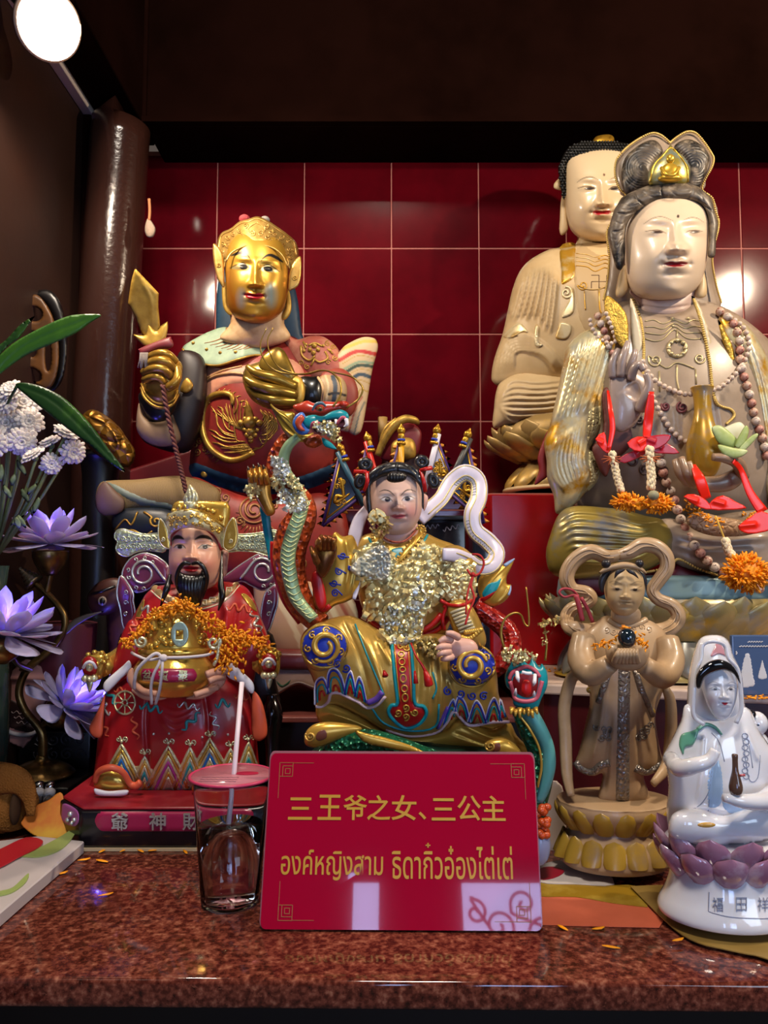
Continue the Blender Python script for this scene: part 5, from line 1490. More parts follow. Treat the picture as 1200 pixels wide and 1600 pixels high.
    hd = obj('head',skin,g_inf([(267,832),(264.5,858),(263.6,876),(265.5,897),(272,914),(285,924),(300,927),(318,923),(338,912),(345,890),(346.5,863),(343,846),(330,826),(300,815),(276,820)],1.115,1.05,.9,h=1.1,fn=face_fn((280,855),(320,855.5),(298.5,871),(298.5,888.5),(298,926),nose=1.25,wing=1.3,cheek=1.8),col=paint('dda588',items)),root)
    obj('ear',sk2,[g_inf([(344,862),(352,859),(357.5,864),(356,881),(354.5,896),(349.5,901),(345,893)],1.12,.8,relief=[([(349,866),(353,872),(351,886)],1.8,-2)])],root)
    obj('ear',sk2,g_inf([(266,880),(262,888),(260,896),(264,900),(268,895)],1.12,.8),root)
    fr = [([(280 + k * 5.4,898),(279 + k * 5,915),(283 + k * 4.4,940)],1.1,1.3) for k in range(8)]
    obj('beard',black,[g_inf([(282,893),(288,896),(299,897.5),(311,896),(316,890),(322,893),(325.5,905),(324,918),(318,932),(314,946),(306,947),(295,941),(284,937),(278,926),(273.5,914),(273,900),(277,890)],1.075,.8,.5,h=1.4,relief=fr)],root)
    obj('moustache',black,[g_tube([(298,881,1.062),(289,879.5,1.06),(281,887,1.062),(276,901,1.065),(277,916,1.07)],[2.4,3.4,3.6,3.4,2]),g_tube([(300,881,1.062),(310,879.5,1.06),(318,887,1.062),(323.5,902,1.065),(321,919,1.07),(314,940,1.075)],[2.4,3.4,3.6,3.4,3,1.6])],root)
    obj('side_lock',black,g_tube([(266,898,1.10),(260,921,1.09),(251,947,1.09)],[2.5,5.5,1.2]),root)
    obj('side_lock',black,g_tube([(346,862,1.11),(345.5,895,1.10),(345,914,1.095),(347.5,932,1.09),(341,954,1.09)],[2,3,5,5,1.2]),root)
    # hat
    hb = obj('hat_back',gold,g_inf([(268,800),(270,790),(275,784),(288,782),(350,783.5),(357,788),(360,796),(358,815),(350,830),(300,835),(268,825)],1.125,.6,.6,R=12),root)
    ht = obj('hat',sgold,g_inf([(265.5,853),(267,837),(279,828),(298,825),(317,828),(332,834),(341,846),(345.5,859),(351,848),(353.5,831),(349,820),(334.5,811),(313.5,798.5),(287,796),(270,800),(260,808),(258,828)],lambda x,y: 1.075 + ((x - 302) / 45) ** 2 * .03,.7,.8,R=9),root)
    Sh = Surf([ht])
    obj('hat_liner',red,g_sline(Sh,[(266,853),(267.5,838),(279,829),(298,826),(317,829),(332,835.5),(341,847),(346,860)],1.9,.2),ht)
    g = []
    for k in range(44):
        x = RNG.uniform(264,350); y = 800 + RNG.uniform(2,22) + max(0,(x - 318)) * .45 + max(0,285 - x) * .25
        d = Sh.hit(x,y)
        if d: g.append(g_sline(Sh,spiral(x,y,RNG.uniform(2.4,4),1.2,RNG.uniform(0,6),RNG.choice([-1,1])),.8,.5,5,3))
    for x,y in ((298,807),(310,808),(288,808),(301,818),(312,818),(290,819),(276,820),(330,822),(342,832)): g.append(g_ball(x,y,(Sh.hit(x,y) or 1.06) - .001,2.4))
    obj('hat_relief',gold,g + [g_sline(Sh,[(287,798),(300,796.5),(314,800),(335,813),(350,823)],1.4,.5)],ht)
    obj('hat_beads',gold,[g_ball(x,y,yy,r) for x,y,yy,r in ((281,793,1.085,5.5),(272,799,1.095,5),(265,806,1.10,4.6),(317,793,1.075,5.8),(325,797,1.08,4),(333,800,1.085,5.4),(345,810,1.095,5.2),(290,792,1.08,4.5),(309,792,1.075,4.5))],ht)
    obj('hat_flame',sgold,[g_inf([(296,756),(296,756),(304,763),(311,776),(309,785),(300,789),(289,788),(286,780),(291,768)],1.085,.7,relief=[([(297,762),(299,775),(298,786)],1.2,-1.5),([(303,768),(305,776),(303,786)],1.2,-1.5),([(292,772),(293,780),(294,787)],1.2,-1.5)],h=1.2),g_lathe(298.5,[(785,10),(790,11),(797,9)],1.085,20)],root)
    for q in ([(250,811),(257,819),(262,834),(265,856),(254,853),(248.5,842),(247.5,826)],[(365,809),(370,823),(371.5,842),(366,856),(355.5,860),(349,852),(351.5,834),(356,820)]):
        s = obj('hat_leaf',gold,g_inf(q,1.095,.4,.6,R=4),root); cx,cy = np.mean(q,axis=0)
        obj('leaf_scroll',sgold,[g_sline(Surf([s]),q,1.2,0,5,closed=True),g_sline(Surf([s]),spiral(cx,cy + 8,3.6,1.4),.9,.3,5)],s)
    for q,sg in (([(256,835),(230,835),(210,832),(193,827),(182,830),(179,840),(184,847),(181,857),(187,866),(200,869),(215,862),(235,860),(258,861)],1),([(352,836),(380,835),(410,832),(425,828),(436,831),(439,841),(434,848),(437,858),(430,867),(417,868),(400,863),(375,861),(352,861)],-1)):
        w = obj('hat_wing',M('pale_silver_gilt','c0c79c',.25,.7,bump=('noise',150,.8,.004)),g_inf(q,1.13,.4,.5,R=5),root)
        Sw = Surf([w]); g = [g_sline(Sw,q,1.3,0,5,closed=True)]
        x0 = 192 if sg > 0 else 426
        for k in range(15): g.append(g_sline(Sw,spiral(x0 + sg * (k % 8) * 8,842 + (k // 8) * 12,5,1.3,k),1,.5,5))
        obj('wing_relief',M('silver_relief','cdd3b0',.25,.75),g,w)
    # shoe
    sh = obj('shoe',gold,g_inf([(148,1232),(150,1214),(160,1204),(176,1202),(192,1210),(200,1226),(198,1236),(170,1238)],1.07,.95),root)
    obj('shoe_trim',orange,[g_tube([(149,1222,1.06),(153,1208,1.055),(164,1201,1.05),(178,1200,1.05),(193,1208,1.055),(203,1224,1.06),(212,1228,1.06),(220,1222,1.06)],[4,5,5.5,5.5,5,5,6,5])],sh)
    obj('sole',WHITEP,g_inf([(148,1232),(170,1236),(198,1234),(200,1240),(190,1244),(160,1244),(149,1241)],1.055,.9),sh)
    obj('shoe',gold,[g_inf([(300,1236),(306,1216),(324,1208),(344,1216),(350,1238),(326,1241)],1.07,.9)],root)
    return root


CA = caishen()
# marigold garland over the pot, and the white string tied round it
gl = thing('garland','shredded orange marigold garland draped over the gold pot','garland',V3(290,1045,1.03))
g = []
A = resamp(cr([(192,1004),(214,994),(232,972),(252,956),(285,944),(305,952),(325,968),(343,986),(367,994),(394,1001),(416,1012)],False,8),1.0,False)
for i in range(760):
    p = A[RNG.integers(len(A))] if i < 640 else np.array([358 + RNG.normal() * 9,1020 + RNG.normal() * 14])
    if i < 640 and p[0] < 225 and RNG.random() < .45: continue
    q = p + RNG.normal(size=2) * (4.2 if p[0] < 320 else 6.5)
    yy = 1.035 + .00002 * (q[0] - 280) ** 2 * .12 + RNG.uniform(-.014,.008) - max(0,q[1] - 960) * .0003
    a = RNG.uniform(0,2 * PI); L = RNG.uniform(5,11)
    g.append(g_tube([(q[0],q[1],yy),(q[0] + L * .5 * math.cos(a),q[1] + L * .5 * math.sin(a) + 1,yy - .004),(q[0] + L * math.cos(a),q[1] + L * math.sin(a) + 2,yy - .002)],[1,2.2,.7],n=5,sub=2,flat=.5))
obj('petals',M('marigold_garland','f09a10',.55,var=('cc7404',120,.45,.7)),g,gl,kind='stuff')
st = [g_tube([(206,1020,1.035),(213,1024,1.01),(232,1031,.995),(255,1028,.99),(290,1027,.988),(320,1024,1.0),(333,1020,1.02)],2.3),
      g_tube([(254,1028,.987),(244,1021,.984),(229,1031,.982),(215,1046,.985),(210.5,1062,.99),(210,1076,1.0)],2.7),g_tube([(252,1028,.985),(247,1040,.983),(240,1054,.984),(236,1074,.99),(237,1100,1.0)],2.4),
      g_tube([(254,1030,.985),(253,1050,.983),(249,1080,.992),(243,1100,1.005)],2.4),g_ball(255,1028,.985,7,6,5)]
so = obj('string',M('white_cotton_string','cdc3c8',.7),st)
tag(so,'thick white string tied in a bow around the gold pot','string')


# ================================================================== seated girl statue with dragons, centre
def flakes(S,poly,n,size,lift=2.5,spread=1.0):
    """crumpled scraps of leaf pressed onto a surface"""
    O = cr(poly,True,5); lo,hi = O.min(0),O.max(0); V = []; Fc = []
    k = 0
    while k < n:
        p = lo + RNG.random(2) * (hi - lo)
        if not inside(p[None],O)[0]: continue
        k += 1
        d = S.hit(*p) or S.mean
        a = RNG.uniform(0,PI); L = size * RNG.uniform(.6,1.5); w = size * RNG.uniform(.25,.6)
        c,s = math.cos(a),math.sin(a)
        b = len(V)
        for i,(u,v) in enumerate(((-1,-1),(0,-.8),(1,-1),(1,1),(0,.9),(-1,1))):
            q = p + np.array([c * u * L - s * v * w,s * u * L + c * v * w])
            h = lift * (RNG.uniform(.0,1.0) + (.8 if u == 0 else 0))
            V.append(W(q[0],q[1],d - h * d / F).reshape(3))
        Fc += [(b,b + 1,b + 4,b + 5),(b + 1,b + 2,b + 3,b + 4)]
    return np.array(V),Fc


def crumple(amp,p):
    D = [(RNG.uniform(0,PI),p * RNG.uniform(.6,1.6),RNG.random()) for _ in range(6)]
    return lambda x,y: amp * sum(np.abs(((x * math.cos(a) + y * math.sin(a) + 3 * np.sin((y * math.cos(a) - x * math.sin(a)) / q)) / q + f) % 1 - .5) for a,q,f in D) / 2


def princess():
    root = thing('statue','seated girl statue in gold robe with two dragons, behind the crimson sign','statue',V3(640,1330,.96))
    gold = M('robe_gold','c09848',.3,.48,var=('d3ab58',26,.45,.7),bump=('noise',150,.15))
    ygold = M('yellow_gold','d6a848',.28,.5)
    blue = M('cobalt_paint','2335a8',.32); white = M('lavender_white','d8d0e2',.3,coat=.2)
    teal = M('turquoise_paint','158f9c',.3); red = M('scarlet_paint','b81818',.32); hair = M('blue_black_hair','1a1719',.34,coat=.2,var=('4a4446',70,.55,.75),bump=('noise',90,.4))
    leaf = M('gold_leaf','ecd694',.3,.6); sleaf = M('silvery_leaf','e4e2d2',.3,.55)
    flesh = M('pink_skin','dcab9a',.35)
    violet = M('violet_paint','6d4aa8',.35); pinkp = M('pale_pink_paint','d9b8bc',.35)
    # mount
    obj('mount',M('mount_dark_green','14382c',.35,coat=.3),[g_bevbox(-.09,.165,.885,1.06,.0006,.06,.018,4),g_inf([(490,1170),(560,1150),(700,1160),(800,1170),(812,1240),(800,1300),(490,1300),(478,1230)],.965,.6,.6)],root)
    # skirt
    fr = [([(550,970),(575,1010),(600,1080),(598,1110)],4,4),([(535,968),(560,1020),(580,1090)],3,-3),([(590,1000),(612,1040)],3,3),([(650,1000),(655,1050),(652,1100)],4,-4),([(680,1000),(690,1060),(684,1130)],4,4),([(668,1000),(672,1060),(668,1120)],3,2.5),([(700,1060),(712,1100),(700,1130)],3,3)]
    sk = obj('skirt',gold,[g_inf([(469,1003),(476,986),(492,975),(510,968),(548,962),(585,980),(620,998),(680,990),(738,1005),(766,1030),(776,1052),(780,1088),(794,1126),(768,1140),(742,1131),(718,1121),(694,1142),(650,1152),(602,1142),(562,1118),(522,1100),(494,1106),(493,1076),(484,1050),(473,1028)],.955,.7,.7,h=2.8,relief=fr),
                            g_inf([(470,1010),(480,985),(505,972),(535,985),(545,1010),(530,1035),(505,1048),(485,1043)],.90,.8),g_inf([(700,1022),(730,1010),(762,1024),(774,1050),(760,1062),(735,1068),(708,1058)],.90,.75)],root)
    low = obj('lower_robe',ygold,[g_inf([(495,1100),(520,1098),(560,1115),(600,1138),(650,1150),(694,1140),(718,1120),(768,1138),(795,1128),(808,1150),(830,1178),(770,1185),(690,1170),(640,1178),(590,1165),(540,1145),(500,1130)],.965,.6,h=3,relief=[([(510,1112),(560,1130),(610,1155)],3,4),([(505,1122),(545,1138),(590,1160)],2.5,-3),([(720,1130),(760,1150),(810,1165)],3,4),([(710,1145),(750,1160),(790,1170)],2.5,-3)])],root)
    S = Surf([sk])
    for c,r,nm in (((507,1010),33,'knee_medallion'),((737,1040),33,'knee_medallion')):
        m = obj(nm,blue,g_patch(S,ellp(c[0],c[1],r + 3,r,18),1.2),sk)
        S2 = Surf([m,sk])
        g = [g_sline(S2,spiral(c[0],c[1],r * .75,1.5,1 + c[0],1,r0=.35),[3,4,5,5,4,2.5],1.4,7),g_sline(S2,ellp(c[0],c[1],r + 3,r,20),2,.5,closed=True)]
        for k in range(7):
            a = k * .9 + .3; g.append(g_sline(S2,spiral(c[0] + r * .78 * math.cos(a),c[1] + r * .75 * math.sin(a),6,1.2,a),1.6,.8,5))
        obj('dragon_relief',ygold,g,m)
    ap = obj('apron',red,g_patch(S,[(611,1006),(611,1006),(643,1006),(643,1006),(646,1060),(648,1098),(662,1104),(665,1116),(655,1130),(634,1138),(614,1124),(608,1112),(613,1102),(622,1098),(617,1060)],2.5),sk)
    Sa = Surf([ap,sk])
    obj('apron_border',teal,[g_sline(Sa,[(612,1007),(617,1060),(621,1098),(612,1102),(607,1112),(615,1125),(634,1138),(655,1131),(666,1116),(662,1104),(648,1098),(646,1060),(642,1007)],3,.8,7)],ap)
    obj('apron_ornament',ygold,[g_sline(Sa,[(616,1008),(621,1060),(625,1096)],1,1.5,5),g_sline(Sa,[(638,1008),(641,1060),(643,1096)],1,1.5,5)] + [g_sline(Sa,ellp(x,y,4.5,ry,10),1.3,1,5,closed=True) for x,y,ry in ((627,1022,4),(628,1034,5),(629,1046,4),(630,1060,6),(632,1076,5),(633,1090,6))] + [g_sline(Sa,spiral(x,y,6,1.4,x),1.5,1,5) for x,y in ((622,1114),(634,1120),(648,1113),(634,1106),(626,1010),(636,1012))],ap)
    # flame-shaped wave borders
    W1 = [[(493,1100),(494,1070),(505,1062),(514,1082)],[(512,1084),(514,1055),(522,1048),(532,1058),(540,1086)],[(538,1085),(544,1058),(549,1054),(556,1084)],[(554,1088),(560,1062),(566,1070),(572,1098)],
          [(690,1142),(700,1110),(708,1096),(713,1116)],[(710,1114),(716,1092),(726,1100),(734,1128)],[(732,1128),(742,1100),(750,1104),(760,1130)],[(758,1130),(766,1102),(774,1096),(784,1128)],[(780,1126),(782,1095),(790,1120)]]
    def shrink(q,t):
        A = np.array(q,float); b = (A[0] + A[-1]) / 2
        return (A * (1 - t) + b * t).tolist()
    obj('blue_waves',blue,[g_sline(S,q,1.5,.9,6) for q in W1],sk)
    obj('pale_waves',white,[g_sline(S,shrink(q,-.12),1.4,.3,6) for q in W1],sk)
    obj('teal_waves',teal,[g_sline(S,shrink(q,.28),1.5,.9,6) for q in W1],sk)
    obj('red_flames',red,[g_sline(S,shrink(q,.62),1.6,.7,6) for q in W1],sk)
    obj('blue_scrolls',blue,[g_sline(S,spiral(x,y,7,1.4,a),1.5,.6,5) for x,y,a in ((527,1038,3),(541,1044,0),(700,1080,2),(720,1084,0),(738,1087,1),(756,1088,3))],sk)
    hm = [g_sline(S,[(493,1104),(503,1104),(513,1096),(517,1084),(530,1083),(545,1090),(560,1097),(574,1106),(590,1101),(602,1088)],2.6,1,7),g_sline(S,[(603,1140),(640,1150),(680,1145),(697,1130),(708,1112),(718,1120),(732,1133),(750,1132),(770,1128),(796,1128)],2.6,1,7)]
    obj('hem_edging',pinkp,hm,sk)
    obj('hem_lining',violet,[g_sline(S,[(575,1098),(588,1092),(598,1080)],5,0,7),g_sline(S,[(684,1138),(692,1120),(700,1104)],3,0,7)],sk)
    obj('teal_piping',teal,[g_sline(S,[(555,975),(572,1020),(590,1062),(600,1086)],1.5,.8,5),g_sline(S,[(580,1105),(600,1130),(640,1142),(680,1135),(686,1100)],1.8,.6,5),g_sline(S,[(676,1050),(682,1075),(676,1092)],1.6,.8,5)],sk)
    each('tassel',red,[g_tube([(642,1005,.885),(650,1025,.875),(660,1040,.875),(666,1052,.875)],[1.5,1.5,2,3]),g_tube([(664,1048,.872),(668,1060,.87),(670,1070,.872)],[3,6,7],n=8),g_tube([(600,1048,.89),(602,1056,.885)],[2,5]),g_tube([(648,1048,.88),(650,1068,.876)],[1.5,4])],sk)
    # boots
    for q,i in (([(476,1150),(482,1138),(496,1130),(520,1128),(560,1134),(562,1144),(530,1156),(496,1168),(478,1164)],[(496,1144),(508,1140),(511,1152),(500,1158),(493,1154)]),([(757,1165),(766,1156),(790,1154),(808,1166),(812,1180),(770,1182)],[(768,1166),(780,1160),(782,1172),(770,1176)])):
        b = obj('boot',ygold,g_inf(q,.90,.8),root); Sb = Surf([b])
        obj('boot_inset',M('brown_inset','6b3a2c',.35),g_patch(Sb,i,1.2),b)
        obj('boot_scroll',gold,[g_sline(Sb,spiral(q[0][0] + 9,q[0][1] + 1,8,1.6),2,1)],b)
    # torso
    to = obj('torso',gold,g_inf([(590,832),(566,838),(556,860),(562,890),(560,930),(572,965),(580,990),(640,1006),(690,995),(706,960),(700,920),(720,880),(715,855),(685,842),(655,830),(620,838)],.985,.72,.7,h=3),root)
    St = Surf([to])
    ua = obj('sleeve',gold,[g_inf([(690,858),(715,852),(738,868),(745,900),(742,930),(730,948),(700,946),(688,920),(684,885)],.965,.8),g_inf([(700,945),(728,938),(748,965),(760,1000),(748,1016),(728,1000),(708,985)],.94,.8)],root,label='gold sleeve of the lowered arm')
    Su = Surf([ua])
    obj('ribbed_cuff',M('pearl_cuff','d9cda8',.35,.2),[g_sline(Su,[(704 + k * 2.4,958 + k * 5),(716 + k * 2.6,953 + k * 5),(727 + k * 2.4,950 + k * 5)],2.3,.5,6) for k in range(7)],ua)
    obj('red_binding',red,[g_sline(Su,[(688,938),(705,946),(728,944),(744,930)],3,.8),g_sline(Su,[(693,950),(700,942),(692,965),(694,985)],3,.8)],ua)
    obj('bracelet',ygold,[g_ball(722 + 3.6 * k,996 + 5 * math.sin(k * .5) - k,.905,4.4) for k in range(9)] + [g_ball(728 + 3 * k,988 - .5 * k,.905,4) for k in range(8)],root)
    hd = [g_inf([(690,1002),(700,994),(718,996),(738,1000),(747,1012),(742,1026),(725,1033),(706,1030),(694,1022)],.895,.8)]
    for q in ([(705,1000,.88),(694,998,.872),(686,1003,.87)],[(702,1010,.877),(690,1010,.868),(682,1014,.868)],[(702,1018,.877),(691,1020,.868),(684,1024,.87)],[(706,1026,.88),(696,1029,.872),(690,1030,.875)],[(716,996,.88),(706,990,.872),(697,989,.87)]): hd.append(g_tube(q,[6,5,3.4],n=8))
    obj('hand',flesh,hd,root,label='pale pink hand holding a scrap of gold leaf')
    ls = obj('raised_sleeve',ygold,g_inf([(522,832),(536,838),(552,838),(562,870),(563,905),(560,928),(540,941),(522,947),(505,962),(494,955),(489,935),(490,905),(500,880),(512,860)],.955,.7,.6,h=2,relief=[([(540,842),(545,880),(540,920)],3,3),([(555,850),(556,890),(550,925)],2.5,3)]),root)
    Sl = Surf([ls])
    obj('blue_spirals',blue,[g_sline(Sl,spiral(x,y,r,1.5,a,1,[(x + r + 5,y + 3)]),1.3,.5,5) for x,y,r,a in ((535,868,6,0),(530,893,6,1),(522,911,6,0),(524,927,6,2),(548,888,4,1))],ls)
    obj('sleeve_lining',red,[g_sline(Sl,[(490,905),(496,930),(503,952),(516,946)],5,0),g_inf([(487,900),(500,895),(510,935),(505,952),(494,945)],.935,.5)],ls)
    br = M('bronze_hand','7a4420',.3,.6,var=('c08c3a',60,.5,.7))
    hn = [g_inf([(490,860),(498,846),(515,842),(526,850),(525,870),(515,892),(505,903),(496,895),(492,878)],.93,.8)]
    for k in range(4): hn.append(g_tube([(500 + k * 6.5,858,.915),(500 + k * 7.2,845 - (1.5 - abs(k - 1.5)) * 3,.905),(502 + k * 7.2,838 + k,.92)],[5,5,3.4],n=8))
    hn.append(g_tube([(496,880,.915),(490,865,.91),(486,855,.918)],[6,5,3.4],n=8))
    obj('hand',br,hn,root,label='raised bronze-coloured fist')
    # collars
    for q in ([(585,832),(592,838),(610,862),(620,880),(612,884),(598,866),(583,845)],[(655,822),(664,830),(650,852),(632,874),(620,882),(622,870),(640,846)]):
        c = obj('collar',ygold,g_patch(St,q,4),root)
        Sc = Surf([c,to]); A = resamp(cr(q,True,4),6,True)
        obj('collar_beading',gold,[g_ball(p[0],p[1],(Sc.hit(*p) or .93) - .001,2.6,None,None,7,5) for p in A],c)
    obj('teal_collar_edge',teal,[g_sline(St,[(668,836),(658,852),(640,872)],2,1),g_sline(St,[(576,840),(588,862),(602,876)],2,1),g_patch(St,[(612,858),(632,856),(626,870),(620,878),(614,870)],1.5)],root)
    obj('waist_sash',red,[g_sline(St,[(572,962),(600,985),(640,995),(680,985),(700,965)],5,.5),g_sline(St,[(690,960),(676,975),(660,985)],5,2)],root)
    St2 = Surf([to,ls,ua,sk])
    body_poly = [(548,880),(560,858),(590,845),(608,858),(620,880),(640,868),(668,850),(700,868),(690,900),(692,930),(668,960),(655,1000),(600,1000),(592,975),(566,962),(575,925),(560,905)]
    obj('gold_leaf',leaf,[g_patch(St2,body_poly,2,h=1.7,fn=crumple(9,11)),flakes(St2,body_poly,260,8,9)],root,kind='stuff',label='crumpled gold leaf pressed over the chest')
    obj('silver_leaf',sleaf,[g_patch(St2,[(546,890),(570,862),(596,850),(612,868),(606,905),(575,905)],4,h=1.5,fn=crumple(10,8),lift=4),flakes(St2,[(600,950),(655,950),(650,1000),(600,1000)],110,5,10),flakes(St2,[(650,900),(668,930),(660,960),(645,940)],20,7,10)],root,kind='stuff',label='pale silvery leaf over the chest')
    obj('sleeve_leaf',leaf,[flakes(St2,[(688,880),(712,872),(738,885),(742,915),(735,932),(700,935),(686,915)],130,7,5),g_patch(St2,[(688,880),(712,872),(738,885),(742,915),(735,932),(700,935),(686,915)],2,h=1.6,fn=crumple(6,10)),flakes(Surf([sk,to]),[(652,1002),(668,996),(690,1004),(688,1022),(678,1028),(664,1016)],60,5,16)],root,kind='stuff',label='gold leaf on the lowered sleeve and in the hand')
    # head
    items = [('p',ellp(601,800,11,11),'d89a90',7),('p',ellp(642,799,11,11),'d89a90',7),('p',ellp(622,795,9,5),'cf8f82',5,.6),('p',[(592,778),(598,772),(608,772),(614,779),(604,778)],'e3cfc9',1.6),('p',[(628,778),(634,771),(643,770),(650,776),(638,777)],'e3cfc9',1.6),
             ('p',[(595,780.5),(601,777.6),(608,778.6),(612.5,782.8),(604,784)],'ddd2d2',.5),('p',ellp(605.5,780.8,4.4,3.5,10),'2c2438',.4),('p',ellp(605.5,780.8,1.7,1.8,8),'0c0a10',.3),('l',[(594,780.5),(601,776.8),(608,777.6),(613,783)],[.6,1.5,1.5,.8],'2a2024'),
             ('p',[(628.6,781.5),(633,777.2),(640,776),(647.5,779),(638,783)],'ddd2d2',.5),('p',ellp(636.5,779.4,4.4,3.5,10),'2c2438',.4),('p',ellp(636.5,779.4,1.7,1.8,8),'0c0a10',.3),('l',[(628,782),(632.6,776.8),(640,775.4),(648,779)],[.8,1.5,1.5,.6],'2a2024'),
             ('l',[(592.3,768.5),(600,765.8),(608.7,767.6),(616.5,774.5)],[.6,1.7,1.8,.8],'2e2624'),('l',[(626,774.5),(633.5,767),(641,765.2),(650,768.5)],[.8,1.8,1.7,.6],'2e2624'),
             ('p',[(611,806),(617,803.6),(621.5,804.6),(626,803.2),(634,805.4),(629,809.4),(621.5,811),(615,809.4)],'c0505a',.6),('l',[(610,805.6),(621.5,807),(635,804.8)],.9,'8a3038')]
    obj('head',face_mat(.34,coat=.2,key='doll'),g_inf([(583,745),(579,768),(580,788),(582,803),(587,816),(596,827),(608,834.5),(621,836.5),(636,833),(648,823),(656,808),(660,790),(659,768),(654,745),(640,730),(619,726),(598,731)],.965,1.05,.9,h=1.1,fn=face_fn((603.5,781),(637.5,780),(622.5,794),(622,807),(621,836),nose=1.0,wing=.7,lips=.9),col=paint('e0b9a8',items)),root)
    obj('neck',flesh,g_inf([(598,820),(594,840),(604,862),(620,872),(636,858),(652,836),(648,815)],.975,.7),root)
    A = resamp(cr([(596,836),(604,843),(616,847),(630,846),(642,838),(650,828)],False,6),3.4,False)
    obj('necklace',M('brick_bead','a8503a',.35),[g_ball(p[0],p[1],.935 + .00004 * (p[0] - 622) ** 2,1.9,None,None,7,5) for p in A],root)
    fr = [([(612,725),(595,735),(582,752)],1.2,-1.5),([(606,726),(588,738),(577,756)],1.2,-1.5),([(630,725),(646,735),(656,752)],1.2,-1.5),([(620,723),(620,738)],1.4,-1.5),([(600,728),(582,744)],1.2,-1.5),([(640,728),(656,744)],1.2,-1.5)]
    h = obj('hair',hair,g_inf([(575,802),(571.5,780),(572,762),(575,742),(587,730),(603,723.5),(620,721.5),(638,724),(650,730.6),(656.5,740),(661,755),(662.5,773),(662,795),(659,790),(658.5,770),(654,757),(646,749),(634,744),(603,744),(589,750),(580,758),(579,772),(581,800)],.945,1.0,1.2,h=1.3,relief=fr),root)
    obj('fringe',hair,g_inf([(604,748),(606,741),(613,737),(622,737.5),(631,738.5),(635.5,744),(633,750),(625,753.6),(614,754.2),(607,752)],.915,.9,h=1,relief=[([(608 + 5 * k,739),(608 + 5 * k,752)],.9,-1.2) for k in range(6)]),h)
    for q in ([(566,722),(575,730),(572,740)],[(650,732),(656,720),(664,718)]): pass
    for c1,c2 in (((571,726),(563,752)),((659,722),(677,751))):
        obj('hair_bun',hair,[g_tube(np.c_[ellp(c1[0],c1[1],7,6.5,12),np.full(12,.965)].tolist(),5,closed=True,n=10),g_ball(c1[0],c1[1],.968,8)],root)
        obj('hair_bun',hair,[g_tube(np.c_[ellp(c2[0],c2[1],5,8,12,-.3 if c2[0] > 600 else .3),np.full(12,.97)].tolist(),5,closed=True,n=10),g_ball(c2[0],c2[1],.972,6,10)],root)
    for q in ([(553,737,.955),(566,737,.945),(573,737,.945)],[(573,737,.945),(574,752,.94),(569,768,.945)]): obj('hair_ribbon',red,g_ribbon(q,[7,6,5],th=1),root)
    for q in ([(656,735,.945),(664,733,.94),(675,731,.945)],[(657,735,.945),(662,752,.94),(664,769,.945)]): obj('hair_ribbon',red,g_ribbon(q,[5,6,7],th=1),root)
    obj('ear',flesh,g_inf([(574,777),(569,776),(567.5,784),(571,795),(575,797)],.972,.8),root)
    obj('ear',flesh,g_inf([(661,774),(665,772),(669,778),(667,790),(662,798)],.972,.8),root)
    obj('cheek_leaf',leaf,[g_inf([(583,796),(588,800),(593,805),(590,818),(580,813),(575,806)],.94,.25,.2,R=2),g_inf([(587,795),(600,800),(606,812),(606,822),(597,828),(590,815)],.935,.25,.2,R=2),flakes(Surf([to]),[(578,808),(606,806),(612,825),(596,838),(580,832)],40,4,42)],root,label='gold leaf stuck on the left cheek')
    # white shawl streaming behind
    P = [(655,812,1.0),(672,795,1.01),(690,778,1.02),(706,753,1.03),(727,739,1.03),(746,750,1.03),(748,777,1.02),(738,803,1.01),(742,828,1.01),(762,846,1.01),(776,864,1.0),(768,882,.99),(750,886,.98),(732,876,.96),(712,868,.945),(692,866,.935)]
    sh = obj('shawl',white,g_ribbon(P,[22,22,24,27,28,27,27,27,27,29,27,26,24,22,22,20],th=4),root,label='white shawl streaming in a loop on the right')
    Ss = Surf([sh])
    A = cr(np.array(P)[:,:2],False,6); T = frames(np.c_[A,np.zeros(len(A))])[:,:2]; N = np.c_[-T[:,1],T[:,0]]
    obj('shawl_edging',M('cream_gilt','cdb878',.35,.3),[g_sline(Ss,(A + N * 4)[4:-6],1.1,.4,5,1),g_sline(Ss,(A + N * 11)[2:-4],1.2,0,5,1),g_sline(Ss,(A - N * 11)[2:-4],1.2,0,5,1)],sh)
    ft = []
    for i in list(range(18,36)) + list(range(44,60)): ft.append(g_sline(Ss,[A[i] + N[i] * 4.5,A[i] + N[i] * 10 + T[i] * 2],.8,.3,4,1))
    obj('feather_lines',M('grey_line','b0b4b8',.4),ft,sh)
    obj('shawl',white,g_ribbon([(574,794,.995),(562,812,.99),(555,835,.985),(552,860,.98),(557,890,.965),(558,915,.95),(553,936,.945)],[14,20,22,16,9,9,6],th=3),root,label='white shawl falling on the left')
    # tail flame and scaled dragon behind
    fl = obj('tail_flame',ygold,g_inf([(750,934),(746,914),(752,898),(765,892),(775,882),(790,880),(805,872),(805,872),(798,888),(792,900),(792,912),(799,913),(799,913),(797,928),(788,940),(772,948),(760,946)],1.0,.6,h=1.6,relief=[([(755,930),(770,905),(795,880)],1.6,2),([(765,940),(780,915),(790,900)],1.6,2),([(776,944),(790,930),(796,918)],1.6,2)]),root)
    Sf = Surf([fl])
    obj('flame_teal',teal,g_patch(Sf,[(753,928),(760,915),(768,910),(776,908),(784,902),(778,920),(770,928),(758,936)],1.4),fl); obj('flame_red',red,g_patch(Sf,[(748,936),(760,930),(776,922),(766,934),(752,942)],2),fl)
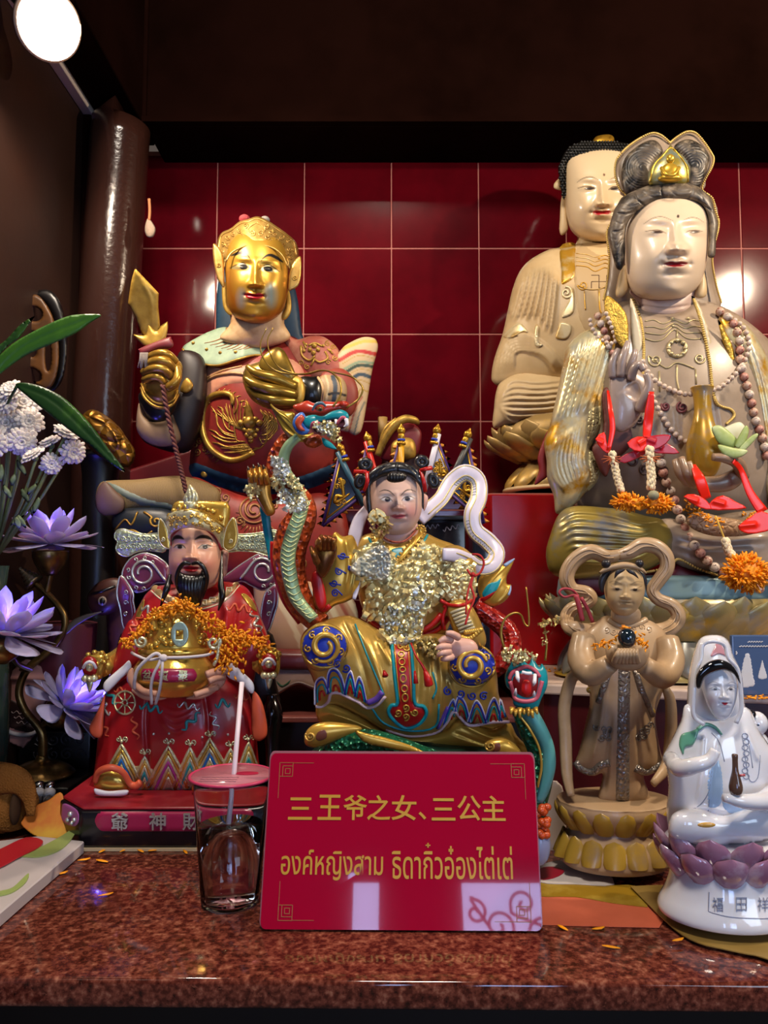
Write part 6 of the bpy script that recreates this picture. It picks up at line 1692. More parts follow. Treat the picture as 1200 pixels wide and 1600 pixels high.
    obj('flame_tips',M('sky_paint','8fa8cf',.3),[g_sline(Sf,[(788,884),(797,878),(804,873)],[3,2.5,1],.4),g_sline(Sf,[(794,930),(797,922),(798,915)],[2.5,2,1],.4)],fl)
    scal = M('red_scales','9c1a14',.3,coat=.3,bump=('voronoi',150,1,.006)); oscal = M('orange_scales','bf4a1c',.3,.15,coat=.3,bump=('voronoi',130,1,.006)); gscal = M('green_scales','1c6b4a',.25,.35,coat=.3,bump=('voronoi',160,1,.006))
    obj('dragon_body',scal,[g_tube([(742,948,1.0),(768,965,1.0),(792,985,1.0),(800,1008,.99),(786,1034,.98),(770,1050,.98)],[14,15,16,15,14,12],n=12)],root,label='red scaled dragon body on the right')
    # left dragon
    nk = [(478,668,.95),(455,682,.955),(438,703,.965),(431,728,.97),(440,752,.972),(458,770,.97),(472,788,.965),(472,808,.965),(461,830,.97),(453,855,.972),(452,882,.972),(458,912,.97),(472,945,.965),(500,975,.955)]
    db = obj('dragon_body',oscal,g_tube(nk,[11,13,14,15,16,18,20,23,27,27,25,23,21,18],n=16),root,label='orange scaled dragon coiling up at the left')
    Sd = Surf([db])
    belly = M('pale_green_belly','9cb88c',.35,.2)
    bl = [g_tube([(466,682,.942),(452,695,.945),(444,712,.95),(444,732,.953),(453,748,.952),(466,764,.948)],[7,8,9,9,9,8],n=10),g_tube([(476,782,.935),(468,806,.93),(457,836,.932),(450,866,.935),(452,896,.937),(463,935,.938),(490,968,.935)],[8,11,12,12,12,11,9],n=12)]
    bo = obj('belly',belly,bl,db); Sbe = Surf([bo])
    rb = []
    A = cr([(476,784),(468,806),(457,836),(450,866),(452,896),(463,935),(486,962)],False,4)
    for p in A: rb.append(g_sline(Sbe,[(p[0] - 10,p[1] - 2),(p[0],p[1] + 4),(p[0] + 10,p[1] - 2)],1.3,.3,5,3))
    obj('belly_ridges',M('pale_gold_green','b9bf8a',.35,.35),rb,bo)
    obj('back_ridge',red,[g_tube([(436,690,.97),(425,712,.975),(419,735,.98),(428,758,.98)],3.5),g_tube([(428,846,.98),(428,875,.98),(434,905,.98),(447,940,.97),(470,972,.965)],6)],db)
    obj('fin',teal,g_inf([(406,792),(414,790),(421,800),(424,825),(427,846),(421,876),(417,860),(413,840),(409,815)],.985,.5),db)
    hd = obj('dragon_head',M('vermilion_paint','b83420',.3,coat=.2),[g_inf([(458,634),(468,630),(480,626),(492,630),(506,627),(524,628),(536,626),(545,630),(543,640),(520,644),(503,650),(480,650),(462,644)],.935,.9),g_ball(500,636,.915,9,7,6),g_ball(537,632,.925,7,5)],db)
    obj('lips',teal,[g_inf([(475,652),(490,648),(504,650),(518,643),(532,640),(543,645),(545,654),(536,656),(516,656),(500,660),(488,668),(480,670),(474,662)],.925,.8)],hd)
    obj('mouth',M('dark_mouth','4a0c14',.4),g_inf([(488,664),(502,658),(520,656),(540,656),(540,668),(520,672),(495,676)],.928,.5),hd)
    obj('gums',M('pink_gums','c85a6c',.3),[g_tube([(487,668,.915),(490,661,.91),(500,662,.912)],3),g_tube([(526,662,.915),(536,652,.912),(543,660,.915)],2.6)],hd)
    obj('fangs',WHITEP,[g_tube([(541,655,.91),(542,663,.908),(537,667,.908)],[3.4,3,1]),g_tube([(525,656,.91),(524,664,.908)],[2.6,.6]),g_tube([(516,658,.91),(515,664,.908)],[2,.5])],hd)
    obj('eye',M('eye_amber','8a5a1c',.2,coat=.6),g_ball(500,639,.905,5,4.4),hd); obj('pupil',BLACKP,g_ball(501,639.5,.9018,2.4),hd)
    obj('brow',M('grey_blue','5d7f92',.35),g_tube([(488,641,.907),(494,632,.903),(503,630,.902),(509,635,.905)],[1.5,2.6,2.6,1.5]),hd)
    obj('ear_disc',M('blue_ring','3f6fc0',.3),g_inf([(461,650),(472,644),(478,652),(474,662),(484,672),(476,680),(464,676),(457,663)],.925,.7),hd)
    obj('ear_inside',M('orange_red','c04a2c',.3),g_inf([(464,653),(471,648),(476,654),(471,664),(477,673),(467,672),(461,662)],.915,.8),hd)
    mn = [g_inf([(419,626),(419,626),(432,638),(446,643),(460,645),(459,660),(465,672),(480,678),(490,676),(478,690),(457,688),(444,676),(433,655),(424,638)],.945,.6,h=1.5,relief=[([(422,630),(440,652),(470,684)],2,2.5),([(428,638),(450,655),(470,676)],2,2.5),([(430,652),(445,672),(465,686)],2,2.5)])]
    obj('mane',M('olive_gold_mane','b0913a',.3,.6),mn,hd)
    obj('throat',oscal,g_inf([(474,688),(486,680),(500,680),(505,692),(492,700),(480,698)],.94,.8),hd)
    obj('beard',teal,g_inf([(503,684),(512,688),(520,694),(526,702),(516,701),(506,696)],.935,.6),hd)
    wk = M('brass_whisker','a8863a',.3,.7)
    obj('whisker',wk,g_tube([(541,637,.93),(559,625,.93),(567,608,.93),(560,597,.935),(548,588,.94),(526,583,.95),(504,579,.955),(478,585,.96),(458,583,.96),(436,574,.96),(422,553,.96),(418,531,.96),(427,512,.96)],[1.8,1.6,1.6,1.5,1.5,1.4,1.4,1.3,1.3,1.2,1.1,1,.8],n=7),hd)
    obj('whisker',wk,g_tube([(520,636,.925),(532,617,.925),(531,597,.93),(518,582,.94),(500,579,.945),(478,584,.95),(450,584,.955),(427,577,.955),(411,559,.955),(407,537,.955),(417,512,.955)],[1.8,1.6,1.6,1.5,1.5,1.4,1.3,1.2,1.1,1,.8],n=7),hd)
    S3 = Surf([db,bo,hd])
    obj('gold_leaf',leaf,[flakes(S3,[(426,745),(450,740),(472,760),(480,790),(455,790),(435,770)],150,4.5,4),flakes(Surf([hd]),[(490,664),(524,662),(532,690),(516,684)],60,4,8)],db,kind='stuff',label='gold leaf stuck along the dragon neck')
    obj('silver_leaf',sleaf,[flakes(S3,[(424,718),(440,716),(452,735),(436,748)],70,4.5,4),flakes(S3,[(436,765),(470,770),(476,795),(445,798)],90,4.5,5),flakes(Surf([hd]),[(490,664),(520,664),(518,684)],40,4,8.5)],db,kind='stuff',label='silvery leaf stuck along the dragon neck')
    cl = M('claw_gold','c08434',.3,.6); cw = [g_inf([(387,748),(398,742),(414,742),(422,752),(424,775),(430,800),(418,806),(406,790),(394,768)],.965,.7)]
    for x,y in ((390,733),(398,730),(406,728),(414,731)): cw.append(g_tube([(x + 3,755,.95),(x + 1,744,.94),(x - 1,y,.945)],[5,4.6,3.6],n=8))
    c = obj('claw',cl,cw,db); obj('talons',M('dark_talon','2c1a14',.3),[g_tube([(x - 1,y + 2,.942),(x - 3,y - 5,.945)],[3,.8]) for x,y in ((390,733),(398,730),(406,728),(414,731))] + [g_tube([(428,785,.94),(434,778,.935)],[4,1])],c)
    obj('claw_leaf',leaf,flakes(Surf([c]),[(384,762),(400,756),(405,770),(392,780)],30,4,4),c)
    # right dragon
    rn = [(818,1105,.915),(830,1138,.915),(843,1168,.915),(846,1198,.915),(842,1228,.918),(836,1256,.92),(836,1290,.93)]
    rd = obj('dragon_body',gscal,g_tube(rn,[20,20,20,20,19,18,16],n=16),root,label='green scaled dragon with open jaws at the right')
    obj('belly',M('aqua_belly','5fa8a6',.3,.2),g_tube([(826,1112,.90),(842,1138,.90),(855,1168,.903),(857,1198,.904),(850,1228,.907),(842,1250,.91)],[13,12,11,11,10,8],n=12),rd)
    obj('belly_edge',ygold,g_tube([(812,1118,.893),(828,1140,.892),(842,1168,.893),(846,1198,.894),(840,1230,.898)],2),rd)
    h2 = obj('dragon_head',teal,[g_inf([(802,1030),(796,1040),(789,1056),(791,1072),(800,1082),(803,1102),(820,1108),(838,1108),(846,1092),(855,1072),(855,1052),(847,1037),(842,1042),(832,1028),(826,1038),(815,1030),(808,1040)],.905,.7,.9)],rd)
    Sh = Surf([h2])
    obj('mouth',M('dark_red_mouth','7a0d14',.35),g_patch(Sh,[(803,1056),(812,1052),(822,1050),(834,1054),(842,1062),(838,1083),(824,1091),(808,1084),(800,1068)],1),h2)
    obj('gums',M('pink_gums','c85a6c',.3),[g_sline(Sh,[(796,1062),(800,1052),(812,1045),(824,1042),(836,1048),(843,1058)],3.4,1),g_sline(Sh,[(797,1064),(802,1082),(806,1092),(822,1096),(838,1091),(844,1074),(847,1064)],3.6,1)],h2)
    obj('fangs',WHITEP,[g_tube([(808,1050,.868),(809,1060,.862),(811,1066,.864)],[3,3.4,.8]),g_tube([(836,1054,.868),(835,1066,.862),(833,1072,.864)],[3,3.2,.8]),g_tube([(816,1050,.868),(823,1052,.866),(830,1052,.868)],2.6),g_tube([(805,1086,.87),(806,1076,.864)],[3,1]),g_tube([(834,1088,.87),(835,1080,.866)],[3,1])],h2)
    obj('tongue',red,g_inf([(816,1066),(822,1062),(829,1066),(830,1082),(823,1089),(815,1082)],.875,.8),h2)
    obj('whisker',wk,g_tube([(798,1028,.90),(787,1009,.895),(783,987,.895),(789,967,.895),(803,958,.895),(814,961,.893),(820,975,.89),(826,977,.89),(826,955,.89),(822,917,.89)],[2,2,2,1.9,1.8,1.6,1.5,1.4,1.3,1.2],n=8),h2)
    obj('whisker',wk,g_tube([(852,1032,.90),(854,1005,.90),(851,985,.90),(850,974,.895)],[2,1.8,1.6,1.4],n=8),h2)
    obj('head_leaf',leaf,[flakes(Sh,[(784,1020),(800,1012),(826,1018),(840,1028),(815,1034),(794,1036)],70,4,6),flakes(Surf([rd]),[(842,974),(856,968),(874,962),(872,974),(852,980)],22,4,14),flakes(Surf([rd]),[(846,985),(854,985),(853,1010),(848,1008)],10,3,14)],h2,kind='stuff')
    obj('neck_frill',ygold,[g_tube([(800 + 6 * k,1106 + (k % 2) * 3,.89),(798 + 7 * k,1116 + (k % 3) * 3,.886)],[4.5,1.5]) for k in range(7)],h2)
    obj('flame_crest',M('orange_flame_paint','b8461c',.3,coat=.2),[g_ball(846 + RNG.uniform(-10,10),1280 + RNG.uniform(-26,26),.905 + RNG.uniform(-.006,.006),7,6,6,9,6) for _ in range(26)],rd)
    obj('rock_foot',M('lavender_rock','7d86a8',.3,coat=.3),g_inf([(836,1305),(850,1300),(860,1312),(858,1338),(848,1352),(834,1350),(830,1330)],.905,.8),rd)
    gd = obj('lower_dragon',gscal,g_tube([(500,1190,.92),(520,1172,.91),(545,1160,.905),(580,1158,.90),(620,1168,.90),(660,1182,.90),(700,1196,.90)],[14,16,18,18,17,16,16],n=14),root,label='green scaled dragon under the seat')
    obj('fin',ygold,[g_inf([(555,1142),(575,1146),(600,1152),(640,1164),(666,1178),(640,1176),(600,1168),(570,1160)],.88,.4)],gd)
    # red and gold rests on statue's lap handled above
    return root


PR = princess()
rt = obj('red_thread',M('red_thread','b31c1c',.6),[g_tube([(738,866,.935),(750,868,.93),(756,880,.93),(750,895,.928),(738,900,.925),(730,890,.93)],1.8,n=6),g_tube([(740,898,.925),(736,915,.92),(741,935,.915),(733,955,.91),(727,976,.905)],1.8,n=6),g_tube([(738,900,.925),(730,930,.915),(728,960,.908)],1.6,n=6),g_ball(739,898,.925,4)])
tag(rt,'red thread tied round the white shawl and sleeve of the girl statue','thread')


# ------------------------------------------------------------------ pennants behind the girl
def flag(label,top,base,tri,pole_m,cloth_m,Y=1.06,teeth=None,rel=True):
    root = thing('flag',label,'flag',V3(base[0],base[1],Y),'pennants behind the girl statue')
    obj('pole',pole_m,g_tube([(top[0],top[1] + 16,Y),(base[0],base[1],Y)],4.6,n=10,sub=1),root)
    dx,dy = base[0] - top[0],base[1] - top[1]; L = math.hypot(dx,dy); ux,uy = dx / L,dy / L
    q = lambda t: (top[0] + ux * t,top[1] + uy * t,Y)
    obj('finial',GOLD,[g_tube([q(0),q(3),q(9),q(14),q(16),q(20),q(27)],[.5,2,6.5,6,4.5,5.5,4.5],n=12,sub=3),g_tube([q(29),q(33)],7,n=12)],root)
    obj('finial_ring',BLUEP,g_tube([q(24),q(27)],6.2,n=12),root)
    fl = obj('pennant',cloth_m,g_inf(tri,Y + .004,.15,.15,R=2.5,sm=1),root)
    S = Surf([fl])
    a,b,c = [np.array(p,float) for p in tri]
    obj('border',M_FB,[g_sline(S,[a,b],2.6,0,6,1),g_sline(S,[b,c],2.6,0,6,1)],fl); obj('gold_braid',GOLD,[g_sline(S,[a * .94 + c * .06,b * .94 + c * .06],1.6,.5,6,1),g_sline(S,[b * .92 + a * .08,c * .92 + a * .08],1.6,.5,6,1)],fl)
    g = []
    ctr = (a + b + c) / 3
    for p,r in ((b,c),(a,b)):
        d = r - p; n = np.array([-d[1],d[0]]); n = n / np.linalg.norm(n)
        if n @ ((p + r) / 2 - ctr) < 0: n = -n
        k = max(3,int(np.linalg.norm(d) / 11))
        for i in range(k):
            s,e = p + d * i / k,p + d * (i + 1) / k
            g.append(g_inf([s,s,e,e,e + n * 10 - d / k * .1,e + n * 10 - d / k * .1],Y + .004,.2,.2,R=2,sm=1,h=4))
    obj('saw_teeth',M('orange_fringe','c0781c',.45,.2),g,fl)
    A = [ctr * .6 + a * .4,ctr + (c - a) * .08,ctr - (c - b) * .12,ctr * .7 + b * .3,ctr * .6 + c * .4]
    g = [g_sline(S,A,[2,3,3.4,3,1.5],1,6,5)]
    for i in range(9):
        p = ctr + (RNG.random() - .3) * .55 * (a - ctr) + (RNG.random() - .3) * .5 * (b - ctr) + (RNG.random() - .3) * .5 * (c - ctr)
        g.append(g_sline(S,spiral(p[0],p[1],4.5,1.3,RNG.uniform(0,6)),1.3,.8,5))
    obj('dragon_relief',GOLD,g,fl)
    return root


M_FB = M('purple_braid','4a2a6d',.45)
flag('pennant with slate-blue pole, black with gold dragon, left of the girl head',(528,690),(568,790),[(531,712),(504,822),(566,774)],M('slate_blue_pole','31586a',.4),BLACKP)
flag('pennant on red pole rising behind the left hair bun of the girl',(572,674),(598,780),[(573,700),(556,772),(592,760)],M('red_pole','c01a12',.35),M('red_pennant','8a1410',.45),1.075)
flag('pennant on yellow pole rising straight behind the girl head',(627,662),(627,800),[(624,692),(606,760),(626,770)],M('yellow_pole','d69a14',.35),M('yellow_pennant','c0820f',.45),1.085)
flag('white pennant with gold dragon right of the girl head',(685,662),(662,770),[(684,690),(712,762),(672,752)],M('white_pole','d3ccd6',.35),M('white_pennant','c8bfc8',.45),1.075)
flag('pennant on dark grey pole, black with gold dragon, rightmost behind the shawl loop',(735,669),(690,780),[(732,698),(756,818),(696,764)],M('charcoal_pole','3a3836',.4),BLACKP,1.065)
hb = thing('flag_stand','dark stand holding the pennants behind the girl statue','stand',V3(630,1290,1.11))
obj('stand_post',M_DARK,g_tube([(630,1274,1.115),(630,900,1.115),(630,800,1.10)],[16,14,30],n=14),hb)
obj('stand_base',M_DARK,g_wlathe((V3(630,1290,1.115)[0],1.115),[(.0006,.035),(.008,.035),(.012,.018)],24),hb)


# ================================================================== small cream attendant statue
def attendant():
    Y = .945
    root = thing('statue','small cream standing figure on a lotus base with billowing scarf, hands holding a glass ball','statue',V3(960,1347,Y))
    cream = M('cream_clay','b49674',.38,coat=.15,var=('8d7050',16,.45,.75)); silver = M('silver_braid','8f8780',.3,.6,bump=('cells',170,1,.003)); dk = M('dark_hair_paint','262226',.35)
    ygl = M('yellow_glaze','a5842f',.35,coat=.2,var=('8a7458',20,.5,.7))
    obj('base',cream,g_lathe(960,[(1246,0),(1247,78),(1250,85),(1262,86),(1278,76),(1288,67),(1298,70),(1320,82),(1338,84),(1346,80),(1347,78)],Y,56,squash=.72,fn=lambda a,t: 1 + .025 * np.abs(np.sin(a * 8)) * (0.15 < t < .85)),root)
    obj('petals',ygl,lotus_ring(960,Y,1290,1252,69,89,15,19,6,.72,tip=.4,cup=.1) + lotus_ring(960,Y,1334,1296,85,77,15,19,9,.72,tip=.4,off=.5,cup=.1),root)
    fr = [([(945,1060),(940,1120),(925,1190)],4,4),([(1000,1060),(1006,1120),(1020,1180)],4,4),([(955,1120),(950,1180),(945,1240)],3,-4),([(994,1120),(998,1180),(1004,1240)],3,-4),([(930,1080),(924,1130)],3,3),([(1020,1080),(1025,1140)],3,3)]
    ro = obj('robe',cream,g_inf([(948,962),(930,973),(915,990),(909,1020),(912,1045),(918,1070),(922,1095),(915,1130),(905,1172),(900,1195),(925,1212),(942,1210),(935,1250),(960,1262),(1000,1262),(1016,1250),(1006,1210),(1030,1208),(1037,1195),(1030,1165),(1024,1120),(1032,1090),(1044,1062),(1050,1030),(1044,1000),(1034,982),(1010,968),(978,972)],.945,.72,.6,h=2.6,relief=fr),root)
    S = Surf([ro])
    sa = obj('sash',silver,g_patch(S,[(966,1010),(966,1010),(986,1010),(986,1010),(985,1120),(984,1255),(984,1255),(961,1255),(961,1255),(964,1120)],4),root)
    each('robe_trim',silver,[g_sline(S,[(955,1036),(946,1065),(935,1098)],5,1),g_sline(S,[(992,1045),(1004,1082),(1020,1118)],5,1),g_sline(S,[(899,1190),(908,1200),(925,1206),(940,1195),(952,1192)],6,1),g_sline(S,[(993,1200),(1008,1206),(1024,1200),(1036,1192)],6,1)],root)
    obj('robe_flowers',ygl,[g_ball(x,y,(S.hit(x,y) or .9) - .001,r,r,3) for x,y,r in ((919,1034,8),(926,1042,6),(1038,1040,8),(1030,1046,6),(921,1078,5),(1018,1112,6))],ro)
    g = []
    for cx,cy in ((940,1140),(1010,1142)):
        for k in range(7): g.append(g_sline(S,spiral(cx + RNG.uniform(-12,12),cy + RNG.uniform(-14,14),6,1.3,k),1.2,.6,5))
    obj('embroidery',silver,g,ro)
    obj('collar_yoke',cream,[g_sline(S,[(950,968),(962,976),(978,979),(996,975),(1010,968)],5,1)] + [g_sline(S,spiral(948 + 11 * k,984 + 4 * math.sin(k),5,1.3,k),.9,.5,5) for k in range(7)],ro)
    for q in ([(912,995,.93),(908,1030,.915),(925,1052,.895),(955,1036,.875)],[(1042,1000,.93),(1048,1032,.915),(1034,1056,.895),(1004,1038,.875)]): obj('sleeve',cream,g_tube(q,[18,21,20,14],n=16),root)
    obj('cupped_hands',cream,[g_inf([(946,1010),(958,1004),(980,1008),(1002,1004),(1014,1012),(1012,1032),(998,1046),(978,1048),(958,1042),(948,1028)],.865,.85)] + [g_tube([(960 + 6 * k,1034,.85),(964 + 5 * k,1024,.838),(968 + 4.5 * k,1014,.84)],[5,4.6,3],n=8) for k in range(7)],root)
    # scarf
    for q in ([(969,866),(948,870),(924,862),(902,872),(888,890),(886,908),(896,922),(916,926),(924,936),(912,945),(894,952),(886,966),(892,980),(915,988),(940,984)],[(965,868),(985,862),(1003,852),(1024,854),(1040,868),(1042,888),(1030,906),(1020,922),(1028,936),(1050,946),(1060,962),(1052,978),(1030,988),(1008,986)]):
        P = [(x,y,.985 if i < 12 else .955) for i,(x,y) in enumerate(q)]
        s = obj('scarf',cream,g_ribbon(P,[16,22,24,24,24,24,22,21,20,20,22,24,26,28,26],th=7),root); Ss = Surf([s])
        A = cr(np.array(q),False,5)
        obj('scarf_folds',cream,[g_sline(Ss,A[3:-6] + np.array((2.5,2)),1.5,.4,5,1),g_sline(Ss,A[3:-6] - np.array((3.5,3)),1.6,.2,5,1)],s)
    for q in ([(913,1024,.92),(898,1032,.915),(908,1044,.91),(892,1062,.93),(882,1105,.935),(884,1160,.935),(886,1210,.93),(892,1244,.92)],[(1040,1075,.93),(1048,1100,.935),(1048,1150,.935),(1042,1195,.93),(1020,1225,.91)]): obj('scarf_end',cream,g_ribbon(q,[12,16,18,19,20,20,18,12],th=5),root)
    items = [('p',[(955,915),(962,918),(971,921),(966,922.5),(958,919.5)],'9d8468',.5),('p',ellp(964.6,920.4,3.6,2.2,9),'120e10',.4),('p',ellp(992.2,921.4,3.6,2.2,9),'120e10',.4),('l',[(954,915),(962,918.4),(971,921.5)],[.5,1.1,.8],'5d4834'),('l',[(985,922),(994,920),(1003,915.5)],[.8,1.1,.5],'5d4834'),('l',[(951,910.5),(960,908),(972,913.5)],[.6,1,.5],'6d5640'),('l',[(985,914),(994,909),(1004,909.5)],[.5,1,.6],'6d5640'),('p',[(971,941),(978,939.6),(985,941),(978,945)],'9a7a50',.7)]
    obj('head',face_mat(.4,key='clay'),g_inf([(953,892),(945,914),(945.5,930),(950,945),(958,956),(968,962),(980,963),(991,957),(1000,946),(1006.5,930),(1008,914),(1004,896),(978,880)],.925,1.05,.9,h=1,fn=face_fn((964,919),(993,920),(977.5,933),(978,942),(978,962),lips=.8,wing=.5,nose=.8,lid=1.7),col=paint('b89a70',items)),root)
    obj('neck',cream,g_inf([(960,948),(956,968),(978,978),(1000,968),(996,950)],.93,.8),root)
    obj('hair',dk,[g_inf([(956,891),(940,896),(935,908),(937,921),(942,926),(945,914),(949,903)],.92,.9),g_inf([(996,890),(1007,896),(1011,908),(1010,925),(1007.5,914),(1003,902)],.92,.9),g_inf([(963,891),(977,889),(974,893),(966,898),(960,904)],.902,.8),g_inf([(978,889),(990,892),(998,904),(990,899),(982,895)],.902,.8)],root)
    obj('cap',cream,g_inf([(936,896),(942,888),(955,882),(974,878),(992,881),(1006,889),(1010,897),(997,891),(978,888),(958,891)],.915,1.1,1.2),root)
    obj('hair_bun',dk,g_ball(947,881,.915,7.5),root); obj('hair_bun',dk,g_ball(999,880.5,.915,6.8),root)
    gb = obj('glass_ball',M('dark_blue_glass','16222c',.05,coat=1.0,spec=.8),g_ball(979.5,997,.85,14,15.5,14,24,16)); tag(gb,'dark blue glass ball resting in the hands of the small cream figure','ball')
    g = []
    for k in range(46):
        l = k % 2; x = RNG.uniform(926,966) if l else RNG.uniform(992,1012); y = 1012 - (x - 926) * .35 + RNG.normal() * 3 if l else 996 + (x - 992) * .6 + RNG.normal() * 6
        a = RNG.uniform(0,6); g.append(g_tube([(x,y,.85),(x + 7 * math.cos(a),y + 5 * math.sin(a),.846)],[1.8,.8],n=5,flat=.6))
    g.append(g_marigold(977,981,.852,8,4,18,.6))
    p = obj('marigold_shreds',M_MARI,g,kind='stuff'); tag(p,'orange marigold shreds around the glass ball','petals')
    rs = obj('red_thread',M('dusty_red_thread','a03440',.6),[g_tube([(904,932,.955),(894,922,.95),(880,920,.95),(874,926,.95),(882,933,.95),(896,930,.948),(904,932,.945)],2,n=6),g_tube([(900,930,.945),(905,948,.944),(910,970,.945)],4,n=7),g_tube([(908,934,.946),(918,952,.948),(926,972,.95)],3,n=7)]); tag(rs,'red knotted cord on the scarf of the small cream figure','thread')


attendant()


# ================================================================== white porcelain statue
def porcelain():
    Y = .81
    root = thing('statue','glossy white porcelain hooded figure seated on a pink lotus, nearest at the right','statue',V3(1130,1425,Y))
    por = M('white_porcelain','dcdde6',.06,coat=.8,spec=.6,sss=.15); mau = M('mauve_petal','a0708c',.08,coat=.8,var=('d2c2d2',30,.5,.75)); line = M('grey_outline','8087a0',.2,coat=.5)
    obj('base',por,g_lathe(1130,[(1306,0),(1306,82),(1330,80),(1350,79),(1370,81),(1390,88),(1405,96),(1416,99.5),(1423,98),(1425,95)],Y,64,squash=.78),root)
    for nm,a in (('petal',lotus_ring(1130,Y,1352,1286,66,103,11,36,4,.8,off=.12,cup=.35,tip=.5)),('petal',lotus_ring(1130,Y,1362,1312,76,102,11,34,4,.8,off=.62,cup=.3,tip=.4))):
        for g in a: obj(nm,mau,g,root)
    fr = [([(1100,1140),(1096,1200),(1088,1260)],2.2,3),([(1125,1150),(1112,1215),(1108,1270)],2.2,-3),([(1165,1140),(1186,1190)],3,4),([(1045,1190),(1080,1195),(1110,1188)],4,5),([(1060,1270),(1095,1262),(1140,1268)],3,3)]
    bo = obj('robe',por,g_inf([(1074,1100),(1064,1128),(1045,1168),(1037,1180),(1042,1198),(1046,1232),(1042,1270),(1047,1306),(1060,1326),(1130,1336),(1200,1326),(1214,1306),(1218,1270),(1214,1232),(1216,1195),(1220,1182),(1205,1168),(1186,1140),(1166,1105),(1120,1120)],.815,.6,.6,h=2.6,relief=fr),root)
    obj('knees',por,g_inf([(1047,1280),(1062,1266),(1095,1264),(1130,1274),(1168,1264),(1202,1268),(1214,1284),(1212,1310),(1130,1322),(1052,1312)],.785,.9,.6),root)
    obj('right_arm',por,[g_tube([(1048,1186,.80),(1062,1200,.77),(1085,1196,.755),(1108,1188,.752),(1118,1172,.752)],[12,14,12,10,8],n=14)],root)
    obj('hand',por,[g_tube([(1212,1240,.79),(1190,1252,.765),(1160,1252,.752),(1130,1246,.75)],[16,14,11,6],n=12)],root)
    ho = obj('hood',por,g_inf([(1114,992),(1100,994),(1091,1002),(1087,1014),(1083,1028),(1078,1052),(1075.5,1076),(1074,1105),(1070,1125),(1100,1140),(1130,1144),(1160,1138),(1168,1122),(1163.5,1098),(1160,1061),(1155,1042),(1146,1024),(1142,1009),(1136,999),(1126,993)],.82,.8,.7,h=1.6),root)
    obj('hood_rim',por,g_tube([(1100,1132,.785),(1084,1118,.785),(1084,1085,.783),(1087,1052,.783),(1095,1030,.783),(1098,1008,.785),(1114,1002,.782),(1132,1008,.784),(1138,1028,.782),(1152,1045,.782),(1157,1075,.783),(1158,1108,.784),(1150,1130,.785)],3.4),root)
    Sh = Surf([ho])
    obj('rose_blush',M('rose_glaze','c08a96',.1,coat=.8),g_patch(Sh,[(1110,1026),(1116,1012),(1121,1002),(1130,1012),(1136,1026),(1124,1022)],2),root)
    items = [('p',ellp(1112,1096,7,8),'d3c3c8',6),('p',[(1110,1076),(1117,1073.6),(1124,1078),(1116,1079)],'cdd3df',.5),('p',ellp(1118,1076.6,3,1.9,9),'4a4a58',.5),('l',[(1108,1076.5),(1117,1073.2),(1125,1078.5)],[.5,1.1,.7],'3a3a48'),('p',ellp(1142,1076.8,3,1.9,9),'4a4a58',.5),('l',[(1136,1078.5),(1142,1073.6),(1150,1076)],[.7,1.1,.5],'3a3a48'),
             ('l',[(1106,1069),(1114,1065.5),(1124,1068)],[.5,1,.5],'6d6d80'),('l',[(1137,1068.5),(1143,1065.8),(1150,1068)],[.5,1,.5],'6d6d80'),('p',[(1127.5,1098.6),(1130.5,1097.3),(1132.4,1098),(1135,1097.4),(1137.5,1098.8),(1132.5,1102)],'b0203c',.5)]
    obj('head',face_mat(.06,coat=.8,key='porcelain'),g_inf([(1096,1055),(1096,1070),(1101,1090),(1108,1108),(1116,1120),(1127,1126),(1138,1123),(1147,1107),(1152,1085),(1153,1062),(1145,1042),(1122,1036),(1104,1043)],.79,.95,.6,h=.9,fn=face_fn((1117,1076),(1142.5,1076.5),(1131.5,1090),(1132,1099),(1129,1125),wing=.6,nose=.9),col=paint('dfdfe8',items)),root)
    obj('hair',M('glossy_black_glaze','0d0f14',.08,coat=.9),g_inf([(1087.5,1070),(1088,1056),(1094,1045),(1107,1034),(1124,1030),(1141,1036.5),(1152,1050),(1157,1068),(1152.5,1062),(1145,1052.5),(1130,1047.5),(1113,1052),(1101,1060),(1095,1074),(1090,1076)],.775,1.0,.8,h=1.1),root)
    gr = M('leaf_green_glaze','5c9a84',.1,coat=.8)
    Sb = Surf([bo,ho])
    obj('leaf',gr,[g_patch(Sb,[(1060.5,1160),(1065,1147),(1080,1142),(1092,1138),(1090,1150),(1083,1164),(1071,1168),(1068,1180),(1062,1170)],4),g_sline(Sb,[(1090,1140),(1103,1132),(1118,1137),(1128,1148)],[3,3,2.6,1.5],2)],root)
    obj('painted_cool_light',M('cool_light_tint','93b0d8',.08,coat=.8),[g_patch(Sb,[(1110,1195),(1122,1185),(1130,1215),(1128,1255),(1108,1262),(1104,1230)],1),g_patch(Sb,[(1128,1248),(1165,1254),(1195,1252),(1190,1268),(1140,1272)],1)],bo)  # bluish daylight on the white robe, painted in as tinted patches
    obj('outline_strokes',line,[g_sline(Sb,q,.7,.3,5) for q in ([(1112,1205),(1106,1240),(1088,1262),(1056,1272),(1046,1300)],[(1115,1200),(1110,1235),(1106,1270)],[(1037,1181),(1062,1190)],[(1160,1150),(1166,1195),(1172,1220),(1184,1215),(1188,1180)],[(1170,1160),(1176,1200)],[(1112,1145),(1124,1160),(1132,1190)])],bo)
    obj('necklace',line,[g_sline(Sb,ellp(1164 + 2 * (k % 2),1150 + 9 * k,4.5,4,9),.7,.3,5,closed=True) for k in range(8)],bo)
    obj('flask',M('brown_lustre_glaze','5a4238',.1,coat=.8),g_lathe(1148,[(1178,3),(1180,4.6),(1190,4.2),(1204,4.8),(1218,8),(1230,10.2),(1240,8),(1243,0)],.75,24),root)
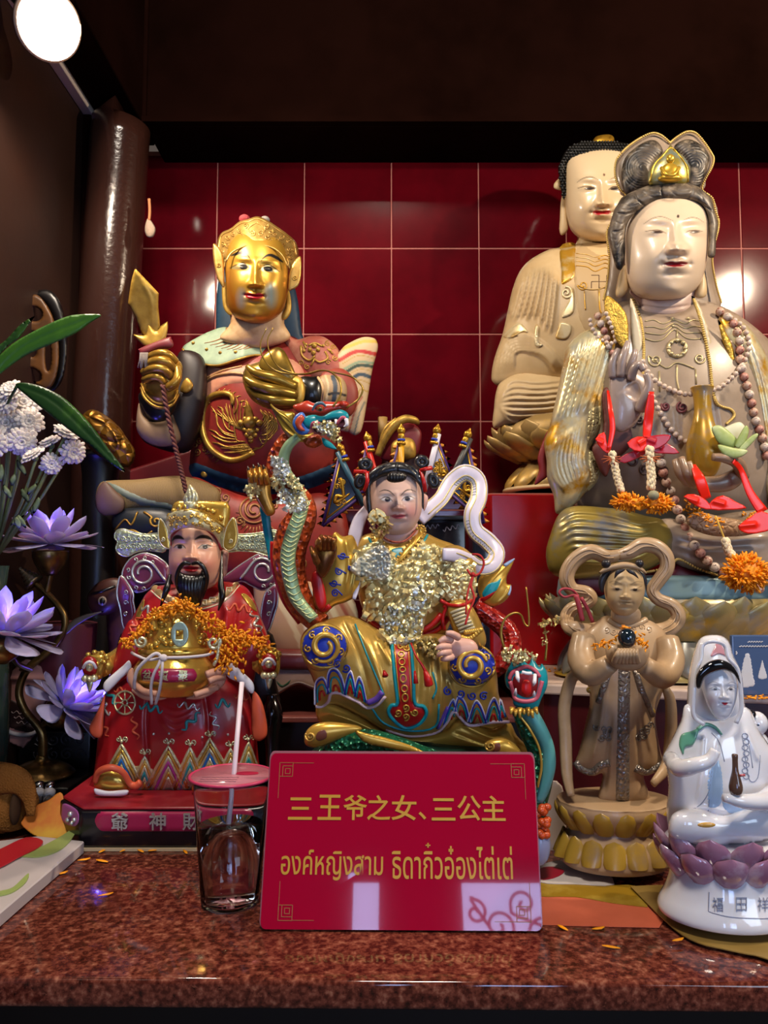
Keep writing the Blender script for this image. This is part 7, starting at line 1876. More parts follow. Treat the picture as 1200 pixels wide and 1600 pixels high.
    obj('red_tie',M('brick_glaze','b0525a',.1,coat=.8),g_tube([(1156,1212,.745),(1164,1211,.745)],2),root); obj('gold_star',M('gold_glaze','c99a4a',.12,coat=.8),g_ball(1104,1289,.744,14,4,2),root)
    Sbase = Surf([root.children[0]])
    def wrap(u,v,w):
        y = np.array([(Sbase.hit(a,b) or .75) for a,b in zip(u,v)]); return W(u,v,y - .0005 - w)
    obj('seal_characters',line,[g_text(c,wrap,x,x + 17,1424,1402,ext=.0006,bold=-.005) for c,x in (('福',1113),('田',1150),('祥',1184))],root,smooth=False)
    obj('seal_frame',line,g_sline(Sbase,[(1108,1394),(1108,1394),(1107,1424),(1107,1424),(1135,1432),(1170,1435),(1205,1435)],.8,.3,5),root)
    c = [g_ball(1183,1130,.84,16,18,15,16,10),g_inf([(1172,1150),(1196,1148),(1206,1180),(1200,1215),(1176,1212),(1168,1180)],.84,.8)]
    ch = obj('child_figure',por,c,root); obj('topknot',M('black_glaze','14151c',.1,coat=.8),g_ball(1174,1116,.832,7,7,6),ch); obj('eye',M('blue_black_glaze','20304a',.1),g_ball(1184,1133,.8225,2.6,1.4,1),ch)


porcelain()
# blue glass plaque on the shelf
pq = thing('plaque','blue glass plaque with white statue outlines standing on the shelf behind the porcelain figure','plaque',V3(1180,1086,1.07))
q0 = [V3(1141,992,1.07),V3(1236,996,1.07)]; zb0 = SHZ + .0005
obj('panel',M('blue_glass','4a5f86',.12,coat=.6),g_bevbox(q0[0][0],q0[1][0],1.066,1.074,zb0,q0[0][2],.002),pq,smooth=False)
Sq = Surf([pq.children[0]]); wq = M('white_print','cfcfd3',.5)
obj('printed_figures',wq,[g_patch(Sq,[(1156,1074),(1157,1050),(1162,1026),(1168,1018),(1174,1028),(1178,1055),(1180,1072)],.4),g_patch(Sq,[(1184,1060),(1188,1040),(1191,1030),(1195,1042),(1199,1060)],.4)],pq)
obj('printed_lines',wq,[g_sline(Sq,wave(1168,1003,1192,1003,.8,12),.6,.3,4,2),g_sline(Sq,wave(1155,1010,1204,1010,.8,22),.7,.3,4,2),g_sline(Sq,wave(1151,1018,1151,1023,.8,3),.8,.3,4,2)],pq)


# ================================================================== left side: lamp, flowers, lotus lamp, offerings
# round ceiling spot, a glowing disc
dl = thing('disc_lamp','glowing round white disc lamp at the upper left','lamp',V3(74,40,1.13))
M_GLOW = M('lit_diffuser','fff4e6',.5,emit=('fff0dd',14))
c = Vector(V3(76,40,1.13)); n = Vector((.62,-.55,-.52)).normalized(); u = n.orthogonal().normalized(); v = n.cross(u)
def disc(r0,r1,o0,o1,k=40):
    a = np.arange(k) / k * 2 * PI
    ring = lambda r,o: np.array([c + n * o + u * (r * math.cos(t)) + v * (r * math.sin(t)) for t in a])
    V = np.vstack([ring(r0,o0),ring(r1,o1)]); f = [(i,(i + 1) % k,k + (i + 1) % k,k + i) for i in range(k)]
    return V,f + [tuple(range(k))[::-1],tuple(range(k,2 * k))]
obj('diffuser',M_GLOW,disc(.047,.047,.001,.004),dl); obj('rim',M('lamp_rim','c9a58a',.4),disc(.049,.0505,-.014,.0005),dl); obj('stem',M_DARK,g_wtube(np.array([c - n * .014,c - n * .05,Vector((-.6,c[1] + .02,c[2] + .08))]),.007,10),dl)
hk = obj('hook',M('white_hook','b8b0b0',.4),g_tube([(-8,44,1.2),(2,47,1.2),(6,52,1.2),(11,57,1.2)],[3,4,3.4,2],n=8)); tag(hk,'small white hook on the brown wall at the left edge','hook')
ts = thing('tassel','small pale tassel hanging from an orange cord beside the brown pillar','tassel',V3(233,372,1.44))
obj('cord',M('orange_cord','a0643c',.7),g_tube([(233,311,1.44),(234,330,1.44),(233,345,1.44)],2.4),ts); obj('tuft',M('dusty_thread','8d7866',.9,bump=('noise',300,.6)),g_inf([(230,342),(236,345),(243,358),(239,370),(230,370),(226,358)],1.44,.8),ts)
orn = thing('carved_disc','oval openwork gold-brown carved disc with dark rim on the left wall','ornament',V3(70,610,1.32))
obj('openwork',M('carved_gilt_wood','58340f',.45,.1,var=('36200c',30,.4,.7)),g_inf([(44,466),(60,462),(78,485),(88,515),(92,545),(90,580),(80,604),(68,608),(52,596),(40,572),(34,538),(36,498)],1.31,.4,.4,R=5,holes=[ellp(53,491,13,11,14,.4),ellp(75,556,4.5,24,14),ellp(53,586,13,8,12,.7),ellp(51,538,8,20,12)]),orn)
obj('rim',M_DARK,g_inf([(48,462),(62,453),(82,456),(97,480),(105,520),(104,560),(97,595),(82,612),(68,612),(84,600),(91,570),(92,540),(87,512),(76,484),(60,466)],1.33,.6),orn)
# dark stand with foil bundle
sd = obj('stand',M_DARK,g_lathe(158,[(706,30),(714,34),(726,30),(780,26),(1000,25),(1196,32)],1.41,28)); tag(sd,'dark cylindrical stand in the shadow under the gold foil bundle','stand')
fo = obj('foil_bundle',M('crumpled_gold_foil','80571a',.36,.7,bump=('cells',40,1,.012)),g_inf([(128,650),(138,641),(150,641),(168,651),(186,667),(198,684),(212,708),(200,730),(170,722),(146,706),(130,688),(122,665)],1.36,.8,relief=[([(140,650),(170,665),(190,700)],4,5),([(150,680),(175,690),(195,688)],3,-5),([(135,660),(160,690),(180,715)],4,-5)],h=2)); tag(fo,'crumpled gold foil bundle at the foot of the brown pillar','bundle')
rbd = obj('red_board',M('dull_red_board','5c0a12',.45),g_inf([(198,735),(198,735),(254,717),(304,700),(304,700),(306,766),(306,766),(198,760)],1.50,.5,R=5,sm=2)); tag(rbd,'dark red board behind the arm of the gold-faced statue','board')
sb2 = obj('board_post',M_DARK,g_bevbox(V3(205,760,1.5)[0],V3(300,760,1.5)[0],1.49,1.52,.122,V3(250,757,1.5)[2],.003)); sb2.parent = None; tag(sb2,'black post under the dark red board','post')
an = thing('animal_figure','dark brown carved animal head figure half hidden in shadow left of the red-robed statue','figure',V3(180,1190,1.31))
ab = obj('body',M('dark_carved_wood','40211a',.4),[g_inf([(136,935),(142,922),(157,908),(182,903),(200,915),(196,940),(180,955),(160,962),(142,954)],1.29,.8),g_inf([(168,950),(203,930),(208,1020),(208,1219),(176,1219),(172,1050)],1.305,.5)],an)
obj('eye',M('eye_ring','8a7a70',.3),g_ball(160,939,1.265,7,7.5,4),an); obj('pupil',BLACKP,g_ball(160,939,1.259,4.4,5,3),an); obj('brow',BLACKP,g_tube([(144,928,1.27),(158,924,1.26),(180,916,1.268)],2.4),an)
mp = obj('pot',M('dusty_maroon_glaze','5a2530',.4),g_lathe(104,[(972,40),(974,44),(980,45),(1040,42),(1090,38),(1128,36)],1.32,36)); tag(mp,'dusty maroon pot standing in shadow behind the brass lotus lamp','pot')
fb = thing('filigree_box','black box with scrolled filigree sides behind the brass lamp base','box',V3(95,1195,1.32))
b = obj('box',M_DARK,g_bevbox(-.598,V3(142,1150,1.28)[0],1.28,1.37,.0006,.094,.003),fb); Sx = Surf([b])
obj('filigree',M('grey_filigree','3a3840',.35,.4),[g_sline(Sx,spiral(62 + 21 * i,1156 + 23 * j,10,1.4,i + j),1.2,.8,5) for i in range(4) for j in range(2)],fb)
# brass lotus lamp
lm = thing('lotus_lamp','brass stemmed lamp with three translucent lotus flowers lit blue from inside','lamp',V3(66,1211,1.22))
br = M('aged_brass','7d6238',.28,.9,var=('4a3820',40,.4,.7)); YL = 1.22
obj('base',br,g_lathe(66,[(1180,8),(1188,12),(1192,26),(1200,40),(1208,48),(1211,48)],YL,36),lm)
obj('stem',br,[g_tube([(66,1200,YL),(67,1155,YL),(60,1136,YL),(40,1112,YL),(30,1086,YL),(34,1062,YL),(46,1042,YL),(66,1026,YL),(86,1008,YL),(100,985,YL),(101,965,YL),(92,948,YL),(76,930,YL),(56,912,YL)],[7.5,7,6.5,6,6,6,6,6,5.5,5.5,5.5,5.5,5,5],n=12),g_tube([(80,893,YL),(76,912,YL),(73,926,YL)],5),g_tube([(64,1135,YL),(74,1128,YL),(84,1122,YL)],[4,4,5]),g_tube([(34,1046,YL),(48,1046,1.12),(26,1036,1.04),(8,1008,.99)],4)],lm)
A,yy = pts3([(55,911,YL),(42,899,YL),(30,887,YL)],sub=8)
obj('bud',M('bright_brass','9a8a68',.25,.9),g_wtube(A,(np.linspace(15,1.5,len(A)) + 1.6 * np.sin(np.arange(len(A)) * 2.2)) * YL / F,14),lm)
obj('leaf',M('tarnished_silver','6d6664',.3,.7),g_inf([(100,990),(110,972),(130,961),(150,957),(163,955),(140,966),(120,978),(106,990)],YL,.5),lm)
M_PET = M('translucent_petal','b4a9d0',.25,trans=.25,sss=.4,alpha=.93,ior=1.3); M_LED = M('blue_led','2222ff',.4,emit=('2418ff',6)); M_LED2 = M('pink_led','ff40a0',.4,emit=('ff50b0',5))


def lotus_flower(cx,cy,Y,R,tilt,cup):
    """petals about a point, the whole tipped over by tilt (degrees, about the view axis)"""
    s = Y / F; T = V3(cx,cy,Y); m = Matrix.Rotation(math.radians(tilt),3,'Y')
    fw = lambda V: np.array([m @ Vector(p) for p in V]) + T
    fl = thing('x',None,None,(0,0,0)); bpy.data.objects.remove(fl)
    core = g_wball((0,0,.006),(.016,.016,.008),14,8)
    root = obj('lotus_flower',M_PET,(fw(core[0]),core[1]),lm)
    for n_,z1,r0,r1,hw,of,cu in ((7,-.010,.012,R * 1.02,.36,.2,-.2),(9,.016,.010,R * .92,.31,.5,.3),(8,.042,.008,R * .74,.30,0,.4),(6,.056,.006,R * .46,.25,.3,.5)):
        for k in range(n_):
            V,f = g_petal((0,0),(k + of) * 2 * PI / n_,0,z1,r0,r1,hw * R,.0016,1,0,cu,.6)
            obj('petal',M_PET,(fw(V),f),root)
    g = [g_wball(fw([(.017 * math.cos(a),.017 * math.sin(a),.014)])[0],.004,8,6) for a in np.arange(5) * 1.26 + 3.6]
    obj('blue_leds',M_LED,g,root,kind=None); obj('pink_led',M_LED2,g_wball(fw([(-.004,-.018,.012)])[0],.0018,8,6),root)
    if cup == 1: obj('cup',br,g_lathe(cx,[(cy + 10,27),(cy + 22,26),(cy + 36,20),(cy + 48,11),(cy + 50,0)],Y,28),lm)
    else:
        pr = [(-.004,.022),(-.012,.026),(-.024,.024),(-.036,.014),(-.04,.0)]; V,f = g_wlathe((0,0),pr,28); obj('cup',br,(fw(V),f),lm)
    d = bpy.data.lights.new('led_light','POINT'); d.energy = .5; d.color = (.12,.10,1.0); d.shadow_soft_size = .01
    o = bpy.data.objects.new('led_light',d); o.location = fw([(0,0,.028)])[0]; COL.objects.link(o)


obj('riser',M_DARK,g_bevbox(-.598,V3(122,1200,1.2)[0],1.165,1.272,.0006,.0362,.003),lm)
lotus_flower(79,850,YL,.078,-3,1)
lotus_flower(6,990,.985,.073,14,0)
lotus_flower(104,1102,1.215,.066,42,0)
# chrysanthemums
M_CHR = M('white_petals','ddd2cc',.5,sss=.2); M_STEM = M('flower_stem','7d8a52',.5); M_SAGE = M('sage_leaf','5f6f4c',.5,var=('8a9678',40,.5,.7))


def mum(x,y,Y,r,d):
    s = Y / F; c = V3(x,y,Y); d = np.array(d,float); d /= np.linalg.norm(d); g = []
    b1 = np.cross(d,(0,0,1.)); b1 /= np.linalg.norm(b1); b2 = np.cross(d,b1)
    for L,n,up in ((1.0,17,.05),(.84,15,.32),(.62,12,.65),(.38,8,1.0)):
        for k in range(n):
            a = 2 * PI * (k + RNG.uniform(-.25,.25)) / n + L
            t = (b1 * math.cos(a) + b2 * math.sin(a)) * math.cos(up) + d * math.sin(up)
            l = r * s * L * RNG.uniform(.88,1.1)
            g.append(g_wtube(np.array([c,c + t * l * .5 + d * l * .06,c + t * l * .9,c + t * l]),np.array([.06,.15,.16,.06]) * r * s,6,.4,d))
    return join(g)


def spray(label,blooms,root_px,Y):
    root = thing('chrysanthemum_spray',label,'flowers',V3(*root_px,Y),'white chrysanthemum sprays')
    for x,y,r,d in blooms:
        yy = Y + RNG.uniform(-.02,.02)
        obj('blossom',M_CHR,mum(x,y,yy,r,d),root)
        c = V3(x,y,yy); e = c - np.array(d) / np.linalg.norm(d) * r * .35 * yy / F
        obj('calyx',M_SAGE,g_wball(c - np.array(d) / np.linalg.norm(d) * r * .25 * yy / F,r * .26 * yy / F,10,7),root)
        obj('stem',M_STEM,g_wtube(np.array([e,e * .6 + V3(*root_px,1.145) * .4 + (0,.01,.0),V3(*root_px,1.145)]),.0022,7),root)


spray('dense cluster of white chrysanthemums at the left edge',[(8,628,26,(-.2,-1,.3)),(38,632,28,(.3,-1,.5)),(12,662,27,(0,-1,.1)),(44,660,25,(.5,-1,.2)),(34,690,24,(.4,-.8,-.3)),(-8,690,26,(0,-1,0)),(18,610,22,(.1,-.9,.6))],(-9,872),1.07)
spray('smaller group of white chrysanthemums leaning right on long stems',[(104,676,22,(.5,-.5,.9)),(78,692,20,(-.3,-.5,.8)),(113,706,22,(.6,-.6,-.3)),(52,712,20,(-.4,-.6,.8)),(80,725,18,(.4,-.7,-.2))],(-7,872),1.06)
for q,Y,lab,rl in (([(-30,592),(10,545),(50,519),(100,496),(128,491),(158,492),(140,505),(118,521),(80,538),(40,556),(0,585),(-25,610)],1.0,'broad green leaf pointing right in front of the carved disc',[(-20,598),(40,540),(150,493)]),([(-20,556),(10,530),(32,507),(54,494),(44,508),(30,528),(10,543),(-18,575)],1.08,'narrow green leaf behind the broad leaf at the left edge',[(-15,562),(50,496)]),([(24,602),(40,598),(70,606),(100,622),(128,648),(150,674),(170,702),(196,737),(170,722),(140,695),(108,672),(74,645),(46,622)],1.02,'dark green leaf slanting down to the right below the carved disc',[(26,601),(90,632),(192,734)])):
    l = obj('long_leaf',M('long_leaf_green','2f5a1c' if Y < 1.01 else '1d3d16',.35,var=('47761f',12,.5,.75)),g_inf(q,Y,.16,.16,relief=[(rl,2.5,-1.6)],h=3) if q[0][0] < 0 else [g_inf(q,Y,.16,.16,relief=[(rl,2.5,-1.6)],h=3),g_tube([(26,604,Y),(6,650,1.07),(-8,760,1.12),(-8,872,1.145)],2.4,n=6)]); tag(l,lab,'leaf')
va = obj('vase',M('dark_celadon','27352f',.2,coat=.4),g_wlathe((-.58,1.145),[(.0006,.019),(.02,.024),(.12,.028),(.24,.024),(.32,.016),(.365,.021),(.365,.018),(.33,.013),(.1,0)],32)); tag(va,'slender dark green vase holding the white chrysanthemums at the left edge','vase')
bl = thing('leaf_bunch','bunch of small sage green leaves under the chrysanthemums','leaves',V3(20,830,1.05))
for k in range(12):
    x,y = RNG.uniform(-15,55),RNG.uniform(735,830); a = RNG.uniform(-.9,.6); L = RNG.uniform(18,30)
    ux,uy = math.cos(a + 1.57),math.sin(a - 1.57)
    obj('leaf',M_SAGE,g_inf([(x,y),(x + 5 + ux * L * .5,y + uy * L * .5),(x + ux * L,y + uy * L),(x - 6 + ux * L * .5,y + uy * L * .5)],1.03 + RNG.uniform(0,.05),.25,.25,h=3),bl)
# wrapped bouquet paper
pb = thing('wrapping_paper','pale pink wrapping paper with a dark lettered panel behind the lamp stem','paper',V3(30,1170,1.18))
pkm = M('dusty_pink_paper','9a6d6d',.6,sss=.1)
pp = obj('paper',pkm,g_inf([(2,1046),(16,1050),(40,1030),(62,1040),(90,1060),(70,1100),(60,1140),(36,1170),(36,1170),(10,1156),(0,1120)],1.28,.2,.1,R=4,relief=[([(0,1060),(40,1060),(80,1062)],5,5),([(0,1150),(30,1135),(58,1140)],4,3)]),pb); Sp_ = Surf([pp])
pd = obj('dark_panel',M('maroon_black_print','241012',.5),g_patch(Sp_,[(3,1092),(16,1092),(40,1105),(62,1130),(50,1145),(20,1140),(4,1126)],1),pp)
obj('handwriting',M('pale_ink','a08a8a',.6),[g_sline(Surf([pd,pp]),wave(18 + 4 * k,1112 + 8 * k,50 + 3 * k,1116 + 8 * k,2,6),.7,.5,4,2) for k in range(3)],pd); obj('white_band',M('white_paper','a8a0a4',.6),g_sline(Surf([pd,pp]),[(3,1134),(20,1146),(45,1148),(62,1140)],3.5,.6,6),pp)
# rolled cloth, lighters, papers
rc = thing('cloth_roll','rolled ochre brown woven cloth at the left edge of the counter','cloth',V3(10,1300,1.06)); oc = M('ochre_weave','8a5414',.8,bump=('cells',260,.8,.002)); P = [V3(-60,1262,1.07),V3(0,1258,1.07),V3(30,1262,1.06)]
obj('roll',oc,[g_wtube(np.array([V3(-70,1250,1.08),V3(14,1258,1.07)]),.036,24),g_wtube(np.array([V3(14,1258,1.08),V3(24,1260,1.06)]),[.036,.031],24)],rc); obj('roll_core',M('dark_ochre','3d250c',.9),g_wball(V3(24,1263,1.052),(.006,.012,.022),14,10),rc); obj('flap',oc,g_ribbon([(-40,1222,1.05),(0,1216,1.045),(30,1222,1.045),(45,1245,1.045),(48,1275,1.045)],[60,50,42,26,12],th=5),rc)
for i,x in enumerate((42,59,76)):
    l = thing('lighter',['clear lighter with metal cap nearest the cloth roll','middle one of the three clear lighters beside the cloth roll','clear lighter at the right of three beside the cloth roll'][i],'lighter',V3(x,1256,1.12),'lighters by the cloth roll')
    obj('body',M('smoky_plastic','77747a',.1,trans=.7),g_tube([(x - 2,1262,1.11),(x + 2,1236,1.13)],8,n=12,sub=1),l); obj('band',M('white_band','b5b3ba',.5),g_tube([(x + .5,1246,1.12),(x + 2,1236,1.128)],8.3,n=12,sub=1),l); obj('cap',M('chrome','c9c9cc',.15,1.0),g_tube([(x + 2,1234,1.13),(x + 3,1222,1.136)],[7.5,6],n=12,sub=1),l)
oy = obj('paper_sheet',M('orange_yellow_paper','b8651c',.5,var=('c99a2c',9,.45,.6)),g_inf([(36,1292),(34,1283),(50,1262),(75,1250),(95,1238),(104,1262),(112,1300),(100,1310),(60,1308)],lambda x,y: 1.035 + (1310 - y) * .0006,.06,.06,R=4)); tag(oy,'curved orange and yellow paper leaning beside the black lettered base','paper')


def flat(px,py,z): 
    """point of the photo on a level at height z"""
    b = -(py - 800) / F; t = (z - CAM[2]) / (SP + b * CP); return ((px - 600) / F * t,(CP - b * SP) * t)


pk = thing('printed_packet','white packet printed with red and green leaf shapes lying at the left','packet',(*flat(30,1390,0),0.0005))
wp = M('glossy_white_card','b9b0b2',.35)
top = [flat(132,1314,.016),flat(0,1426,.016),flat(-120,1500,.016),flat(-140,1330,.016),flat(60,1306,.016)]
obj('box',wp,g_prism(top,.0006,.016,.0015,1),pk,smooth=False)
def sheet(poly,z,th=.0012): return g_prism([flat(x,y,z) for x,y in cr(poly,True,4)],z,z + th)
obj('green_shape',M('pale_green_print','8fa05c',.4),[sheet([(-60,1345),(40,1332),(88,1312),(119,1293),(112,1312),(92,1330),(60,1340),(20,1340),(-40,1352)],.0163),sheet([(0,1394),(20,1388),(44,1366),(40,1380),(18,1396),(-10,1402)],.0163)],pk,smooth=False)
obj('red_shape',M('red_print','b0202c',.35),sheet([(-50,1350),(0,1328),(40,1310),(66,1314),(60,1325),(30,1340),(0,1356),(-40,1370)],.018),pk,smooth=False)


# ================================================================== sign, cup, papers and petals on the counter
sg = thing('sign','crimson acrylic sign with gold Chinese and Thai lettering leaning at the front','sign',(0.02,.80,.0005))
B0,B1,T0,T1 = V3(407,1433,.7965),V3(846,1441,.7925),V3(424,1177,.845),V3(833,1179,.842)
B0[2] = B1[2] = .002
def smap(u,v,w):
    """u, v in 0..1 over the plate (v upwards), w metres out of its face"""
    u = np.asarray(u,float)[:,None]; v = np.asarray(v,float)[:,None]; w = np.asarray(w,float)[:,None]
    return (B0 * (1 - u) + B1 * u) * (1 - v) + (T0 * (1 - u) + T1 * u) * v + NS * w
NS = np.cross(B1 - B0,T0 - B0); NS /= np.linalg.norm(NS)
def splate(poly,w0,w1):
    P = np.array(poly,float); n = len(P)
    V = np.vstack([smap(P[:,0],P[:,1],np.full(n,w0)),smap(P[:,0],P[:,1],np.full(n,w1))])
    return V,[tuple(range(n))[::-1],tuple(range(n,2 * n))] + [(i,(i + 1) % n,n + (i + 1) % n,n + i) for i in range(n)]
rr = []
for cx,cy,a0 in ((.965,.04,-90),(.965,.955,0),(.035,.955,90),(.035,.04,180)):
    for a in np.linspace(a0,a0 + 90,7): rr.append((cx + .035 * math.cos(math.radians(a)),cy + (.04 if cy < .5 else .045) * math.sin(math.radians(a)) * 1.3))
rr = [(x,min(max(y,0),1)) for x,y in rr]
sp = obj('panel',M('crimson_acrylic','9c0a2e',.025,coat=.3,spec=.6),splate(rr,-.0015,.0015),sg,smooth=False)
obj('clear_edge',M('clear_acrylic_edge','c08090',.1,trans=.5),splate([((x - .5) * 1.012 + .5,(y - .5) * 1.016 + .508) for x,y in rr],-.0030,-.0016),sg,smooth=False)
obj('stand',M('clear_acrylic','c08090',.1,trans=.6),splate([(.3,.0),(.7,.0),(.66,.5),(.34,.5)],-.006,-.0034),sg,smooth=False)
gl_ = M('gold_lettering','c4942f',.38,.15)
def stext(s,x0,x1,y0,y1,name,bold): return obj(name,gl_,g_text(s,lambda u,v,w: smap(u,v,.0016 + w),x0,x1,y0,y1,ext=.0004,bold=bold),sp,smooth=False)
for ch,x0,x1 in (('三',.078,.167),('王',.188,.275),('爷',.283,.371),('之',.372,.458),('女',.462,.555),('、',.563,.592),('三',.612,.700),('公',.708,.795),('主',.798,.886)):
    stext(ch,x0,x1,.605 if ch != '、' else .61,(.752 if ch not in '三' else .735) if ch != '、' else .655,'chinese_lettering',.012)
stext('องค์หญิงสาม',.062,.434,.265,.435,'thai_lettering',.006)
obj('thai_lettering',gl_,[splate([(.589,.460),(.607,.460),(.607,.467),(.589,.467)],.0016,.002),splate([(.5955,.450),(.6005,.450),(.6005,.477),(.5955,.477)],.0016,.002)],sp,smooth=False)
stext('ธิดากิวอ๋องไต่เต่',.466,.905,.275,.46,'thai_lettering',.006)
def key(cx,cy,fx,fy):
    g = []; q = lambda x,y: (cx + fx * x * .01,cy + fy * y * .0165)
    def bar(x0,y0,x1,y1):
        (a,b),(c,d) = q(x0,y0),q(x1,y1); g.append(splate([(min(a,c),min(b,d)),(max(a,c),min(b,d)),(max(a,c),max(b,d)),(min(a,c),max(b,d))],.0015,.0018))
    for b in ((0,0,5,.25),(0,0,.25,5),(1.2,1.2,5,1.45),(1.2,1.2,1.45,5),(5,0,5.25,5.25),(0,5,5.25,5.25),(2.2,2.2,4,2.45),(2.2,2.2,2.45,4),(4,2.2,4.25,4.2),(2.2,4,4.2,4.25),(5,.1,13,.3),(.05,5,.25,13)): bar(*b)
    return g
obj('corner_ornament',M('dull_gold_line','9a5a30',.4),key(.035,.945,1,-1),sp,smooth=False); obj('corner_ornament',M('dull_gold_line','9a5a30',.4),key(.965,.945,-1,-1),sp,smooth=False)
obj('corner_ornament',M('dull_gold_line','9a5a30',.4),key(.06,.045,1,1),sp,smooth=False); obj('corner_ornament',M('dull_gold_line','9a5a30',.4),key(.965,.045,-1,1),sp,smooth=False)
# cup of water
yc = .862; xc = V3(361,1300,yc)[0]; zl = V3(361,1212,yc)[2]; zw = V3(361,1290,yc)[2]
cp = thing('cup','clear plastic cup with pink film lid standing left of the crimson sign','cup',(xc,yc,.0005))
pl_ = M('clear_plastic','ffffff',.04,trans=1.0,ior=1.12,spec=.8); rt_,rb = .0415,.0315
out = [(.0006,rb - .004),(.001,rb - .001),(.004,rb),(zl - .012,rt_ - .0005),(zl - .004,rt_ + .0004),(zl - .001,rt_ + .002)]
inn = [(zl - .001,rt_ + .0008),(zl - .012,rt_ - .0013),(.006,rb - .0012),(.0035,rb - .004),(.0032,0)]
obj('wall',pl_,g_wlathe((xc,yc),[(.0006,0)] + out + inn,64),cp)
obj('lid_film',M('pink_film','d48a9a',.2,trans=.35,alpha=.9),g_wlathe((xc,yc),[(zl + .0002,0),(zl + .0002,.0445),(zl + .0011,.0445),(zl + .0013,0)],64),cp)
obj('lid_rim',M('rose_rim','b8365c',.3),g_wtube(np.array([(xc + .0452 * math.cos(a),yc + .0452 * math.sin(a),zl + .0005) for a in np.arange(64) / 64 * 2 * PI]),.0018,8,1,(0,0,1),True),cp)
hz = [(xc + .016 + .013 * math.cos(a),yc + .004 + .007 * math.sin(a)) for a in np.linspace(0,2 * PI,20)[:-1]]
obj('lid_opening',M('crimson_film','a81c40',.3),g_prism(hz,zl + .0014,zl + .0018),cp,smooth=False)
obj('lid_print',M('grey_print','8a5a68',.5),[g_wtube(np.array([(xc - .03 + .04 * t,yc - .012 - .008 * k + .0006 * math.sin(t * 50),zl + .0016) for t in np.linspace(0,1,40)]),.0003,4) for k in range(3)],cp)
wt = obj('water',M('water','ffffff',.0,trans=1.0,ior=1.33),g_wlathe((xc,yc),[(.0036,0),(.0036,rb - .0045),(.0064,rb - .0016)] + [(zw,rb + (rt_ - rb) * zw / zl - .0019),(zw,0)],64)); tag(wt,'clear water filling the lower half of the plastic cup','water')
sw_ = obj('straw',M('milky_straw','d5c6d2',.35,sss=.3),g_wtube(np.array([V3(378,1066,.90),V3(366,1205,.865),V3(357,1288,.862)]),.0028,14)); tag(sw_,'milky drinking straw standing in the plastic cup','straw')
# papers under the statues on the right
def paper(name,m,poly,z,label,th=.0006,cat='paper'):
    P = [flat(x,y,z) for x,y in cr(poly,True,3)]; o = obj(name,m,g_prism(P,z,z + th),smooth=False); tag(o,label,cat); return o
sal = M('salmon_paper','d0674a',.55,var=('b8563c',8,.4,.7)); gp = M('gold_joss_paper','9c7a1c',.45,.2,var=('b89a3c',25,.5,.7)); kr = M('gold_foil_card','8f7338',.4,.35,var=('a88c50',8,.4,.7))
paper('salmon_sheet',sal,[(832,1398),(832,1398),(990,1408),(1046,1412),(1030,1450),(1030,1450),(930,1448),(860,1446),(700,1440),(700,1440),(560,1434),(560,1410),(700,1400)],.0006,'salmon pink paper sheet between the sign and the porcelain figure')
paper('gold_sheet',gp,[(838,1380),(838,1380),(930,1384),(1000,1386),(1012,1418),(1012,1418),(960,1412),(900,1402),(838,1400)],.0014,'mustard gold paper strip on the salmon sheet')
paper('white_card',M('white_card','c5bcb8',.5),[(842,1352),(842,1352),(880,1345),(930,1352),(960,1382),(900,1382),(840,1378)],.0022,'white card edge under the small cream figure',.0008)
paper('red_card',M('red_card','a0142c',.45),[(844,1358),(866,1355),(882,1362),(866,1372),(844,1374)],.0032,'small red paper scrap on the white card')
paper('foil_card',kr,[(985,1386),(985,1386),(1060,1384),(1220,1390),(1240,1500),(1180,1494),(1130,1484),(1090,1474),(1050,1450)],.0034,'gold foil card lying under the porcelain figure',.0010,'card')
bk = obj('backing_card',M('pale_card','b8a8a0',.5),g_inf([(848,1222),(848,1222),(870,1220),(884,1250),(884,1352),(884,1352),(846,1352),(846,1352)],1.015,.1,.1,R=2,sm=2)); tag(bk,'pale card standing behind the small cream figure, beside the dragon','card')
# black plaque and gilded headdress figure behind the girl
bq = thing('plaque','black plaque with pale scrawled lettering behind the shoulder of the girl statue','plaque',V3(695,880,1.16))
b = obj('panel',M('black_lacquer_plaque','15131a',.2,coat=.4),g_bevbox(V3(645,860,1.16)[0],V3(727,860,1.16)[0],1.155,1.17,.0006,V3(690,812,1.16)[2],.002),bq); Sb_ = Surf([b])
obj('lettering',M('faded_white_paint','9d98a4',.6),[g_sline(Sb_,wave(662 + 30 * k,824 + 4 * (k % 2),686 + 32 * k,822,3,6),.9,.4,4,3) for k in range(2)],bq); obj('frame',M_DARK,g_bevbox(V3(640,812,1.155)[0],V3(732,812,1.155)[0],1.145,1.165,V3(690,813,1.155)[2],V3(690,806,1.155)[2],.001),bq)
db_ = obj('dark_box',M('blue_black_gloss','151823',.2,coat=.4),g_bevbox(V3(738,900,1.2)[0],V3(764,900,1.2)[0],1.19,1.25,.0006,V3(750,830,1.2)[2],.003)); tag(db_,'narrow blue-black box beside the black plaque','box')
gh = thing('statue','partly hidden gilded figure with red-lined headdress behind the pennants','statue',V3(635,1098,1.36))
obj('headdress',DGOLD,[g_tube([(590,712,1.33),(600,688,1.325),(615,666,1.32),(632,655,1.32),(648,657,1.325),(654,662,1.33)],[5,6,7,7,6,3],n=10),g_tube([(596,690,1.335),(603,670,1.33),(620,655,1.33)],4)],gh)
obj('red_lining',M('crimson_lining','6a1018',.45),g_inf([(594,715),(604,688),(618,668),(640,660),(657,672),(658,690),(650,712),(620,722)],1.34,.5),gh); obj('gold_bun',DGOLD,g_inf([(611,700),(615,690),(628,684),(644,686),(650,700),(646,716),(615,718)],1.315,.8),gh)
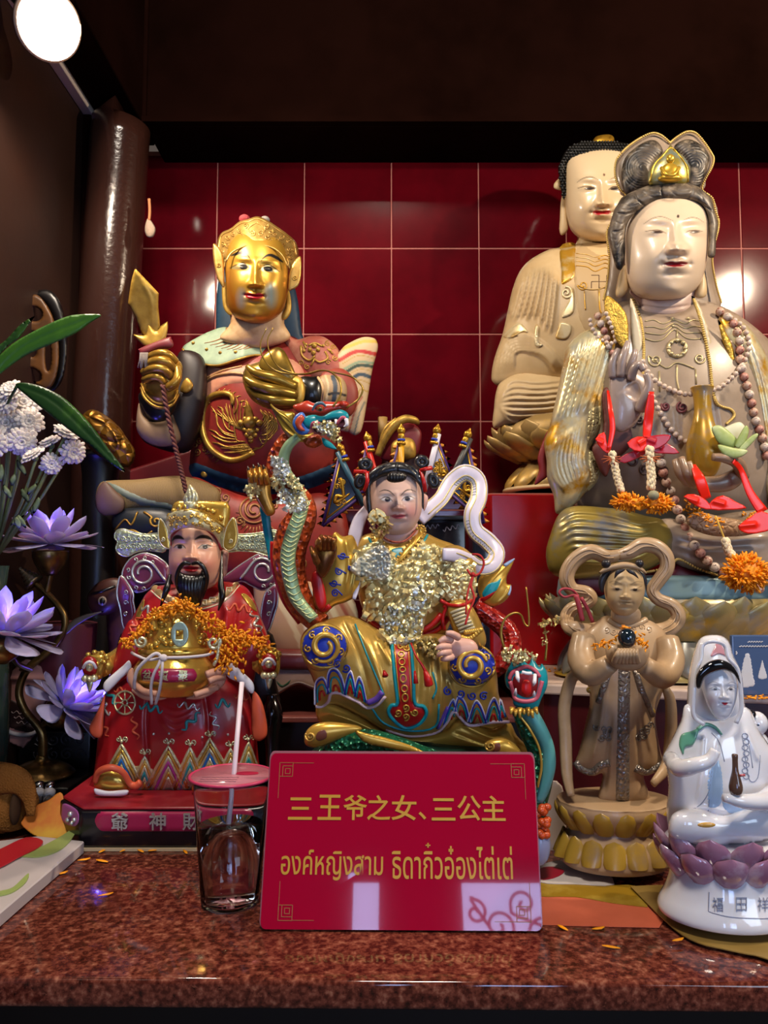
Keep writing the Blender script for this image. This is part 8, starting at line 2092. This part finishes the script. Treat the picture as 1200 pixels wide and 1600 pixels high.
obj('peg',M('tan_wood','8a6a34',.5),g_tube([(598,652,1.36),(598,690,1.36)],7.5),gh); obj('body',M('dark_robe','3a1216',.5),g_inf([(598,715),(660,715),(668,850),(672,1092),(600,1092),(598,850)],1.36,.5),gh)
# loose petals on the counter, each lying where it fell
k0 = None
spots = [(140,1325,0),(177,1323,2),(194,1330,1),(220,1331,2.4),(240,1330,.4),(160,1331,1.2),(131,1345,.2),(160,1347,2.8),(98,1366,.5),(165,1400,.3),(96,1303,1),(265,1326,.8),(290,1333,2.1),(935,1453,.1),(955,1482,2.9),(880,1452,2.2),(820,1452,.4),(1060,1478,.2)]
for i,(x,y,a) in enumerate(spots):
    if k0 is None:
        k0 = obj('petal',M_MARI,[g_wtube(np.array([(-.0055,0,.0012),(-.002,0,.0014),(.002,0,.0016),(.0055,.001,.0022)]),[.0007,.0017,.0019,.0008],8,.35,(0,0,1))]); o = k0
        o.data.transform(Matrix.Translation(Vector(LOC[o.name]))); 
    else: o = dup(k0)
    fx,fy = flat(x,y,.0006); z = .0205 if (x,y) == (96,1303) else (.0046 if x > 1000 else .0004)
    o.location = (fx,fy,z if z < .02 else .0004); o.rotation_euler = (0,0,a); o.scale = (RNG.uniform(1,1.5),RNG.uniform(1,1.6),1.2)
    tag(o,'small orange marigold petal fallen on the granite counter','petal','fallen marigold petals')
ps = [g_tube([(x,y,.0),(x,y,.0)],1) for x,y in []]
for lab,x0,x1,y0,y1,z,n,nm in (('orange petals scattered on the shelf beside the blue plaque',1162,1210,1083,1094,SHZ,40,'shelf'),('few orange crumbs on the shelf left of the small cream figure',848,870,1046,1052,SHZ,8,'crumbs')):
    g = []
    for _ in range(n):
        fx,fy = flat(RNG.uniform(x0,x1),RNG.uniform(y0,y1),z); a = RNG.uniform(0,6)
        g.append(g_wtube(np.array([(fx,fy,z + .0012),(fx + .006 * math.cos(a),fy + .006 * math.sin(a),z + .0022)]),[.0014,.0008],5))
    o = obj('marigold_shreds',M_MARI,g,kind='stuff'); tag(o,lab,'petals')
